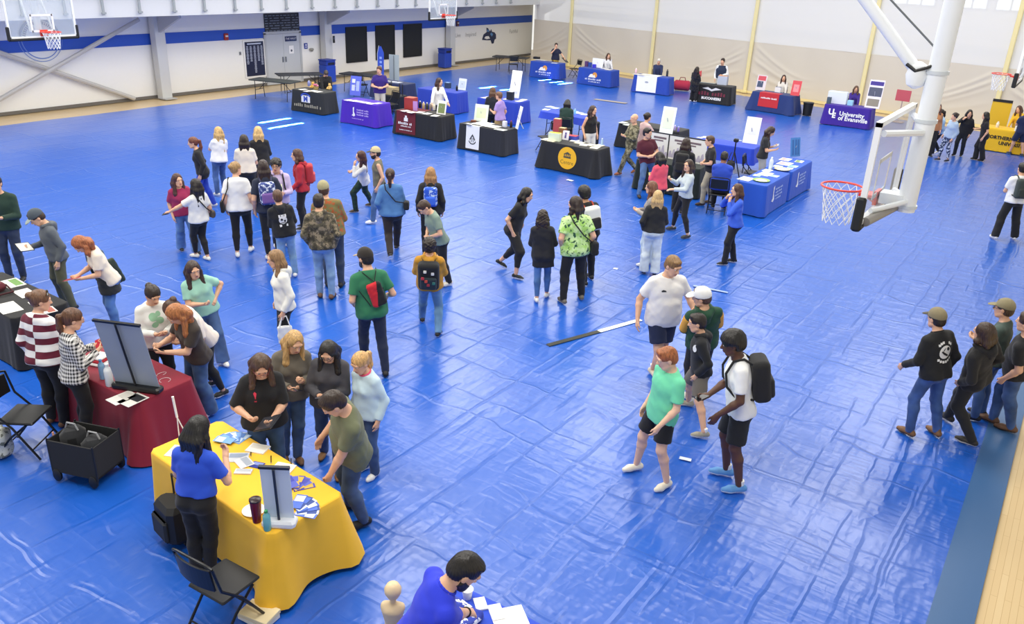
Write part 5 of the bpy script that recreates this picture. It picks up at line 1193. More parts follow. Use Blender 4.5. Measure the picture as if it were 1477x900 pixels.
scatter([(503, 144.5), (511, 145.5), (519, 146.5), (527, 148), (535, 149.5), (545, 149)], 'pale sheet on the purple front row table', 'sheets on the purple front row table', cols=('e8e4f4', 'f2f0f6', 'd8d0ee'))
easel(512, 138, 15, .42, .66, '5a6ad8', 'blue upright poster with white patches on the purple table', [(-.2, .75, .3, .2, 'dfe4fa'), (.2, .5, .3, .5, 'a8b8f0'), (-.2, .4, .3, .3, 'c8d2f6')])
scatter([(585, 160), (594, 162), (606, 162), (616, 164), (628, 167)], 'white sheet on the table with the maroon panel', 'sheets on the maroon panel table')
carton(593, 157, (.34, .3, .36), 10, z=TZ + .010, col='a03434', label='red carton with lilac front on the table with the maroon panel', lid='c86a50'); paper(599, 160, .16, .02, 8, 'b88ad0', 'lilac card leaning on the red carton', th=.3, name='card')
for k, (x, y, c_) in enumerate(((606, 155.5, '2a2c30'), (611, 157, 'c9b48a'), (616, 158, '3a4038'), (621, 158.5, '8a8078'), (626, 159, 'd8d0c0'))): bottle(x, y, .22, .05, c_, 'e4e4e4', ('black jar in the row on the maroon panel table', 'tan jar in the row on the maroon panel table', 'dark green jar in the row on the maroon panel table', 'grey jar in the row on the maroon panel table', 'cream jar in the row on the maroon panel table')[k], name='jar', cat='jar')
easel(636, 165, 5, .34, .42, 'f2f2f0', 'white framed green picture on the table with the maroon panel', [(.0, .45, .72, .7, '7a8a58')])
easel(693, 175, 10, .46, .5, 'e4efe0', 'pale green tent card on the table with the white runner', [(0, .5, .7, .6, 'd8e6c0')]); carton(683, 176, (.16, .1, .05), 20, '6a3a2a', 'small brown wooden box beside the pale green tent card', lid='8a5a40')
scatter([(676, 179), (690, 180)], 'dark folder on the table with the white runner', 'folders on the white runner table', .34, .22, ('3a3c40',)); paper(708, 182, .55, .36, -3, z=TZ + .019, col='f2f0e6', label='wide cream sheet on the table with the white runner'); paper(722, 187, .36, .22, -3, 'e8efe4', 'pale green sheet at the corner of the white runner table', col2='d8e0d0')
easel(745, 186, -35, .22, .66, 'eef0f4', 'narrow white upright poster at the right end of the white runner table', [(0, .6, .6, .4, 'd8dcea')]); bottle(737, 184, .2, .04, '30201e', 'a03040', 'small dark bottle beside the narrow white poster'); carton(728, 183, (.12, .1, .16), 0, 'dfe2f6', 'small white tissue box on the white runner table')
scatter([(788, 201), (797, 203), (829, 203), (836, 206), (843, 209), (851, 209), (858, 213), (864, 210)], 'white sheet on the table with the gold emblem', 'sheets on the gold emblem table', cols=('f2efe2', 'f0e8c8'))
carton(800, 203, (.34, .16, .22), 10, 'e0ecd0', 'green and yellow carton on the table with the gold emblem', lid='d8d040'); easel(815, 202, 5, .2, .26, 'e8e6f2', 'small white card with a purple letter on the gold emblem table', [(0, .5, .25, .6, '5a4a9a')])
for k, (x, y, c_) in enumerate(((803, 183, 'b04a50'), (809, 186, '8a5a3a'))): p = G(x, y, TZ); carton(x + 2 * k, y + 14, (.2, .16, .5 - .2 * k), 10, c_, ('red and white gift bag standing on the gold emblem table', 'brown paper bag standing on the gold emblem table')[k], name='gift_bag', cat='bag', lid='d0c090')
carton(826, 201, (.3, .22, .1), 5, '3a4ab0', 'blue tub of giveaways on the gold emblem table', lid='c03040')
bottle(868, 210, .2, .035, 'b8d8f4', 'e8f0f8', 'clear water bottle at the back of the gold emblem table', alpha=.6)
# second row
scatter([(549, 116), (558, 117), (567, 118), (575, 119)], 'white sheet on the navy cloth', 'sheets on the navy cloth', cols=('e8eaf0', 'c8d2e8'))
r = empty('pull_up_banner', (*G(579, 128)[:2], 0), .2); r.location = (-23.4, 25.6, 0); tag(r, 'tall grey back of a pull-up banner behind the navy table', 'banner'); mb = MB(); mb.box((0, 0, .05), (.5, .2, .1), None, .03); mb.build('base', plain('8a9298', .4), r); mb = MB(); mb.box((0, 0, .85), (.46, .012, 1.55)); mb.build('panel', plain('a9b6bd', .5), r); mb = MB(); mb.tube([(0, -.03, .1), (0, -.03, 1.6)], .012, 6); mb.build('pole', plain('70787e', .4), r)
r = empty('feather_flag', (-23.55, 24.95, 0), .2); fb = onplane(536, 66, A(-23.55, 24.95, 0), nrm(A(23, -24, 0))); tag(r, 'tall blue feather flag behind the man in the purple polo', 'flag')
ht = float(fb[2]); F_ = [(-.10, .55), (.02, .55), (.16, .8), (.17, ht - .25), (.05, ht), (-.06, ht - .05), (-.11, ht - .3)]
mb = MB(); mb.poly([(x, 0, z) for x, z in F_], (0, .012, 0)); fl2 = mb.build('sail', cloth('2b4fc4'), r); mb = MB()
for k in range(6): mb.box((.03, -.004, ht - .45 - k * .16), (.1, .004, .09))
mb.build('lettering', plain('8fa8ee'), fl2); mb = MB(); mb.tube([(-.12, 0, .05), (-.12, 0, ht - .3), (-.04, 0, ht + .01)], .013, 6); mb.build('pole', plain('b8bcc2', .3), r); mb = MB(); mb.box((-.12, 0, .02), (.4, .4, .03)); mb.build('foot', plain('2a2c30', .5), r)
r = empty('equipment_trolley', (-20.95, 22.95, 0), .1); tag(r, 'black trolley with tan box behind the purple front row table', 'trolley'); mb = MB(); mb.box((0, 0, .35), (.75, .5, .5), None, .03); mb.build('case', plain('18191c', .6), r); mb = MB(); mb.tube([(.2, 0, .6), (.2, 0, 1.0), (.34, 0, 1.0), (.34, 0, .6)], .018, 6); mb.build('handle', black, r)
for s in (-1, 1): mb = MB(); mb.tube([(s * .3, -.2, .05), (s * .3, .2, .05)], .05, 12); mb.build('wheel', black, r)
o = empty('box', (-21.1, 22.95, .601), .1); tag(o, 'open tan cardboard box on the black trolley', 'box'); mb = MB(); mb.box((0, 0, .13), (.4, .34, .26)); mb.build('body', plain('b8a67c', .7), o); mb = MB(); mb.box((-.24, 0, .27), (.12, .34, .01), None); mb.build('flap', plain('c4b48c', .7), o)
easel(666, 130, 5, .34, .42, 'dfe8f4', 'white upright card on the blue cloth behind the woman in white', [(0, .5, .7, .6, 'c8d6ec')]); bottle(659, 131, .2, .04, '15171c', '15171c', 'black bottle on the blue cloth behind the woman in white'); carton(646, 127, (.2, .16, .2), 0, '30405a', 'small dark box on the blue cloth behind the woman in white', lid='8fb0e0')
easel(741, 141, 3, .42, .95, 'f1f3f8', 'tall white upright poster on the blue cloth', [(0, .2, .6, .1, 'd0d6e4')]); carton(736, 144, (.24, .16, .28), 0, '20242c', 'black box in front of the tall white poster', lid='c8ccd4'); scatter([(700, 141), (706, 140), (731, 143), (749, 146), (755, 144)], 'white sheet on the blue cloth by the tall poster', 'sheets by the tall white poster')
scatter([(793, 154), (801, 156), (788, 158), (835, 163), (843, 165), (828, 161)], 'white sheet on the half length blue cloth', 'sheets on the half length blue cloth', cols=('eef2f8', 'd8ecec')); bottle(829, 165, .18, .04, '8fd0f0', 'c8e8f8', 'pale blue bottle beside the hunched person', alpha=.8)
r = empty('speaker', (-12.5, 22.65, 0), .1); tag(r, 'black floor speaker behind the woman in the black tank top', 'speaker'); mb = MB(); mb.box((0, 0, .4), (.42, .36, .8), None, .03); mb.build('cabinet', plain('141518', .6), r); mb = MB()
for z in (.25, .55): mb.lathe([(.10, 0), (.10, .01), (.04, .02)], (0, -.182, z), 18, np.array([[1, 0, 0], [0, 0, -1], [0, 1, 0]]))
mb.build('cone', plain('3a3c42', .4), r, True)
easel(960, 193, 2, .42, .78, 'eef4ee', 'tall white upright poster behind the man in the maroon polo', [(0, .55, .7, .7, 'dfe9d4')]); paper(948, 197, .5, .3, 0, '8fd8c0', 'mint green sheet below the tall white poster', col2='a8e0d0'); scatter([(906, 180), (899, 177)], 'pale sheet on the black cloth behind the soldier', 'sheets behind the soldier', cols=('d8e4d8',))
for k, (x, y) in enumerate(((973, 188), (978, 190), (969, 189))): bottle(x, y, .16, .035, ('b8a8e0', '8a78c8', 'e0d8f4')[k], 'f0f0f8', ('lilac bottle on the black cloth right of the tall poster', 'violet bottle on the black cloth right of the tall poster', 'pale lilac bottle on the black cloth right of the tall poster')[k])
p = A(-8.35, 19.75, TZ); r = empty('display_board', tuple(p), R_(-3)); tag(r, 'wide folding display board with a pale mountain print behind the visitors', 'board')
for k, (x0, x1, a) in enumerate(((-.78, -.26, .12), (-.26, .80, 0))):
    mb = MB(); mb.box(((x0 + x1) / 2, .0, .30), (x1 - x0 - .01, .02, .60)); pn = mb.build('panel', plain('efeee8', .5), r)
    mb = MB(); xx = x0
    j = 0
    while xx < x1 - .12: hh = .1 + .16 * ((j * 5 + k) % 4) / 3; mb.poly([(xx, -.014, .04), (xx + .14, -.014, .04), (xx + .09, -.014, .06 + hh), (xx + .05, -.014, .06 + hh * .9)]); xx += .10; j += 1
    mb.build('mountain_print', plain('b9b2c6', .6), pn)
    mb = MB(); mb.box(((x0 + x1) / 2, -.013, .49), ((x1 - x0) * .7, .004, .05)); mb.box(((x0 + x1) / 2 - .03, -.013, .42), ((x1 - x0) * .5, .004, .035)); mb.build('lettering', plain('7a6a70', .6), pn)
mb = MB(); mb.box((0, 0, .61), (1.6, .035, .025)); mb.build('top_rail', black, r); mb = MB(); mb.box((-.26, -.005, .3), (.03, .03, .6)); mb.build('hinge_post', black, r)
easel(1081, 207, 3, .42, .74, 'f2f4f6', 'tall white upright poster on the cloth of the seated man in blue', [(0, .6, .6, .5, 'e4e8ec')]); scatter([(1008, 199), (1018, 198), (1065, 203)], 'blue and white leaflet on the cloth of the seated man in blue', 'leaflets by the seated man in blue', cols=('3a58b0', 'e0e6f4'))
# corner tables
easel(1147, 226, 60, .34, .5, '4a86c8', 'blue leaflet rack standing on the bright blue corner table', [(-.25, .5, .16, .8, '3468a8'), (0.05, .5, .16, .8, '3468a8'), (.3, .5, .16, .8, '3468a8')], name='leaflet_rack', cat='rack')
for k, (x, y, w_, h_, c_, c2) in enumerate(((1076, 258, .4, .3, 'eef0ea', 'd8c8c0'), (1104, 251, .42, .28, 'f2f4f2', 'dfe6e6'), (1107, 246, .3, .2, 'e4f0f4', 'c8e0ec'), (1117, 254, .22, .2, 'c4dcf2', '9cc4ea'), (1132, 236, .42, .34, 'f0eef2', 'd8b8c4'), (1133, 230, .36, .26, 'eef2f6', 'e0a8a8'), (1144, 240, .28, .22, 'b4d4ee', '8cbce6'), (1122, 240, .24, .22, 'bcd8f0', 'e0ecf6'), (1092, 253, .22, .18, 'a8ccf0', 'dce8f4'), (1153, 233, .3, .2, 'd8dcc8', '7a9a60'), (1139, 243, .2, .16, 'cfe0f0', 'aaccec'))):
    paper(x, y, w_, h_, 85 + (k * 31) % 30, c_, 'pale leaflet on the bright blue corner tables', col2=c2, group='leaflets on the corner tables', name='leaflet')
for x, y, c_, lb in ((1098, 261, '9ac86a', 'round green tray at the near end of the bright blue corner table'), (1128, 245, 'c8c0a8', 'oval tan tray in the middle of the bright blue corner tables')):
    p = G(x, y, TZ); o = empty('tray', (p[0], p[1], TZ)); mb = MB(); mb.lathe([(.16, .001), (.2, .03), (.19, .03), (.15, .01)], (0, 0, 0), 20); mb.build('dish', plain(c_, .5), o, True); mb = MB(); mb.lathe([(.14, .012), (.10, .03), (.02, .036)], (0, 0, 0), 14); mb.build('contents', plain('e6ead0', .6), o, True); tag(o, lb, 'tray')
bottle(1111, 244, .3, .05, 'dfe8ee', 'f4f6f8', 'white bottle at the back edge of the bright blue corner tables')
# back row
scatter([(776, 86), (784, 87), (800, 91)], 'pale sheet on the leftmost back row table', 'sheets on the leftmost back row table', .3, .3); carton(774, 85, (.3, .2, .1), 0, '20242c', 'dark flat box on the leftmost back row table')
easel(861, 97.5, 0, .6, .42, 'e9edf4', 'white trifold display on the second back row table'); scatter([(872, 99), (878, 100.5)], 'white sheet on the second back row table', 'sheets on the second back row table', .3, .3)
for k, (x, y, c_) in enumerate(((846, 96, '5a3a6a'), (851, 96.5, '2a4a9a'), (857, 98, '3a3ad0'))): carton(x, y, (.16, .12, .24 - .04 * k), 0, c_, ('plum box on the second back row table', 'navy box on the second back row table', 'blue box on the second back row table')[k])
scatter([(918, 107), (926, 108), (934, 108.5)], 'white sheet on the white fronted back row table', 'sheets on the white fronted back row table', .3, .3); bottle(917, 106, .24, .05, 'f0c8d0', 'ffffff', 'pink jar on the white fronted back row table'); bottle(962, 110, .3, .05, '3a3a40', '20202a', 'dark bottle on the white fronted back row table')
p = G(968, 131, 0); r = empty('duffel_bag', (p[0] + .3, p[1] + .5, 0), .3); tag(r, 'red duffel bag on the floor beside the white fronted back row table', 'bag'); mb = MB(); mb.tube([(-.38, 0, .24), (-.3, 0, .24), (.3, 0, .24), (.38, 0, .24)], [.16, .23, .23, .16], 16); mb.build('body', cloth('b02a48'), r, True); mb = MB(); mb.tube([(-.15, -.05, .44), (-.1, -.05, .6), (.1, -.05, .6), (.15, -.05, .44)], .02, 6); mb.build('handle', cloth('801a34'), r, True)
carton(1042, 122, (.4, .34, .36), 10, 'b9c2d8', 'pale gift basket on the black back row table', lid='c8906a', name='gift_basket', cat='basket'); paper(1020, 120, .8, .3, 3, '22303c', 'dark mat on the black back row table', col2='9aaab0', th=.01)
easel(1096, 130, 0, .4, .6, 'd8d0d8', 'red and white poster at the left of the navy and red table', [(0, .8, .8, .3, 'c84a58'), (-.1, .4, .6, .4, '3a4a68')]); easel(1146, 138, 0, .36, .58, 'd2424e', 'red upright poster at the right of the navy and red table', [(0, .5, .6, .5, 'e88a90')]); carton(1122, 133, (.24, .16, .2), 0, 'e4e6ea', 'white box on the navy and red table', lid='5a6a8a')
carton(1207, 149, (.7, .3, .44), 3, 'e6eef8', 'white display case on the purple university table', lid='cfdcf0', name='display_case', cat='case'); carton(1226, 152, (.2, .16, .18), 0, '9ad0f0', 'pale blue box on the purple university table'); carton(1195, 149.5, (.14, .14, .24), 0, '4a5a68', 'dark jar on the purple university table', name='jar', cat='jar')
easel(1257, 156, 2, .52, 1.02, 'ece8f6', 'tall photo poster with purple heading on the purple university table', [(0, .88, .9, .14, '3a2a8a'), (0, .58, .9, .32, '4a5068'), (0, .2, .8, .26, '8a8478')])
p = G(1160, 150); mb = MB(); r = empty('waste_bin', (-9.25, 34.6, 0)); tag(r, 'black bin on the floor right of the navy and red table', 'bin'); mb.lathe([(.17, .01), (.2, .5), (.19, .5)], (0, 0, 0), 16); mb.build('body', plain('121316', .6), r, True); mb = MB(); mb.lathe([(.205, .49), (.215, .5), (.215, .52), (.2, .52)], (0, 0, 0), 16); mb.build('rim', plain('202226', .5), r, True)
r = empty('poster_stand', (-6.15, 35.9, 0), -.15); tag(r, 'red sign on a stand by the curtain behind the big hoop', 'sign'); pz = onplane(1303, 138, A(-6.15, 35.9, 0), cn); r.location = (pz[0], pz[1], 0); mb = MB(); mb.box((0, 0, pz[2]), (.55, .03, .42)); mb.build('panel', plain('c85a66', .5), r); mb = MB(); mb.tube([(0, .02, .02), (0, .02, pz[2])], .02, 6); mb.box((0, 0, .015), (.4, .3, .03)); mb.build('stand', plain('b8a0a0', .4), r)
r = empty('pull_up_banner', (-2.45, 33.6, 0), -.1); tag(r, 'yellow pull-up banner behind the yellow university table', 'banner'); mb = MB(); mb.box((0, 0, 1.0), (.62, .012, 1.05)); mb.build('panel', plain('d8b020', .5), r); mb = MB(); mb.box((0, -.01, 1.5), (.62, .02, .09)); mb.build('heading', black, r); mb = MB(); mb.box((0, 0, .04), (.66, .2, .08)); mb.tube([(0, .03, .05), (0, .03, 1.5)], .012, 6); mb.build('base', plain('8a8a8c', .4), r)
easel(1470, 190, 0, .3, .2, 'f0f0ea', 'white card on the yellow university table'); bottle(1438, 184, .2, .05, 'e8e2d0', 'f0f0f0', 'cream jar on the yellow university table')
# camera tripod by the corner table
p = G(1052, 270, 0); r = empty('tripod', (p[0], p[1], 0)); tag(r, 'black tripod with a hanging bag behind the seated man in blue', 'tripod')
for a in (0.3, 2.4, 4.5): mb = MB(); mb.tube([(0, 0, .95), (.30 * math.cos(a), .30 * math.sin(a), .012)], .014, 6); mb.build('leg', black, r)
mb = MB(); mb.tube([(0, 0, .9), (0, 0, 1.2)], .018, 8); mb.build('column', black, r); mb = MB(); mb.box((0, 0, 1.24), (.12, .1, .09), None, .02); mb.build('head', black, r)
o = empty('shoulder_bag', (p[0] + .02, p[1] - .20, 0)); tag(o, 'dark bag hanging from the tripod', 'bag'); mb = MB(); mb.box((0, 0, .62), (.22, .14, .26), None, .05); mb.build('body', cloth('26262c'), o, True); mb = MB(); mb.tube([(-.09, 0, .74), (-.04, .03, .95), (.04, .03, .95), (.09, 0, .74)], .01, 6); mb.build('strap', black, o)
p = G(1041, 318, 0); 
# ---------------------------------------------------------------- the visitors
ROOTS = []
def clear(q, seated, face):
    """keep people out of the cloths and out of each other"""
    q = np.array(q, float); m = .56 if seated else (.25 if q[1] > 12 else .13)
    for key, (o, L, W) in TAB.items():
        if key.endswith('_r') or (seated and key in ('r0', 'r1')): continue
        mm = .2 if key in ('yellow', 'bottom') else m; a = o.rotation_euler[2]; l = rz(-a) @ (q - A(o.location[0], o.location[1], 0)); ex, ey = L / 2 + (.1 if seated else mm), W / 2 + mm
        if abs(l[0]) < ex and abs(l[1]) < ey + (1.6 if seated else 0) and not (seated and abs(o.location[1] - q[1]) > 3.2):
            if seated: q = q * ((o.location[1] + ey * (1 if abs(face) < 90 else -1) + l[0] * math.sin(a)) / q[1]); continue
            elif ey - abs(l[1]) < ex - abs(l[0]): l[1] = math.copysign(ey, l[1])
            else: l[0] = math.copysign(ex, l[0])
            q = A(o.location[0], o.location[1], 0) + rz(a) @ l
    for r in ROOTS:
        d = q - r; n = math.hypot(d[0], d[1])
        if n < .46: q = q + nrm(A(d[0], d[1], 0)) * min(.12, .46 - n)
    ROOTS.append(q); return q
def PP(label, feet=None, head=None, face=0, H=None, at=None, sit=None, **k):
    o = A(0, 0, CH); fl = fr = None; off = A(0, 0, 0); dh = ray(*head) if head else None
    if feet is not None:
        f = [G(*q) for q in (feet if isinstance(feet[0], tuple) else [feet])]; at = sum(f) / len(f)
        if len(f) == 2: fl, fr = f
    if sit is not None: H = H or 1.66; z = sit + .055 * H + .47 * H; at = o + dh * ((z - CH) / dh[2]); at[2] = 0; off = A(0, 0, 0)
    elif at is None: H = H or 1.68; at = o + dh * ((H - CH) / dh[2]); at[2] = 0
    elif head:
        at = np.array([at[0], at[1], 0.])
        if H is None:
            hx = A(dh[0], dh[1]); t = float(hx @ at[:2] / (hx @ hx)); H = float(np.clip(CH + dh[2] * t, 1.54, 1.90))
        q = o + dh * ((H - CH) / dh[2]); off = A(q[0] - at[0], q[1] - at[1], 0); n_ = np.linalg.norm(off)
        if n_ > .42: off *= .42 / n_
    H = H or 1.70
    root = at + off * .3; r1 = clear(root, sit is not None, face); dl = r1 - root; root = r1
    if fl is not None: fl, fr = fl + dl, fr + dl
    cd_ = nrm(A(-root[0], -root[1])); t = math.radians(face); fd = A(cd_[0] * math.cos(t) - cd_[1] * math.sin(t), cd_[0] * math.sin(t) + cd_[1] * math.cos(t)); phi = math.atan2(-fd[0], fd[1])
    l = rz(-phi) @ (off * .7); lean = (l[0] + k.pop('lx', 0), l[1] + k.pop('ly', .03))
    if sit is not None:
        q = root - A(-math.sin(phi), math.cos(phi), 0) * .125 * H; folding_chair(q[0], q[1], phi, k.pop('chair'))
    return person(label, root, face, H - .03, fl, fr, lean=lean, sit=sit, **k)
# clothes in short
def tee(c, p=None, c2=None, **k): return ('t_shirt', 's', cloth(c, p, c2), dict(dict(loose=.7), **k))
def polo(c, **k): return ('polo_shirt', 's', cloth(c), dict(dict(loose=.6, collar=cloth(c)), **k))
def hood(c, p=None, c2=None, **k): return ('hoodie', 'l', cloth(c, p, c2), dict(dict(loose=.9, hood=True), **k))
def swt(c, p=None, c2=None, **k): return ('sweatshirt', 'l', cloth(c, p, c2), dict(dict(loose=.8), **k))
def jeans(c='4a6a98', st='jeans'): return (st, cloth(c, 'denim'))
def trs(c, st='pants', **k): return (st, cloth(c), k)
LEG = ('leggings', cloth('17171b'))
WS = ('f1efe9', 'fafafa'); BS = ('1e1e22', 'ededed'); BB = ('1c1b1d', '2a2624'); BR = ('6b4a30', '3a2a1c'); SB_ = ('4a443c', 'e8e4dc')
# things carried: every one a thing of its own, standing where its wearer stands
def onbody(S, name, label, cat):
    r = S['root']; o = empty(name, r.location, r.rotation_euler[2]); return tag(o, label, cat)
def fmesh(name, F, mat, par):
    mv, mq = F.mesh()
    return mesh_np(name, mv, mq, mat, par) if len(mv) else None
def backpack(S, label, c, c2=None, sc=1.0, strap=None, pat=None, pk=None):
    o = onbody(S, 'backpack', label, 'backpack'); T, xr, yf, up = S['T'], S['xr'], S['yf'], S['up']; R = np.array([xr, yf, up]); v = max(.010, S['v'] * .9)
    dB = .068 + .030 * (S['B'] - 1); c0 = T(0, -dB - .048 * sc, .175); h = A(.15, .085, .215) * sc
    F = Field(c0 - .38, c0 + .38, v); F.box(c0, h, R, .06 * sc); b = fmesh('pack', F, cloth(c, pat, c2) if pat else cloth(c), o)
    F = Field(c0 - .38, c0 + .38, v); F.box(c0 - yf * .075 * sc - up * .08 * sc, A(.115, .045, .10) * sc, R, .035 * sc); fmesh('pocket', F, cloth(pk or c2 or c), o)
    m = cloth(strap or c)
    for s in (-1, 1):
        mb = MB(); F_ = .078 + .02 * (S['B'] - 1)
        mb.tube([T(s * .050, -.075, .285), T(s * .055, -.03, .325), T(s * .058, .03, .318), T(s * .062, F_ - .002, .25), T(s * .070, F_, .17), T(s * .092, .03, .10), T(s * .08, -.07, .075)], .014, 6); mb.build('strap', m, o, True)
    return o
def phone(S, i, label, col='15161a', sz=(.075, .15, .009), name='phone', cat='phone', fwd=.085, up_=.018, scr=None):
    w, hd, pn, s, curl = S['hands'][i]; Y = nrm(hd); Z = nrm(pn - Y * np.dot(pn, Y)); X = np.cross(Y, Z); c = w + Y * fwd + Z * up_
    o = onbody(S, name, label, cat); mb = MB(); mb.box(tuple(c), sz, np.array([X, Y, Z]).T, .003); b = mb.build('case', plain(col, .3), o)
    if scr: mb = MB(); mb.box(tuple(c + Z * (sz[2] / 2 + .0006)), (sz[0] * .9, sz[1] * .9, .001), np.array([X, Y, Z]).T); mb.build('screen', plain(scr, .2), o)
    return o
def sling(S, label, c, side=1, bagc=None, size=(.22, .09, .15), drop=.0, name='shoulder_bag', cross=True, pat=None, c2=None):
    """bag at hip on `side` with a strap over the other (cross) or the same shoulder"""
    o = onbody(S, name, label, 'bag'); T = S['T']; B = S['B'] ** .5; a = -side if cross else side; d = (.080 if cross else .072) * B
    c0 = T(side * .155 * B, -.02, .02 - drop); v = max(.010, S['v'] * .8); R = np.array([S['yf'], S['xr'], S['up']])
    F = Field(c0 - .36, c0 + .36, v); F.box(c0, A(*size) / 2 * A(1, 1, 1), R, min(size) * .35); F.ripple(.004, .12, 1); fmesh('pouch', F, cloth(bagc or c, pat, c2) if pat else cloth(bagc or c), o)
    mb = MB(); z0 = .02 - drop + size[2] / 2 / S['H']
    if cross: pts = [T(side * .135 * B, .045, z0 - .01), T(side * .06, d + .004, .12), T(a * .03, d, .235), T(a * .062, .04, .318), T(a * .065, -.015, .332), T(a * .05, -.078 * B, .27), T(side * .05, -.082 * B, .14), T(side * .135 * B, -.06, z0 - .01)]
    else: pts = [T(side * .14 * B, .05, z0), T(side * .085, .075 * B, .2), T(side * .072, .045, .31), T(side * .075, -.02, .325), T(side * .085, -.078 * B, .22), T(side * .14 * B, -.07, z0)]
    mb.tube(pts, .011, 6); mb.build('strap', cloth(c), o, True); return o
def tote(S, i, label, c, size=(.32, .10, .34), pat=None, c2=None, name='bag'):
    w = S['hands'][i][0]; o = onbody(S, name, label, 'bag'); c0 = w + A(0, 0, -.12 - size[2] / 2 - .08); v = .012
    F = Field(c0 - .4, c0 + .4, v); F.box(c0, A(size[1], size[0], size[2]) / 2, None, .03); F.ripple(.006, .14, 2); fmesh('sack', F, cloth(c, pat, c2) if pat else cloth(c), o)
    for s in (-1, 1): mb = MB(); mb.tube([c0 + A(s * .03, -.07, size[2] / 2 - .01), w + A(s * .012, -.03, -.06), w + A(s * .012, .03, -.06), c0 + A(s * .03, .07, size[2] / 2 - .01)], .007, 6); mb.build('handle', cloth(c), o)
    return o
def sheets(S, i, label, c='f2f0ec', n=1, sz=(.15, .21, .003), c2='b83a50'):
    for k in range(n): phone(S, i, label if n == 1 else label[k], (c, c2, 'e0dcd2')[k % 3], sz, 'flyer', 'paper', .11 + .02 * k, .018 + .006 * k)
def back_print(S, mat, shapes, z=.17, sc=1.0, off=.005):
    vs, fs = [], []
    for p in shapes: b = len(vs); vs += [(x * sc, y * sc) for x, y in p]; fs.append(tuple(range(b, b + len(p))))
    decal(S, S['shirt'], vs, fs, S['T'](0, 0, z), -S['yf'], S['up'], mat, off=off)
def front_print(S, mat, shapes, z=.2, x=0.0, sc=1.0):
    vs, fs = [], []
    for p in shapes: b = len(vs); vs += [(a * sc, y * sc) for a, y in p]; fs.append(tuple(range(b, b + len(p))))
    decal(S, S['shirt'], vs, fs, S['T'](x, 0, z), S['yf'], S['up'], mat)
def skirt_over(S, name, c, ln): 
    T = S['T']; pel = S['pel']; H = S['H']; F = Field(pel - .7, pel + .5, S['v']); F.cone(T(0, 0, .09), pel + A(0, 0, -ln * H), .072 * H * S['B'], .095 * H * S['B'], .02, (S['xr'], .7), 1); F.cut(T(0, 0, .09), S['up']); F.ripple(.004, .1, 1); fmesh(name, F, cloth(c), S['root'])
def DD(x, y, r, n=18):
    P_ = lambda q, k: (x + r * q * math.cos(2 * math.pi * k / n), y + r * q * math.sin(2 * math.pi * k / n))
    return [[P_(.001, k), P_(.34, k), P_(.34, k + 1)] for k in range(n)] + [[P_(a, k), P_(b, k), P_(b, k + 1), P_(a, k + 1)] for a, b in ((.34, .67), (.67, 1)) for k in range(n)]
D_ = lambda x, y, r, n=20: [(x + r * math.cos(2 * math.pi * k / n), y + r * math.sin(2 * math.pi * k / n)) for k in range(n)]
Q_ = lambda x, y, w_, h_: [(x - w_ / 2, y - h_ / 2), (x + w_ / 2, y - h_ / 2), (x + w_ / 2, y + h_ / 2), (x - w_ / 2, y + h_ / 2)]
WH = plain('ececec', .7)
# --- left group
PP('person in dark green sweater and navy jeans cut by the left frame edge', None, (-7, 252), -20, 1.8, sex='m', shirt=swt('1f3a30'), pants=jeans('22304a'), shoes=BS, arms=('hold', 'down'), hair=('short', '2a1c14'))
S = PP('person in grey hoodie, olive trousers and grey cap looking at a tablet', [(92, 436), (106, 447)], (60, 297), -78, arms=('down', ('phone', (.06, .17, .13))), shirt=hood('5b626a'), pants=trs('565844'), cap=('4a545e', 'f', '9aa8a4'), look=(0, 28), hair=('short', '3a2a20'), shoes=('1d2336', 'f2f2f2'), skin_c='e6b898')
phone(S, 1, 'white screened tablet held by the person in the grey hoodie', '1b1c20', (.17, .24, .01), 'tablet', 'tablet', .12, .02, 'f2f2ea')
S = PP('person with reddish hair, cream t-shirt and black wrap reading flyers', (170, 478), (143, 328), -80, H=1.62, sex='f', ly=.22, look=(0, 40), arms=(('hold', (.03, .19, .12)), ('hold', (.05, .2, .13))), shirt=tee('efe3d2', loose=.6), pants=jeans('4f78b0'), hair=('bob', '9a5a34'), shoes=WS, extra=lambda S: skirt_over(S, 'wrap', '23262a', .12))
sheets(S, 0, ['white flyer on top in the hands of the person in the cream t-shirt', 'pink flyer in the hands of the person in the cream t-shirt'], 'f4f2ee', 2)
sling(S, 'dark denim tote hanging from the shoulder of the person in the cream t-shirt', '5a7490', 1, '2c3a34', (.36, .09, .40), .05, 'tote_bag', False)
PP('person in maroon and white striped rugby shirt with sunglasses on the head', None, (48, 420), 132, 1.70, sex='f', build=1.12, shirt=('rugby_shirt', 'l', cloth('6a1830', 'stripes', 'f1efec'), {'loose': .8, 'collar': cloth('f4f4f2')}), pants=trs('1a1a1e'), shoes=BR, hair=('bun', '6a4a34'), look=(-40, 10), arms=('down', 'hold'), extra=lambda S: MB().tube([S['P'](x * .02, .06 + .0 * x, .118 - .002 * x * x) for x in (-4, -3, -2, -1, 0, 1, 2, 3, 4)], .010, 6).build('sunglasses', plain('1a1412', .2), S['root'], True))
S = PP('person in black and white checked shirt with long brown ponytail and glasses', None, (90, 447), 98, 1.64, sex='f', shirt=('shirt', 'l', cloth('1c1c20', 'plaid', 'e8e6e2'), {'loose': .8}), pants=trs('17171b'), shoes=BB, hair=('pony', '5a3a26'), glasses='a87a5a', look=(0, 14), arms=(('phone', (.03, .16, .17)), ('phone', (.03, .15, .15))))
phone(S, 0, 'red leaflet in the hands of the person in the checked shirt', 'c0283a', (.1, .16, .006), 'leaflet', 'paper', .09, .02)
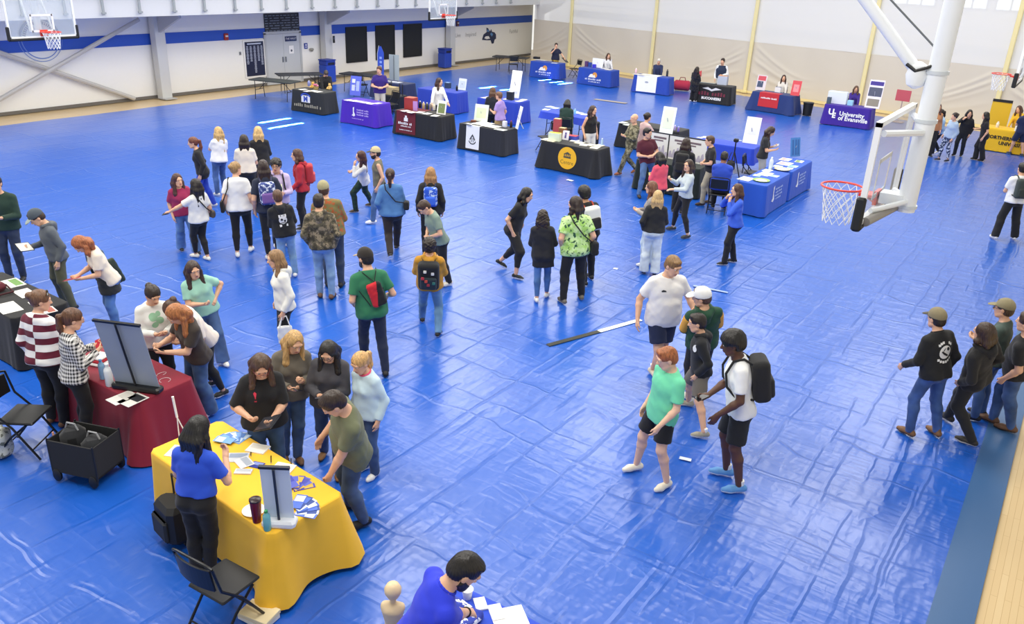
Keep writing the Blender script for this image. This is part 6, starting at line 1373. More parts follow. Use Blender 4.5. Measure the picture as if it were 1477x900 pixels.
S = PP('person in white graphic sweatshirt and ripped black jeans behind the dark red table', None, (214, 407), 12, 1.60, sex='f', shirt=swt('e9ebe6'), pants=trs('1a1b1f', 'jeans'), shoes=WS, hair=('bun', '2a1e18'), look=(10, 24), arms=('hold', 'hold'))
front_print(S, plain('8fbf9c'), DD(-.03, .05, .05) + DD(.04, .0, .045) + DD(-.02, -.05, .04) + DD(.03, .08, .03)); front_print(S, plain('2a2a30'), [Q_(.0, -.0, .08, .05)], .12, -.06)
S = PP('person with long dark hair in mint green t-shirt and wide jeans behind the bowed visitors', [(292, 512), (322, 525)], (273, 370), 18, sex='f', shirt=tee('9fd3bf'), pants=jeans('44618e', 'widejeans'), shoes=WS, hair=('longer', '3a2a24'), look=(0, 14), arms=('hip', 'hold'), build=1.1)
S = PP('person in cream shirt and black leggings bending to the left behind the brown t-shirt', [(306, 556), (322, 570)], (260, 412), -72, H=1.62, sex='f', ly=.12, shirt=tee('f0e4d8', sl=.95), pants=LEG, shoes=('202228', 'f0f0f0'), hair=('bun', '4a3226'), look=(0, 40), arms=('hold', 'hold'))
S = PP('person with long ginger hair in brown t-shirt and flared jeans holding a phone', [(290, 592), (304, 598)], (263, 428), -66, sex='f', H=1.66, shirt=tee('3f3630', loose=.8), pants=jeans('3e5f8c', 'widejeans'), shoes=WS, hair=('longer', 'a4683c'), look=(0, 36), arms=(('phone', (.03, .22, .17)), ('phone', (.05, .21, .18))))
phone(S, 0, 'black phone with a white sticker held by the person in the brown t-shirt', '1b1b1f', (.08, .16, .01), scr='8a8a8e')
# --- round the yellow table
S = PP('person in black v-neck top and glasses holding a tablet at the yellow table', None, (368, 503), 4, 1.68, sex='f', build=1.1, shirt=('top', 's', cloth('17171a'), {'loose': .7, 'scoop': .75, 'sl': .98, 'hem': -.045}), pants=jeans('38567e'), shoes=BB, hair=('longer', '4c3626'), glasses='7a2a30', look=(0, 34), arms=(('hold', (.03, .165, .09)), ('hold', (.10, .14, .11))))
front_print(S, plain('d0304a'), [[(-.012, -.05), (.012, -.05), (.004, 0), (.016, .04), (0, .055), (-.016, .04), (-.004, 0)]], .2, .05)
phone(S, 0, 'dark tablet held level by the person in the black v-neck top', '1a1b1e', (.2, .26, .01), 'tablet', 'tablet', .10, .02, '3a3a40')
S = PP('person with wavy blonde hair in grey brown knit sweater and jeans', [(412, 661), (430, 663)], (421, 471), 8, sex='f', shirt=swt('6b6459', loose=1), pants=jeans('3c5578'), shoes=BR, hair=('longer', 'b8935e'), look=(12, 22), arms=('phone', 'hold'))
phone(S, 1, 'dark phone held by the person in the grey brown sweater', '222226')
S = PP('person with long black hair and glasses in dark grey sweater texting', [(462, 655), (482, 684)], (470, 480), -12, sex='f', shirt=swt('4b4a50', loose=.9), pants=jeans('33496e'), shoes=('8a6238', '4a3420', .14), hair=('longer', '1a1614'), glasses='2a2a2e', look=(-5, 30), arms=(('hold', (.02, .16, .13)), ('hold', (.04, .15, .12))))
phone(S, 0, 'grey phone held by the person with long black hair and glasses', '5a5a60')
PP('child with blonde ponytail in pale blue long sleeved top', None, (520, 503), -48, 1.52, sex='f', shirt=('top', 'l', cloth('cfe8f4'), {'loose': .8, 'collar': cloth('e85a80')}), pants=jeans('3a5580'), shoes=WS, hair=('pony', 'c49a62'), look=(0, 18), arms=('down', 'down'))
PP('person in olive green t-shirt leaning over the corner of the yellow table', [(505, 733), (524, 758)], (499, 549), -78, H=1.78, build=1.2, shirt=tee('6f7458', loose=.8, hem=-.06), pants=jeans('3b547a'), shoes=BB, hair=('short', '2e2018'), look=(0, 34), arms=(('down', (.12, .15, -.01), .9), ('down', (.13, .12, .0))), ly=.05)
S = PP('person with long black hair in royal blue t-shirt behind the yellow table', [(300, 824), (320, 822)], (293, 600), 148, sex='f', build=.9, shirt=tee('2b57d8', hem=.045, loose=.5), pants=trs('17171b', w=.1), shoes=('1b1b1e', 'e8e8e8'), hair=('longer', '14110f'), look=(-10, 14), arms=('hold', ('phone', (.10, .14, .20))))
S = PP('person in royal blue polo pointing at papers on the bottom table', None, (652, 780), 104, 1.80, at=G(590, 872, 1.25), shirt=polo('2438d8'), pants=trs('22242c'), shoes=BB, hair=('short', '17120f'), beard='1c1512', look=(-8, 26), arms=(('table', ('w', -2.98, 3.62, .84)), ('table', ('w', -2.78, 3.82, .86))), ly=.12)
w_ = S['hands'][1]; mb = MB(); a_ = nrm(S['J']['wr1'] - S['J']['el1']); b_ = nrm(np.cross(a_, A(0, 0, 1))); c_ = np.cross(a_, b_); mb.tube([w_[0] - a_ * .02 + .031 * (math.cos(t) * b_ + math.sin(t) * c_) for t in np.linspace(0, 6.283, 15)[:-1]], .009, 6, True); mb.build('wristband', plain('17171a', .5), S['root'], True)
# --- middle left crowd
S = PP('person in white hoodie and black leggings walking left past the camouflage hoodie', None, (404, 360), -82, 1.64, sex='f', shirt=hood('f0efe8'), pants=LEG, shoes=WS, hair=('long', '8a6a48'), arms=('down', 'pocket'), look=(0, 6))
tote(S, 0, 'white paper bag carried by the person in the white hoodie', 'f4f4f2', (.2, .06, .26))
S = PP('person in black hoodie with white back print facing away', [(410, 402), (426, 398)], (400, 275), 188, shirt=hood('1a1b1f'), pants=jeans('7ea3c8'), shoes=WS, hair=('short', '5a4030'), arms=('hold', 'hold'))
back_print(S, WH, DD(0, .02, .07) + [Q_(0, -.075, .14, .04), Q_(.0, .11, .05, .04), Q_(-.05, .09, .03, .05), Q_(.05, .09, .03, .05)], .155); back_print(S, plain('1a1b1f'), [D_(-.02, .03, .02, 10), D_(.03, .0, .018, 10), Q_(0, -.03, .08, .012)], .155, off=.009)
PP('person in brown camouflage hoodie and light jeans facing away', [(462, 428), (479, 430)], (458, 281), 172, shirt=hood('8d7f66', 'camo', '5e5744'), pants=jeans('7898bc'), shoes=('6a4a34', '2a211a'), hair=('short', '241a15'), arms=('pocket', 'pocket'))
PP('person in tan cap and orange patched jacket behind the camouflage hoodie', (487, 413), (465, 262), 176, shirt=('jacket', 'l', cloth('7c7448', 'spots', 'a8582e'), {'loose': .8}), pants=jeans('2e3c54'), shoes=BB, cap=('a39c78',), hair=('short', '4a3424'), arms=('down', 'hold'))
S = PP('person in red jacket and backpack walking left', None, (432, 215), -92, 1.66, sex='f', shirt=hood('b02434'), pants=trs('1a1a1e'), shoes=BS, hair=('bob', '4a2e24'), arms=('swingf', 'swingb'))
backpack(S, 'red backpack worn over the red jacket', 'b8323c', 'c85058', .9)
S = PP('person in lavender hoodie and black vest with glasses facing the camera', None, (397, 228), 8, 1.72, shirt=hood('c9b8dc'), pants=trs('1c1c22'), shoes=WS, hair=('curly', '1c1614'), glasses='2a2a2a', look=(-20, 4), arms=('hold', 'hold'), skin_c='d8a888')
front_print(S, plain('e4e6c8'), [Q_(0, .0, .13, .14)], .17); backpack(S, 'black backpack worn by the person in the lavender hoodie', '1b1b1e', None, .85)
S = PP('person with long dark hair and a cartoon coloured backpack facing away', [(388, 375), (402, 370)], (379, 231), 184, sex='f', shirt=tee('222a40'), pants=LEG, shoes=WS, hair=('long', '2e1f1c'), arms=('down', 'strap'))
backpack(S, 'blue and purple patterned backpack on the person with long dark hair', '3a4a8a', 'd8e0f0', .95, '3a3a5a', 'spots', '7a5aa0')
S = PP('person in white t-shirt and black leggings with blonde bun facing away', [(343, 370), (362, 362)], (337, 233), 172, sex='f', build=1.15, shirt=tee('f4f4f3', loose=.9), pants=LEG, shoes=('f4f4f2', 'fafafa', .10), hair=('bun', '9a7a50'), look=(-40, 0), arms=('down', 'down'))
sling(S, 'black shoulder bag on the person with the blonde bun', '1a1a1c', -1, None, (.2, .07, .22), .0, 'shoulder_bag', False)
PP('person in maroon t-shirt and flared jeans looking at the camera', [(262, 360), (284, 365)], (253, 248), 14, sex='f', shirt=tee('a02a58', sl=.8), pants=jeans('5a80b4', 'widejeans'), shoes=BS, hair=('longer', '4a2f2a'), arms=('hold', 'down'), look=(12, 0))
S = PP('person in white t-shirt with crossbody bag holding a phone out to the left', [(283, 371), (300, 375)], (284, 257), -142, sex='f', build=1.12, shirt=tee('f1f0ea'), pants=LEG, shoes=('e8e6dc', 'fafafa'), hair=('long', '1e1715'), arms=(('fwd', (.24, .20, .08)), 'down'))
sling(S, 'grey brown crossbody bag on the person holding a phone out', '1c1a1a', 1, '5a5048', (.2, .08, .14), -.01); phone(S, 0, 'black phone held out by the person with the crossbody bag', '15161a')
PP('person in black sweater and blue trousers walking left', [(290, 301), (309, 297)], (281, 196), -92, sex='f', shirt=swt('1a1a1f', hem=-.09), pants=trs('2a48b8', 'jeans'), shoes=('e8e4d8', 'f4f4f0'), hair=('pony', '6a3a2a'), arms=('down', 'down'))
S = PP('person with long blonde hair in white t-shirt and jeans eating', [(314, 282), (324, 277)], (316, 183), -152, sex='f', shirt=tee('f3f3f3', loose=.9), pants=jeans('3a598e'), shoes=('d8d8d4', 'f4f4f0'), hair=('longer', 'c2a068'), arms=('chin', 'hold'))
PP('person with dark hair in cream short sleeved blouse and black trousers facing away', None, (351, 195), 176, 1.66, sex='f', shirt=tee('eadfce', flare=.01, hem=.0), pants=trs('1b1b1f'), shoes=BS, hair=('long', '241815'), arms=('hold', 'hold'))
PP('person with long blonde hair in black top facing away', None, (372, 183), -174, 1.68, sex='f', shirt=swt('1c1c1f'), pants=trs('1b1b1f'), shoes=BS, hair=('longer', 'c8a670'), arms=('hold', 'hold'))
PP('person in white sweatshirt and dark tartan trousers walking left', [(513, 306), (536, 297)], (526, 215), -86, sex='f', shirt=swt('dfe0e0'), pants=('pants', cloth('1a3a2c', 'tartan', '0c1412'), {}), shoes=('4a3a2a', 'f4f4f0'), hair=('long', '4a2e26'), arms=('face', 'hold'))
S = PP('person in tan cap and sleeveless olive shirt with beard walking left', [(538, 322), (558, 312)], (545, 210), -86, shirt=('vest', 0, cloth('6c6a58'), {'loose': .7}), pants=jeans('3f6298'), shoes=WS, cap=('c8b890', 'f', '3a3a34'), beard='2a1c15', hair=('short', '2a1c15'), arms=('down', 'down'))
S = PP('person in blue sweatshirt and brown trousers with a long braid facing away', [(563, 375), (572, 358)], (562, 238), 176, sex='f', build=1.12, shirt=swt('4f7fb8', loose=1), pants=trs('2c2424'), shoes=('2a2a2c', 'f4f4f4'), hair=('pony', '3a2620'), arms=('pocket', 'hold'))
sling(S, 'black camera bag at the side of the person in the blue sweatshirt', '17171a', 1, None, (.2, .1, .16), -.06)
S = PP('person in black jacket with blue patterned backpack and long hair', None, (621, 242), 180, 1.70, sex='f', build=1.1, shirt=swt('1b1c20', loose=1), pants=trs('1b1c20'), shoes=BS, hair=('long', '9a7248'), arms=('down', 'down'))
backpack(S, 'bright blue patterned backpack on the person with long hair', '2a5ad0', 'c4d8f4', .85, '1c2a50', 'spots', '3a6ae0')
S = PP('person in grey green t-shirt looking down at his hands', [(634, 413), (647, 411)], (618, 281), -62, shirt=tee('7f9488'), pants=trs('1c1d22'), shoes=('e8e2d4', 'f6f4ee'), hair=('short', '3a261c'), look=(0, 34), arms=('clasp', 'clasp'))
S = PP('person in mustard hoodie and jeans with a black pin covered backpack walking away', [(609, 463), (632, 484)], (619, 337), 176, H=1.62, shirt=hood('c8902a'), pants=jeans('5a82a8', 'jeans'), shoes=('16161a', 'f2f0ea'), hair=('curly', '241a16'), arms=('strap', 'strap'))
b_ = backpack(S, 'black backpack with colourful patches over the mustard hoodie', '1a1b1f', None, 1.05, None, None, '24323a')
T = S['T']; pk = [c for c in b_.children if c.name.startswith('pocket')][0]
for x, z, c_ in ((-.03, .25, 'e8e4d8'), (.04, .23, 'd8d8d8'), (-.05, .19, 'b83040'), (.0, .12, 'a83038'), (.05, .14, '2f7068'), (-.02, .16, 'c84a3a')): mb = MB(); q = T(x, -.199 if z < .2 else -.176, z); mb.box(tuple(q), (.045, .02, .045), None, .006); mb.build('patch', plain(c_, .6), b_)
S = PP('person in green t-shirt and cap with a red and black drawstring bag walking away', [(526, 527), (556, 541)], (529, 358), -168, shirt=tee('2f7a54', loose=.8, hem=-.05), pants=trs('1d2740', 'jeans'), shoes=('17171a', '1f1f22'), cap=('2a2420', 'f', 'b8a080'), hair=('short', '1a1412'), beard='1a1412', look=(30, 6), arms=(('down', (.12, .10, .05)), ('down', (.15, .10, .06))))
o = onbody(S, 'drawstring_bag', 'red and black drawstring bag on the green t-shirt', 'bag'); T = S['T']; F = Field(T(.02, -.1, .13) - .35, T(.02, -.1, .13) + .35, .011); F.box(T(.03, -.095, .15), A(.10, .045, .17), np.array([nrm(S['xr'] + S['up'] * .25), S['yf'], nrm(S['up'] - S['xr'] * .25)]), .04); F.ripple(.004, .1, 1); mv, mq = F.mesh(); cx_ = (mv[mq].mean(1) - T(.03, 0, 0)) @ S['xr']; mesh_np('sack', mv, mq, [cloth('d02430'), cloth('1b1b1e')], o, (cx_ > .0).astype(int))
for s in (-1, 1): mb = MB(); mb.tube([T(.03 + s * .05, -.09, .06), T(s * .09, -.05, .18), T(s * .062, .02, .322), T(s * .05, -.05, .318), T(.02, -.095, .25)], .006, 6); mb.build('cord', cloth('1b1b1e'), o)
# --- middle
PP('person with black bob in black t-shirt and cropped black trousers looking right', [(722, 386), (744, 401)], (757, 263), 68, sex='f', shirt=tee('1b1b1f'), pants=('crop', cloth('1c1c20')), shoes=('1a1f1e', 'f0f0f0'), hair=('bob', '17120f'), arms=('hip', 'pocket'), look=(0, 6))
PP('person with dark wavy hair in long black hoodie and skinny jeans facing away', [(774, 435), (788, 428)], (783, 303), 178, sex='f', shirt=swt('1c1d24', loose=1, hem=-.14), pants=jeans('4a74b0', 'leggings'), shoes=('e8e6e2', 'fafafa'), hair=('wavy', '2a1d18'), arms=('hold', 'hold'))
S = PP('person in lime green tie-dye shirt and black trousers facing away', [(812, 437), (838, 431)], (833, 284), -160, build=1.2, shirt=tee('a8d86a', 'leaf', '2e5a3c', loose=1, hem=-.06), pants=trs('1a1a1e'), shoes=('6a645a', 'e0dcd2'), hair=('bob', '2a1c15'), beard='2a1c15', arms=('pocket', 'pocket'), look=(40, 0))
sling(S, 'black bag with white charms hanging beside the lime green shirt', '1a1a1d', 1, None, (.28, .12, .24), .02)
S = PP('person with black afro and white and black backpack behind the lime green shirt', [(842, 411), (852, 402)], (845, 268), -150, shirt=swt('1a1a1e'), pants=trs('1a1a1e'), shoes=('1c1c20', 'f2f2f2'), hair=('afro', '14100e'), arms=('hold', 'strap'), skin_c='c89878')
backpack(S, 'white and black backpack on the person with the afro', 'e4e6e4', '1c1c20', 1.0, 'c8503a')
PP('soldier in camouflage uniform with shaved head', [(893, 252), (916, 250)], (919, 161), -58, shirt=('uniform_jacket', 'l', cloth('9a9478', 'camo', '6c6850'), {'loose': .6, 'hem': -.06}), pants=('pants', cloth('9a9478', 'camo', '6c6850'), {}), shoes=('9a5a3a', '6a3a28', .15), hair=('bald', 'b89a80'), arms=('hold', 'hold'))
PP('person in maroon polo shirt and jeans with hands clasped', [(921, 284), (942, 277)], (932, 180), 24, shirt=polo('541a2c'), pants=jeans('4a6a98'), shoes=('3a3028', '201a16'), hair=('short', '1e1613'), arms=('clasp', 'clasp'), look=(40, 6))
S = PP('person in coral top with long black hair facing the display board', None, (956, 220), -138, 1.60, sex='f', shirt=swt('e8566c'), pants=trs('1b1b1f'), shoes=BS, hair=('longer', '17120f'), arms=('hold', 'hold'), look=(0, 20))
phone(S, 0, 'lime phone held by the person in the coral top', 'b4d85a')
S = PP('person all in black with a backpack facing the display board', None, (990, 200), 168, 1.74, shirt=hood('17171a'), pants=trs('17171a'), shoes=BS, hair=('bob', '2a1a14'), arms=('hold', 'hold'))
backpack(S, 'black backpack on the person all in black by the display board', '1b1b1e', None, 1.0)
S = PP('person in pale grey sweatshirt and black leggings striding left', [(970, 331), (991, 343)], (998, 228), -66, sex='f', shirt=swt('c3ced2', loose=.9, hem=.0), pants=LEG, shoes=('3a3a3a', '4a4a4a', .05, 'f4f4f4'), hair=('longer', '3a2a22'), arms=(('fwd', (.10, .22, .12)), ('phone', (.08, .2, .2))), look=(30, 0))
PP('person in black polo shirt and khaki trousers beside the display board', [(1012, 296), (1025, 293)], (1029, 195), -78, shirt=polo('1d1d21'), pants=trs('b4ab94'), shoes=('4a3626', '2a2018'), hair=('short', '4a3426'), arms=('clasp', 'clasp'), look=(0, 4))
PP('person with long blonde hair in black sweatshirt and white jeans facing away', [(928, 394), (944, 396)], (950, 276), 182, sex='f', shirt=swt('1d1e22', hem=.0), pants=jeans('d5e2ee', 'widejeans'), shoes=('2a2a34', 'b8b4ac'), hair=('longer', 'b89a6a'), arms=('pocket', 'hold'))
PP('person with brown hair in grey top beyond the long blonde hair', None, (945, 262), -100, 1.64, sex='f', shirt=swt('9a9490'), pants=jeans('c8d8ea', 'widejeans'), shoes=WS, hair=('long', '6a4432'), arms=('hold', 'hold'))
PP('person in bright blue sweatshirt and black trousers touching the chin', [(1044, 382), (1057, 378)], (1069, 265), -72, sex='f', shirt=swt('3a64d8', loose=.9), pants=trs('1a1a1e'), shoes=('1c1c1e', 'f2f0e8'), hair=('long', '4a2f22'), arms=('chin', 'face'), look=(0, 0))
# --- right foreground
S = PP('tall person in white t-shirt and navy shorts walking towards the camera', [(941, 540), (950, 557)], (967, 362), 22, build=1.13, shirt=tee('f2f0ee', loose=.9, hem=-.055), pants=('shorts', cloth('1c2748'), {'len': .80}), shoes=('dfd2b8', 'f0e8d8', .088, 'f6f6f4'), hair=('short', '80603a'), arms=(('down', (.22, .06, .02)), ('down', (.20, .04, .0))), look=(24, 20))
front_print(S, plain('22262c'), [[(-.03, -.012), (.03, -.006), (.024, .012), (-.01, .02), (-.034, .006)]], .225, .045)
S = PP('person in white cap and green and yellow jacket', [(994, 578), (1010, 570)], (1020, 413), -158, H=1.74, shirt=('jacket', 'l', cloth('1e4a34'), {'loose': .9, 'hood': True}), pants=trs('1a1a1e'), shoes=('e8e4dc', 'f4f4f0'), cap=('f3f3f1', 'f'), hair=('short', '5a4030'), look=(62, 10), arms=('hold', 'hold'))
for i in (0, 1): F = Field(np.minimum(S['J']['sh%d' % i], S['J']['el%d' % i]) - .12, np.maximum(S['J']['sh%d' % i], S['J']['el%d' % i]) + .12, .012); a_ = S['J']['sh%d' % i]; b_ = S['J']['el%d' % i]; F.cone(a_ + (b_ - a_) * .2, b_, .074, .066, .0, None, 1); fmesh('sleeve_panel', F, cloth('e8a83a'), S['shirt'])
S = PP('person in black hoodie and grey shorts walking left', [(992, 585), (1014, 630)], (1016, 445), -84, shirt=hood('1a1b1f'), pants=('shorts', cloth('6e675f'), {'len': .86}), shoes=('a09a8a', 'e4e0d6', .088, 'f6f6f4'), hair=('short', '241a16'), look=(0, 4), arms=('pocket', 'pocket'))
decal(S, S['shirt'], [(p[0] * .035, p[1] * .045) for p in D_(0, 0, 1, 12)] + [(-.01, .04), (.03, .06), (.02, .03)], [tuple(range(12)), (12, 13, 14)], S['T'](-.075, .02, .23), nrm(S['yf'] - S['xr'] * .9), S['up'], WH)
PP('person with ginger hair in mint green t-shirt and black shorts walking left', [(917, 677), (960, 703)], (977, 497), -50, shirt=tee('72dcae', loose=.8, hem=-.055), pants=('shorts', cloth('17171b'), {'len': .74}), shoes=('ece4d2', 'f6f2e8', .088, 'f6f6f4'), hair=('short', '9a5a32'), look=(-20, 22), arms=(('down', (.14, .12, .0)), 'down'), skin_c='eac0a4')
S = PP('person in white t-shirt and black shorts wearing a big black backpack', [(1046, 685), (1064, 709)], (1069, 475), -76, shirt=tee('f3f4f5', loose=.6, hem=-.035), pants=('shorts', cloth('17181c'), {'len': .84}), shoes=('5f9ad8', 'e4eef8', .088, 'f6f6f4'), hair=('afro', '14100e'), skin_c='5c3c2c', look=(0, 8), arms=(('down', (.12, .14, .02)), ('hold', (.06, .17, .06))))
backpack(S, 'big black backpack on the white t-shirt', '1a1a1d', '202024', 1.12); phone(S, 1, 'black phone with white sticker held by the backpack wearer in the white t-shirt', '15161a', scr='2a2a30')
S = PP('person in camouflage cap and black jacket with round white back emblem walking left', [(1310, 627), (1349, 627)], (1360, 446), -128, shirt=('jacket', 'l', cloth('17181b'), {'loose': 1, 'collar': cloth('17181b')}), pants=jeans('33528a'), shoes=('7a5636', '4a3422', .12), cap=('8a7f62', 'f', '4a4436'), hair=('short', '241a16'), arms=(('swingf', (.14, .16, .04)), 'down'))
back_print(S, WH, DD(0, 0, .085) + [Q_(.125 * math.sin(a), .125 * math.cos(a), .03, .03) for a in (-.7, -.45, -.2, .55, .8, 2.4, 2.7, 3.0, 3.3, 3.6, 3.9)], .18); back_print(S, plain('26282c'), [D_(.034, .040, .022, 12), [(-.062, .01), (-.02, -.03), (.03, -.058), (.05, -.046), (.0, -.012), (-.05, .024)], [(-.02, .05), (.0, .058), (-.03, .018), (-.042, .022)]], .18, off=.009)
PP('person all in black with brown bowl haircut walking left', [(1366, 606), (1398, 641)], (1435, 460), -112, H=1.76, shirt=hood('18181b', loose=1, hem=-.06), pants=trs('1a1a1d'), shoes=('2a2622', 'd8d0be'), hair=('bowl', '3a281c'), arms=('pocket', 'pocket'))
PP('person in black t-shirt and jeans with wristband cut by the right frame edge', [(1430, 609), (1455, 622)], (1494, 455), -104, H=1.78, build=1.15, shirt=tee('1b1c20', loose=.8), pants=jeans('37568a'), shoes=('6a4a34', '3a2a20', .12), hair=('short', '3a281c'), arms=('down', 'down'))
PP('person in tan cap and dark sunglasses behind the bowl haircut', None, (1472, 440), -100, 1.66, shirt=tee('4a5a54'), pants=jeans('37568a'), shoes=BB, cap=('8f8668', 'f'), hair=('short', '4a3828'), arms=('hold', 'hold'), glasses='15161a')
S = PP('person in white t-shirt and black trousers with dark backpack at the right frame edge', [(1434, 344), (1462, 345)], (1479, 235), -152, H=1.72, shirt=tee('f2f3f4'), pants=trs('17171b', 'wide'), shoes=('f0eeea', 'f6f6f4'), hair=('short', '14110f'), arms=('hold', 'hold'))
backpack(S, 'dark grey backpack at the right frame edge', '3a4442', '2e3634', 1.0)
# --- right back group
PP('person in tan top hidden behind the pale blue sweater', None, (1354, 149), 20, 1.68, sex='f', shirt=swt('c08458'), pants=trs('1b1b1f'), shoes=BS, hair=('long', '5a3a30'), arms=('down', 'down'))
PP('person in pale blue sweater and black trousers at the far right', [(1344, 223), (1352, 222)], (1361, 155), -58, sex='f', shirt=swt('a9cdf0', loose=1), pants=trs('1b1c24'), shoes=WS, hair=('pony', '241a18'), arms=('hold', 'down'))
PP('person in grey blue sweatshirt and patterned leggings', [(1353, 231), (1366, 233)], (1381, 162), -50, sex='f', build=1.1, shirt=swt('a8bcd4', loose=1), pants=('leggings', cloth('2c3a5c', 'spots', 'c8d0e0')), shoes=BS, hair=('bun', '2a1f1c'), arms=('down', 'down'))
PP('person in black coat with hand at the mouth', [(1376, 224), (1386, 225)], (1401, 157), -20, sex='f', shirt=swt('1a1a1e', hem=-.12), pants=trs('1c2028'), shoes=BB, hair=('long', '14110f'), arms=('down', 'face'), look=(30, 0))
PP('person in black t-shirt with long black hair facing left at the far right', [(1406, 230), (1416, 232)], (1426, 161), -84, sex='f', shirt=tee('1a1a1d', hem=-.08), pants=trs('1a1a1e', 'wide'), shoes=BB, hair=('longer', '14110f'), arms=('down', 'hold'))
PP('person in yellow shirt leaning on the yellow university table', None, (1474, 152), -30, 1.50, ly=.2, sex='f', shirt=swt('e2b42c'), pants=trs('22242c'), shoes=BS, hair=('long', '4a2e24'), arms=(('table', (.2, .2, .06)), 'table'))
S = PP('person in navy shorts before the yellow table at the right frame edge', [(1456, 222), (1474, 225)], (1490, 158), -150, H=1.70, shirt=tee('2a3458'), pants=('shorts', cloth('1f2a4a'), {'len': 1.0}), shoes=('2a3444', 'f0f0f0'), hair=('short', '241a16'), arms=('hold', 'hold'))
# --- front row hosts
PP('seated person in black bowed over the leftmost front row table', None, (470, 106), 10, 1.66, sit=.51, chair='black folding chair of the bowed person behind the leftmost front row table', shirt=swt('1a1a1f'), pants=trs('1a1a1e'), shoes=BS, hair=('short', '3a3028'), look=(0, 40), ly=.16, arms=('table', 'table'))
PP('person in purple polo shirt behind the purple table', None, (547, 95), 6, 1.80, shirt=polo('33207c'), pants=trs('c8c4b8'), shoes=BS, hair=('short', '5a3a2a'), arms=('clasp', 'clasp'), look=(-30, 4))
PP('person in white jacket with long brown hair behind the maroon panel table', None, (632, 112), 34, 1.70, sex='f', shirt=('jacket', 'l', cloth('eceae6'), {'loose': .7}), pants=trs('22242a'), shoes=BS, hair=('long', '3a2420'), arms=('table', ('table', (.26, .16, .0))), look=(30, 0))
PP('person with long brown hair in black facing the blue cloth', None, (711, 126), 184, 1.66, sex='f', shirt=swt('20242e'), pants=trs('1b1b1f'), shoes=BS, hair=('longer', '5a3e2a'), arms=('hold', 'hold'))
PP('person in lavender t-shirt and tan shorts facing left', None, (719, 133), -120, 1.66, sex='f', shirt=tee('a890d4'), pants=('shorts', cloth('b49a70'), {'len': .8}), shoes=WS, hair=('short', '6a4a38'), arms=('hold', 'down'))
PP('seated person in dark green hunched over with long black hair', None, (819, 146), 172, 1.70, sit=.51, chair='black folding chair under the hunched person in green', sex='f', build=1.2, shirt=swt('1c3a34', loose=1), pants=trs('8a8060'), shoes=BS, hair=('longer', '12100f'), look=(0, 30), arms=('table', 'table'), ly=.10)
PP('person in black tank top and white trousers behind the gold emblem table', None, (854, 152), 36, 1.66, sex='f', shirt=('tank_top', 0, cloth('17171b'), {'loose': .3, 'hem': .02}), pants=trs('efeee8', w=.08), shoes=WS, hair=('long', '3a2722'), arms=('down', 'down'), look=(20, 0))
PP('person with dark hair in pale pink top behind the soldier', None, (929, 163), 130, 1.64, sex='f', shirt=tee('d8b8b8'), pants=trs('22242c'), shoes=BS, hair=('bun', '241a17'), arms=('hold', 'fwd'))
PP('seated person in blue shirt seen from behind at the blue cloth', None, (1051, 187), 176, 1.74, sit=.51, chair='black folding chair of the seated man in blue', build=1.2, shirt=polo('2f52c8'), pants=trs('1b1b22'), shoes=BS, hair=('short', '17120f'), arms=('table', 'table'), skin_c='8a5a42', look=(0, 16))
S = PP('person in black top and pale grey trousers behind the bright blue corner tables', None, (1107, 181), 92, 1.66, sex='f', shirt=tee('20222a'), pants=trs('b8b8b4', 'wide'), shoes=BS, hair=('long', '2e1d1a'), arms=('phone', 'hold'), look=(0, 30))
phone(S, 0, 'pale phone held by the person in the black top and grey trousers', 'd8d8dc')
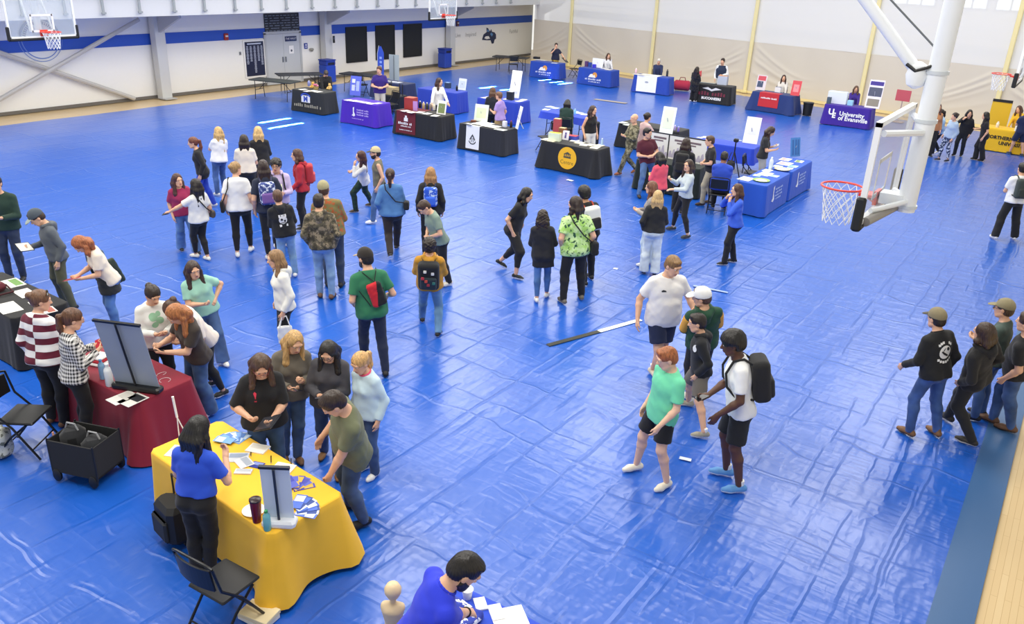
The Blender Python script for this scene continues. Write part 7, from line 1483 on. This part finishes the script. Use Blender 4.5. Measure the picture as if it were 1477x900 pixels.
# --- back row
S = PP('person in navy top and striped skirt waving behind the leftmost back row table', None, (801, 62), 4, 1.62, sex='f', shirt=tee('1f2340'), pants=('skirt', cloth('caa84a', 'tartan', '1a1a20'), {'len': .22}), shoes=BS, hair=('bun', '3a2a20'), arms=('out', 'face'))
phone(S, 0, 'black folder held up by the person waving at the back', '17201c', (.26, .34, .02), 'folder', 'folder', .10, .03)
PP('seated person in white behind the second back row table', None, (879, 81), 20, 1.64, sit=.51, chair='black folding chair of the seated person in white at the back', sex='f', shirt=swt('e4e6ec'), pants=trs('2a2c34'), shoes=BS, hair=('long', '4a3024'), arms=('table', 'table'))
PP('seated person with white hair in navy behind the white fronted back row table', None, (950, 94), 4, 1.68, sit=.51, chair='black folding chair of the white haired person at the back', shirt=swt('24305a'), pants=trs('2a2c34'), shoes=BS, hair=('short', 'd4d0c8'), arms=('table', 'table'), look=(0, 14))
S = PP('person in long black patterned coat at the front of the black back row table', [(996, 146), (1002, 147)], (1005, 97), 150, sex='f', shirt=swt('1a1a1e', 'spots', '3a342c', hem=-.22, flare=.015), pants=trs('1a1a1e'), shoes=('e8e8e8', 'f6f6f6'), hair=('long', '2a201a'), arms=('hold', 'phone'))
phone(S, 1, 'red folder held by the person in the long black coat', 'b83a44', (.2, .3, .012), 'folder', 'folder', .10, .02)
PP('person in navy vest over white shirt behind the black back row table', None, (1037, 85), 0, 1.80, shirt=swt('e6e8ec'), pants=trs('dfe0de'), shoes=BS, hair=('short', '2e2018'), arms=('clasp', 'down'), look=(-20, 4), extra=lambda S: [F := Field(S['pel'] - .6, S['pel'] + .75, .022), [F.cone(S['T'](0, 0, a), S['T'](0, 0, b), r0 * S['H'], r1 * S['H'], .03, (S['xr'], .64)) for a, b, r0, r1 in ((.0, .2, .083, .085), (.2, .265, .085, .068))], F.cut(S['T'](0, 0, 0), -S['up']), F.cut(S['T'](0, 0, .31), S['up']), fmesh('vest', F, cloth('1d2c4a'), S['root'])])
PP('seated person with long brown hair in white behind the navy and red table', None, (1130, 117), 2, 1.62, sit=.51, chair='black folding chair behind the navy and red back row table', sex='f', shirt=swt('dcd8d4'), pants=trs('2a2c34'), shoes=BS, hair=('longer', '3a2420'), arms=('table', 'table'))
PP('seated person in purple behind the purple university table', None, (1234, 135), 6, 1.62, sit=.51, chair='black folding chair behind the purple university table', sex='f', shirt=swt('3a2488'), pants=trs('2a2c34'), shoes=BS, hair=('long', '5a4030'), arms=('table', 'table'), look=(0, 14))
EXPO = 0.2
vs = bpy.context.scene.view_settings
vs.view_transform = 'Standard'; vs.look = 'None'; vs.gamma = 1; vs.use_curve_mapping = False; vs.exposure = EXPO
print('POLYS', sum(len(o.data.polygons) for o in bpy.data.objects if o.type == 'MESH'), 'OBJS', len(bpy.data.objects))
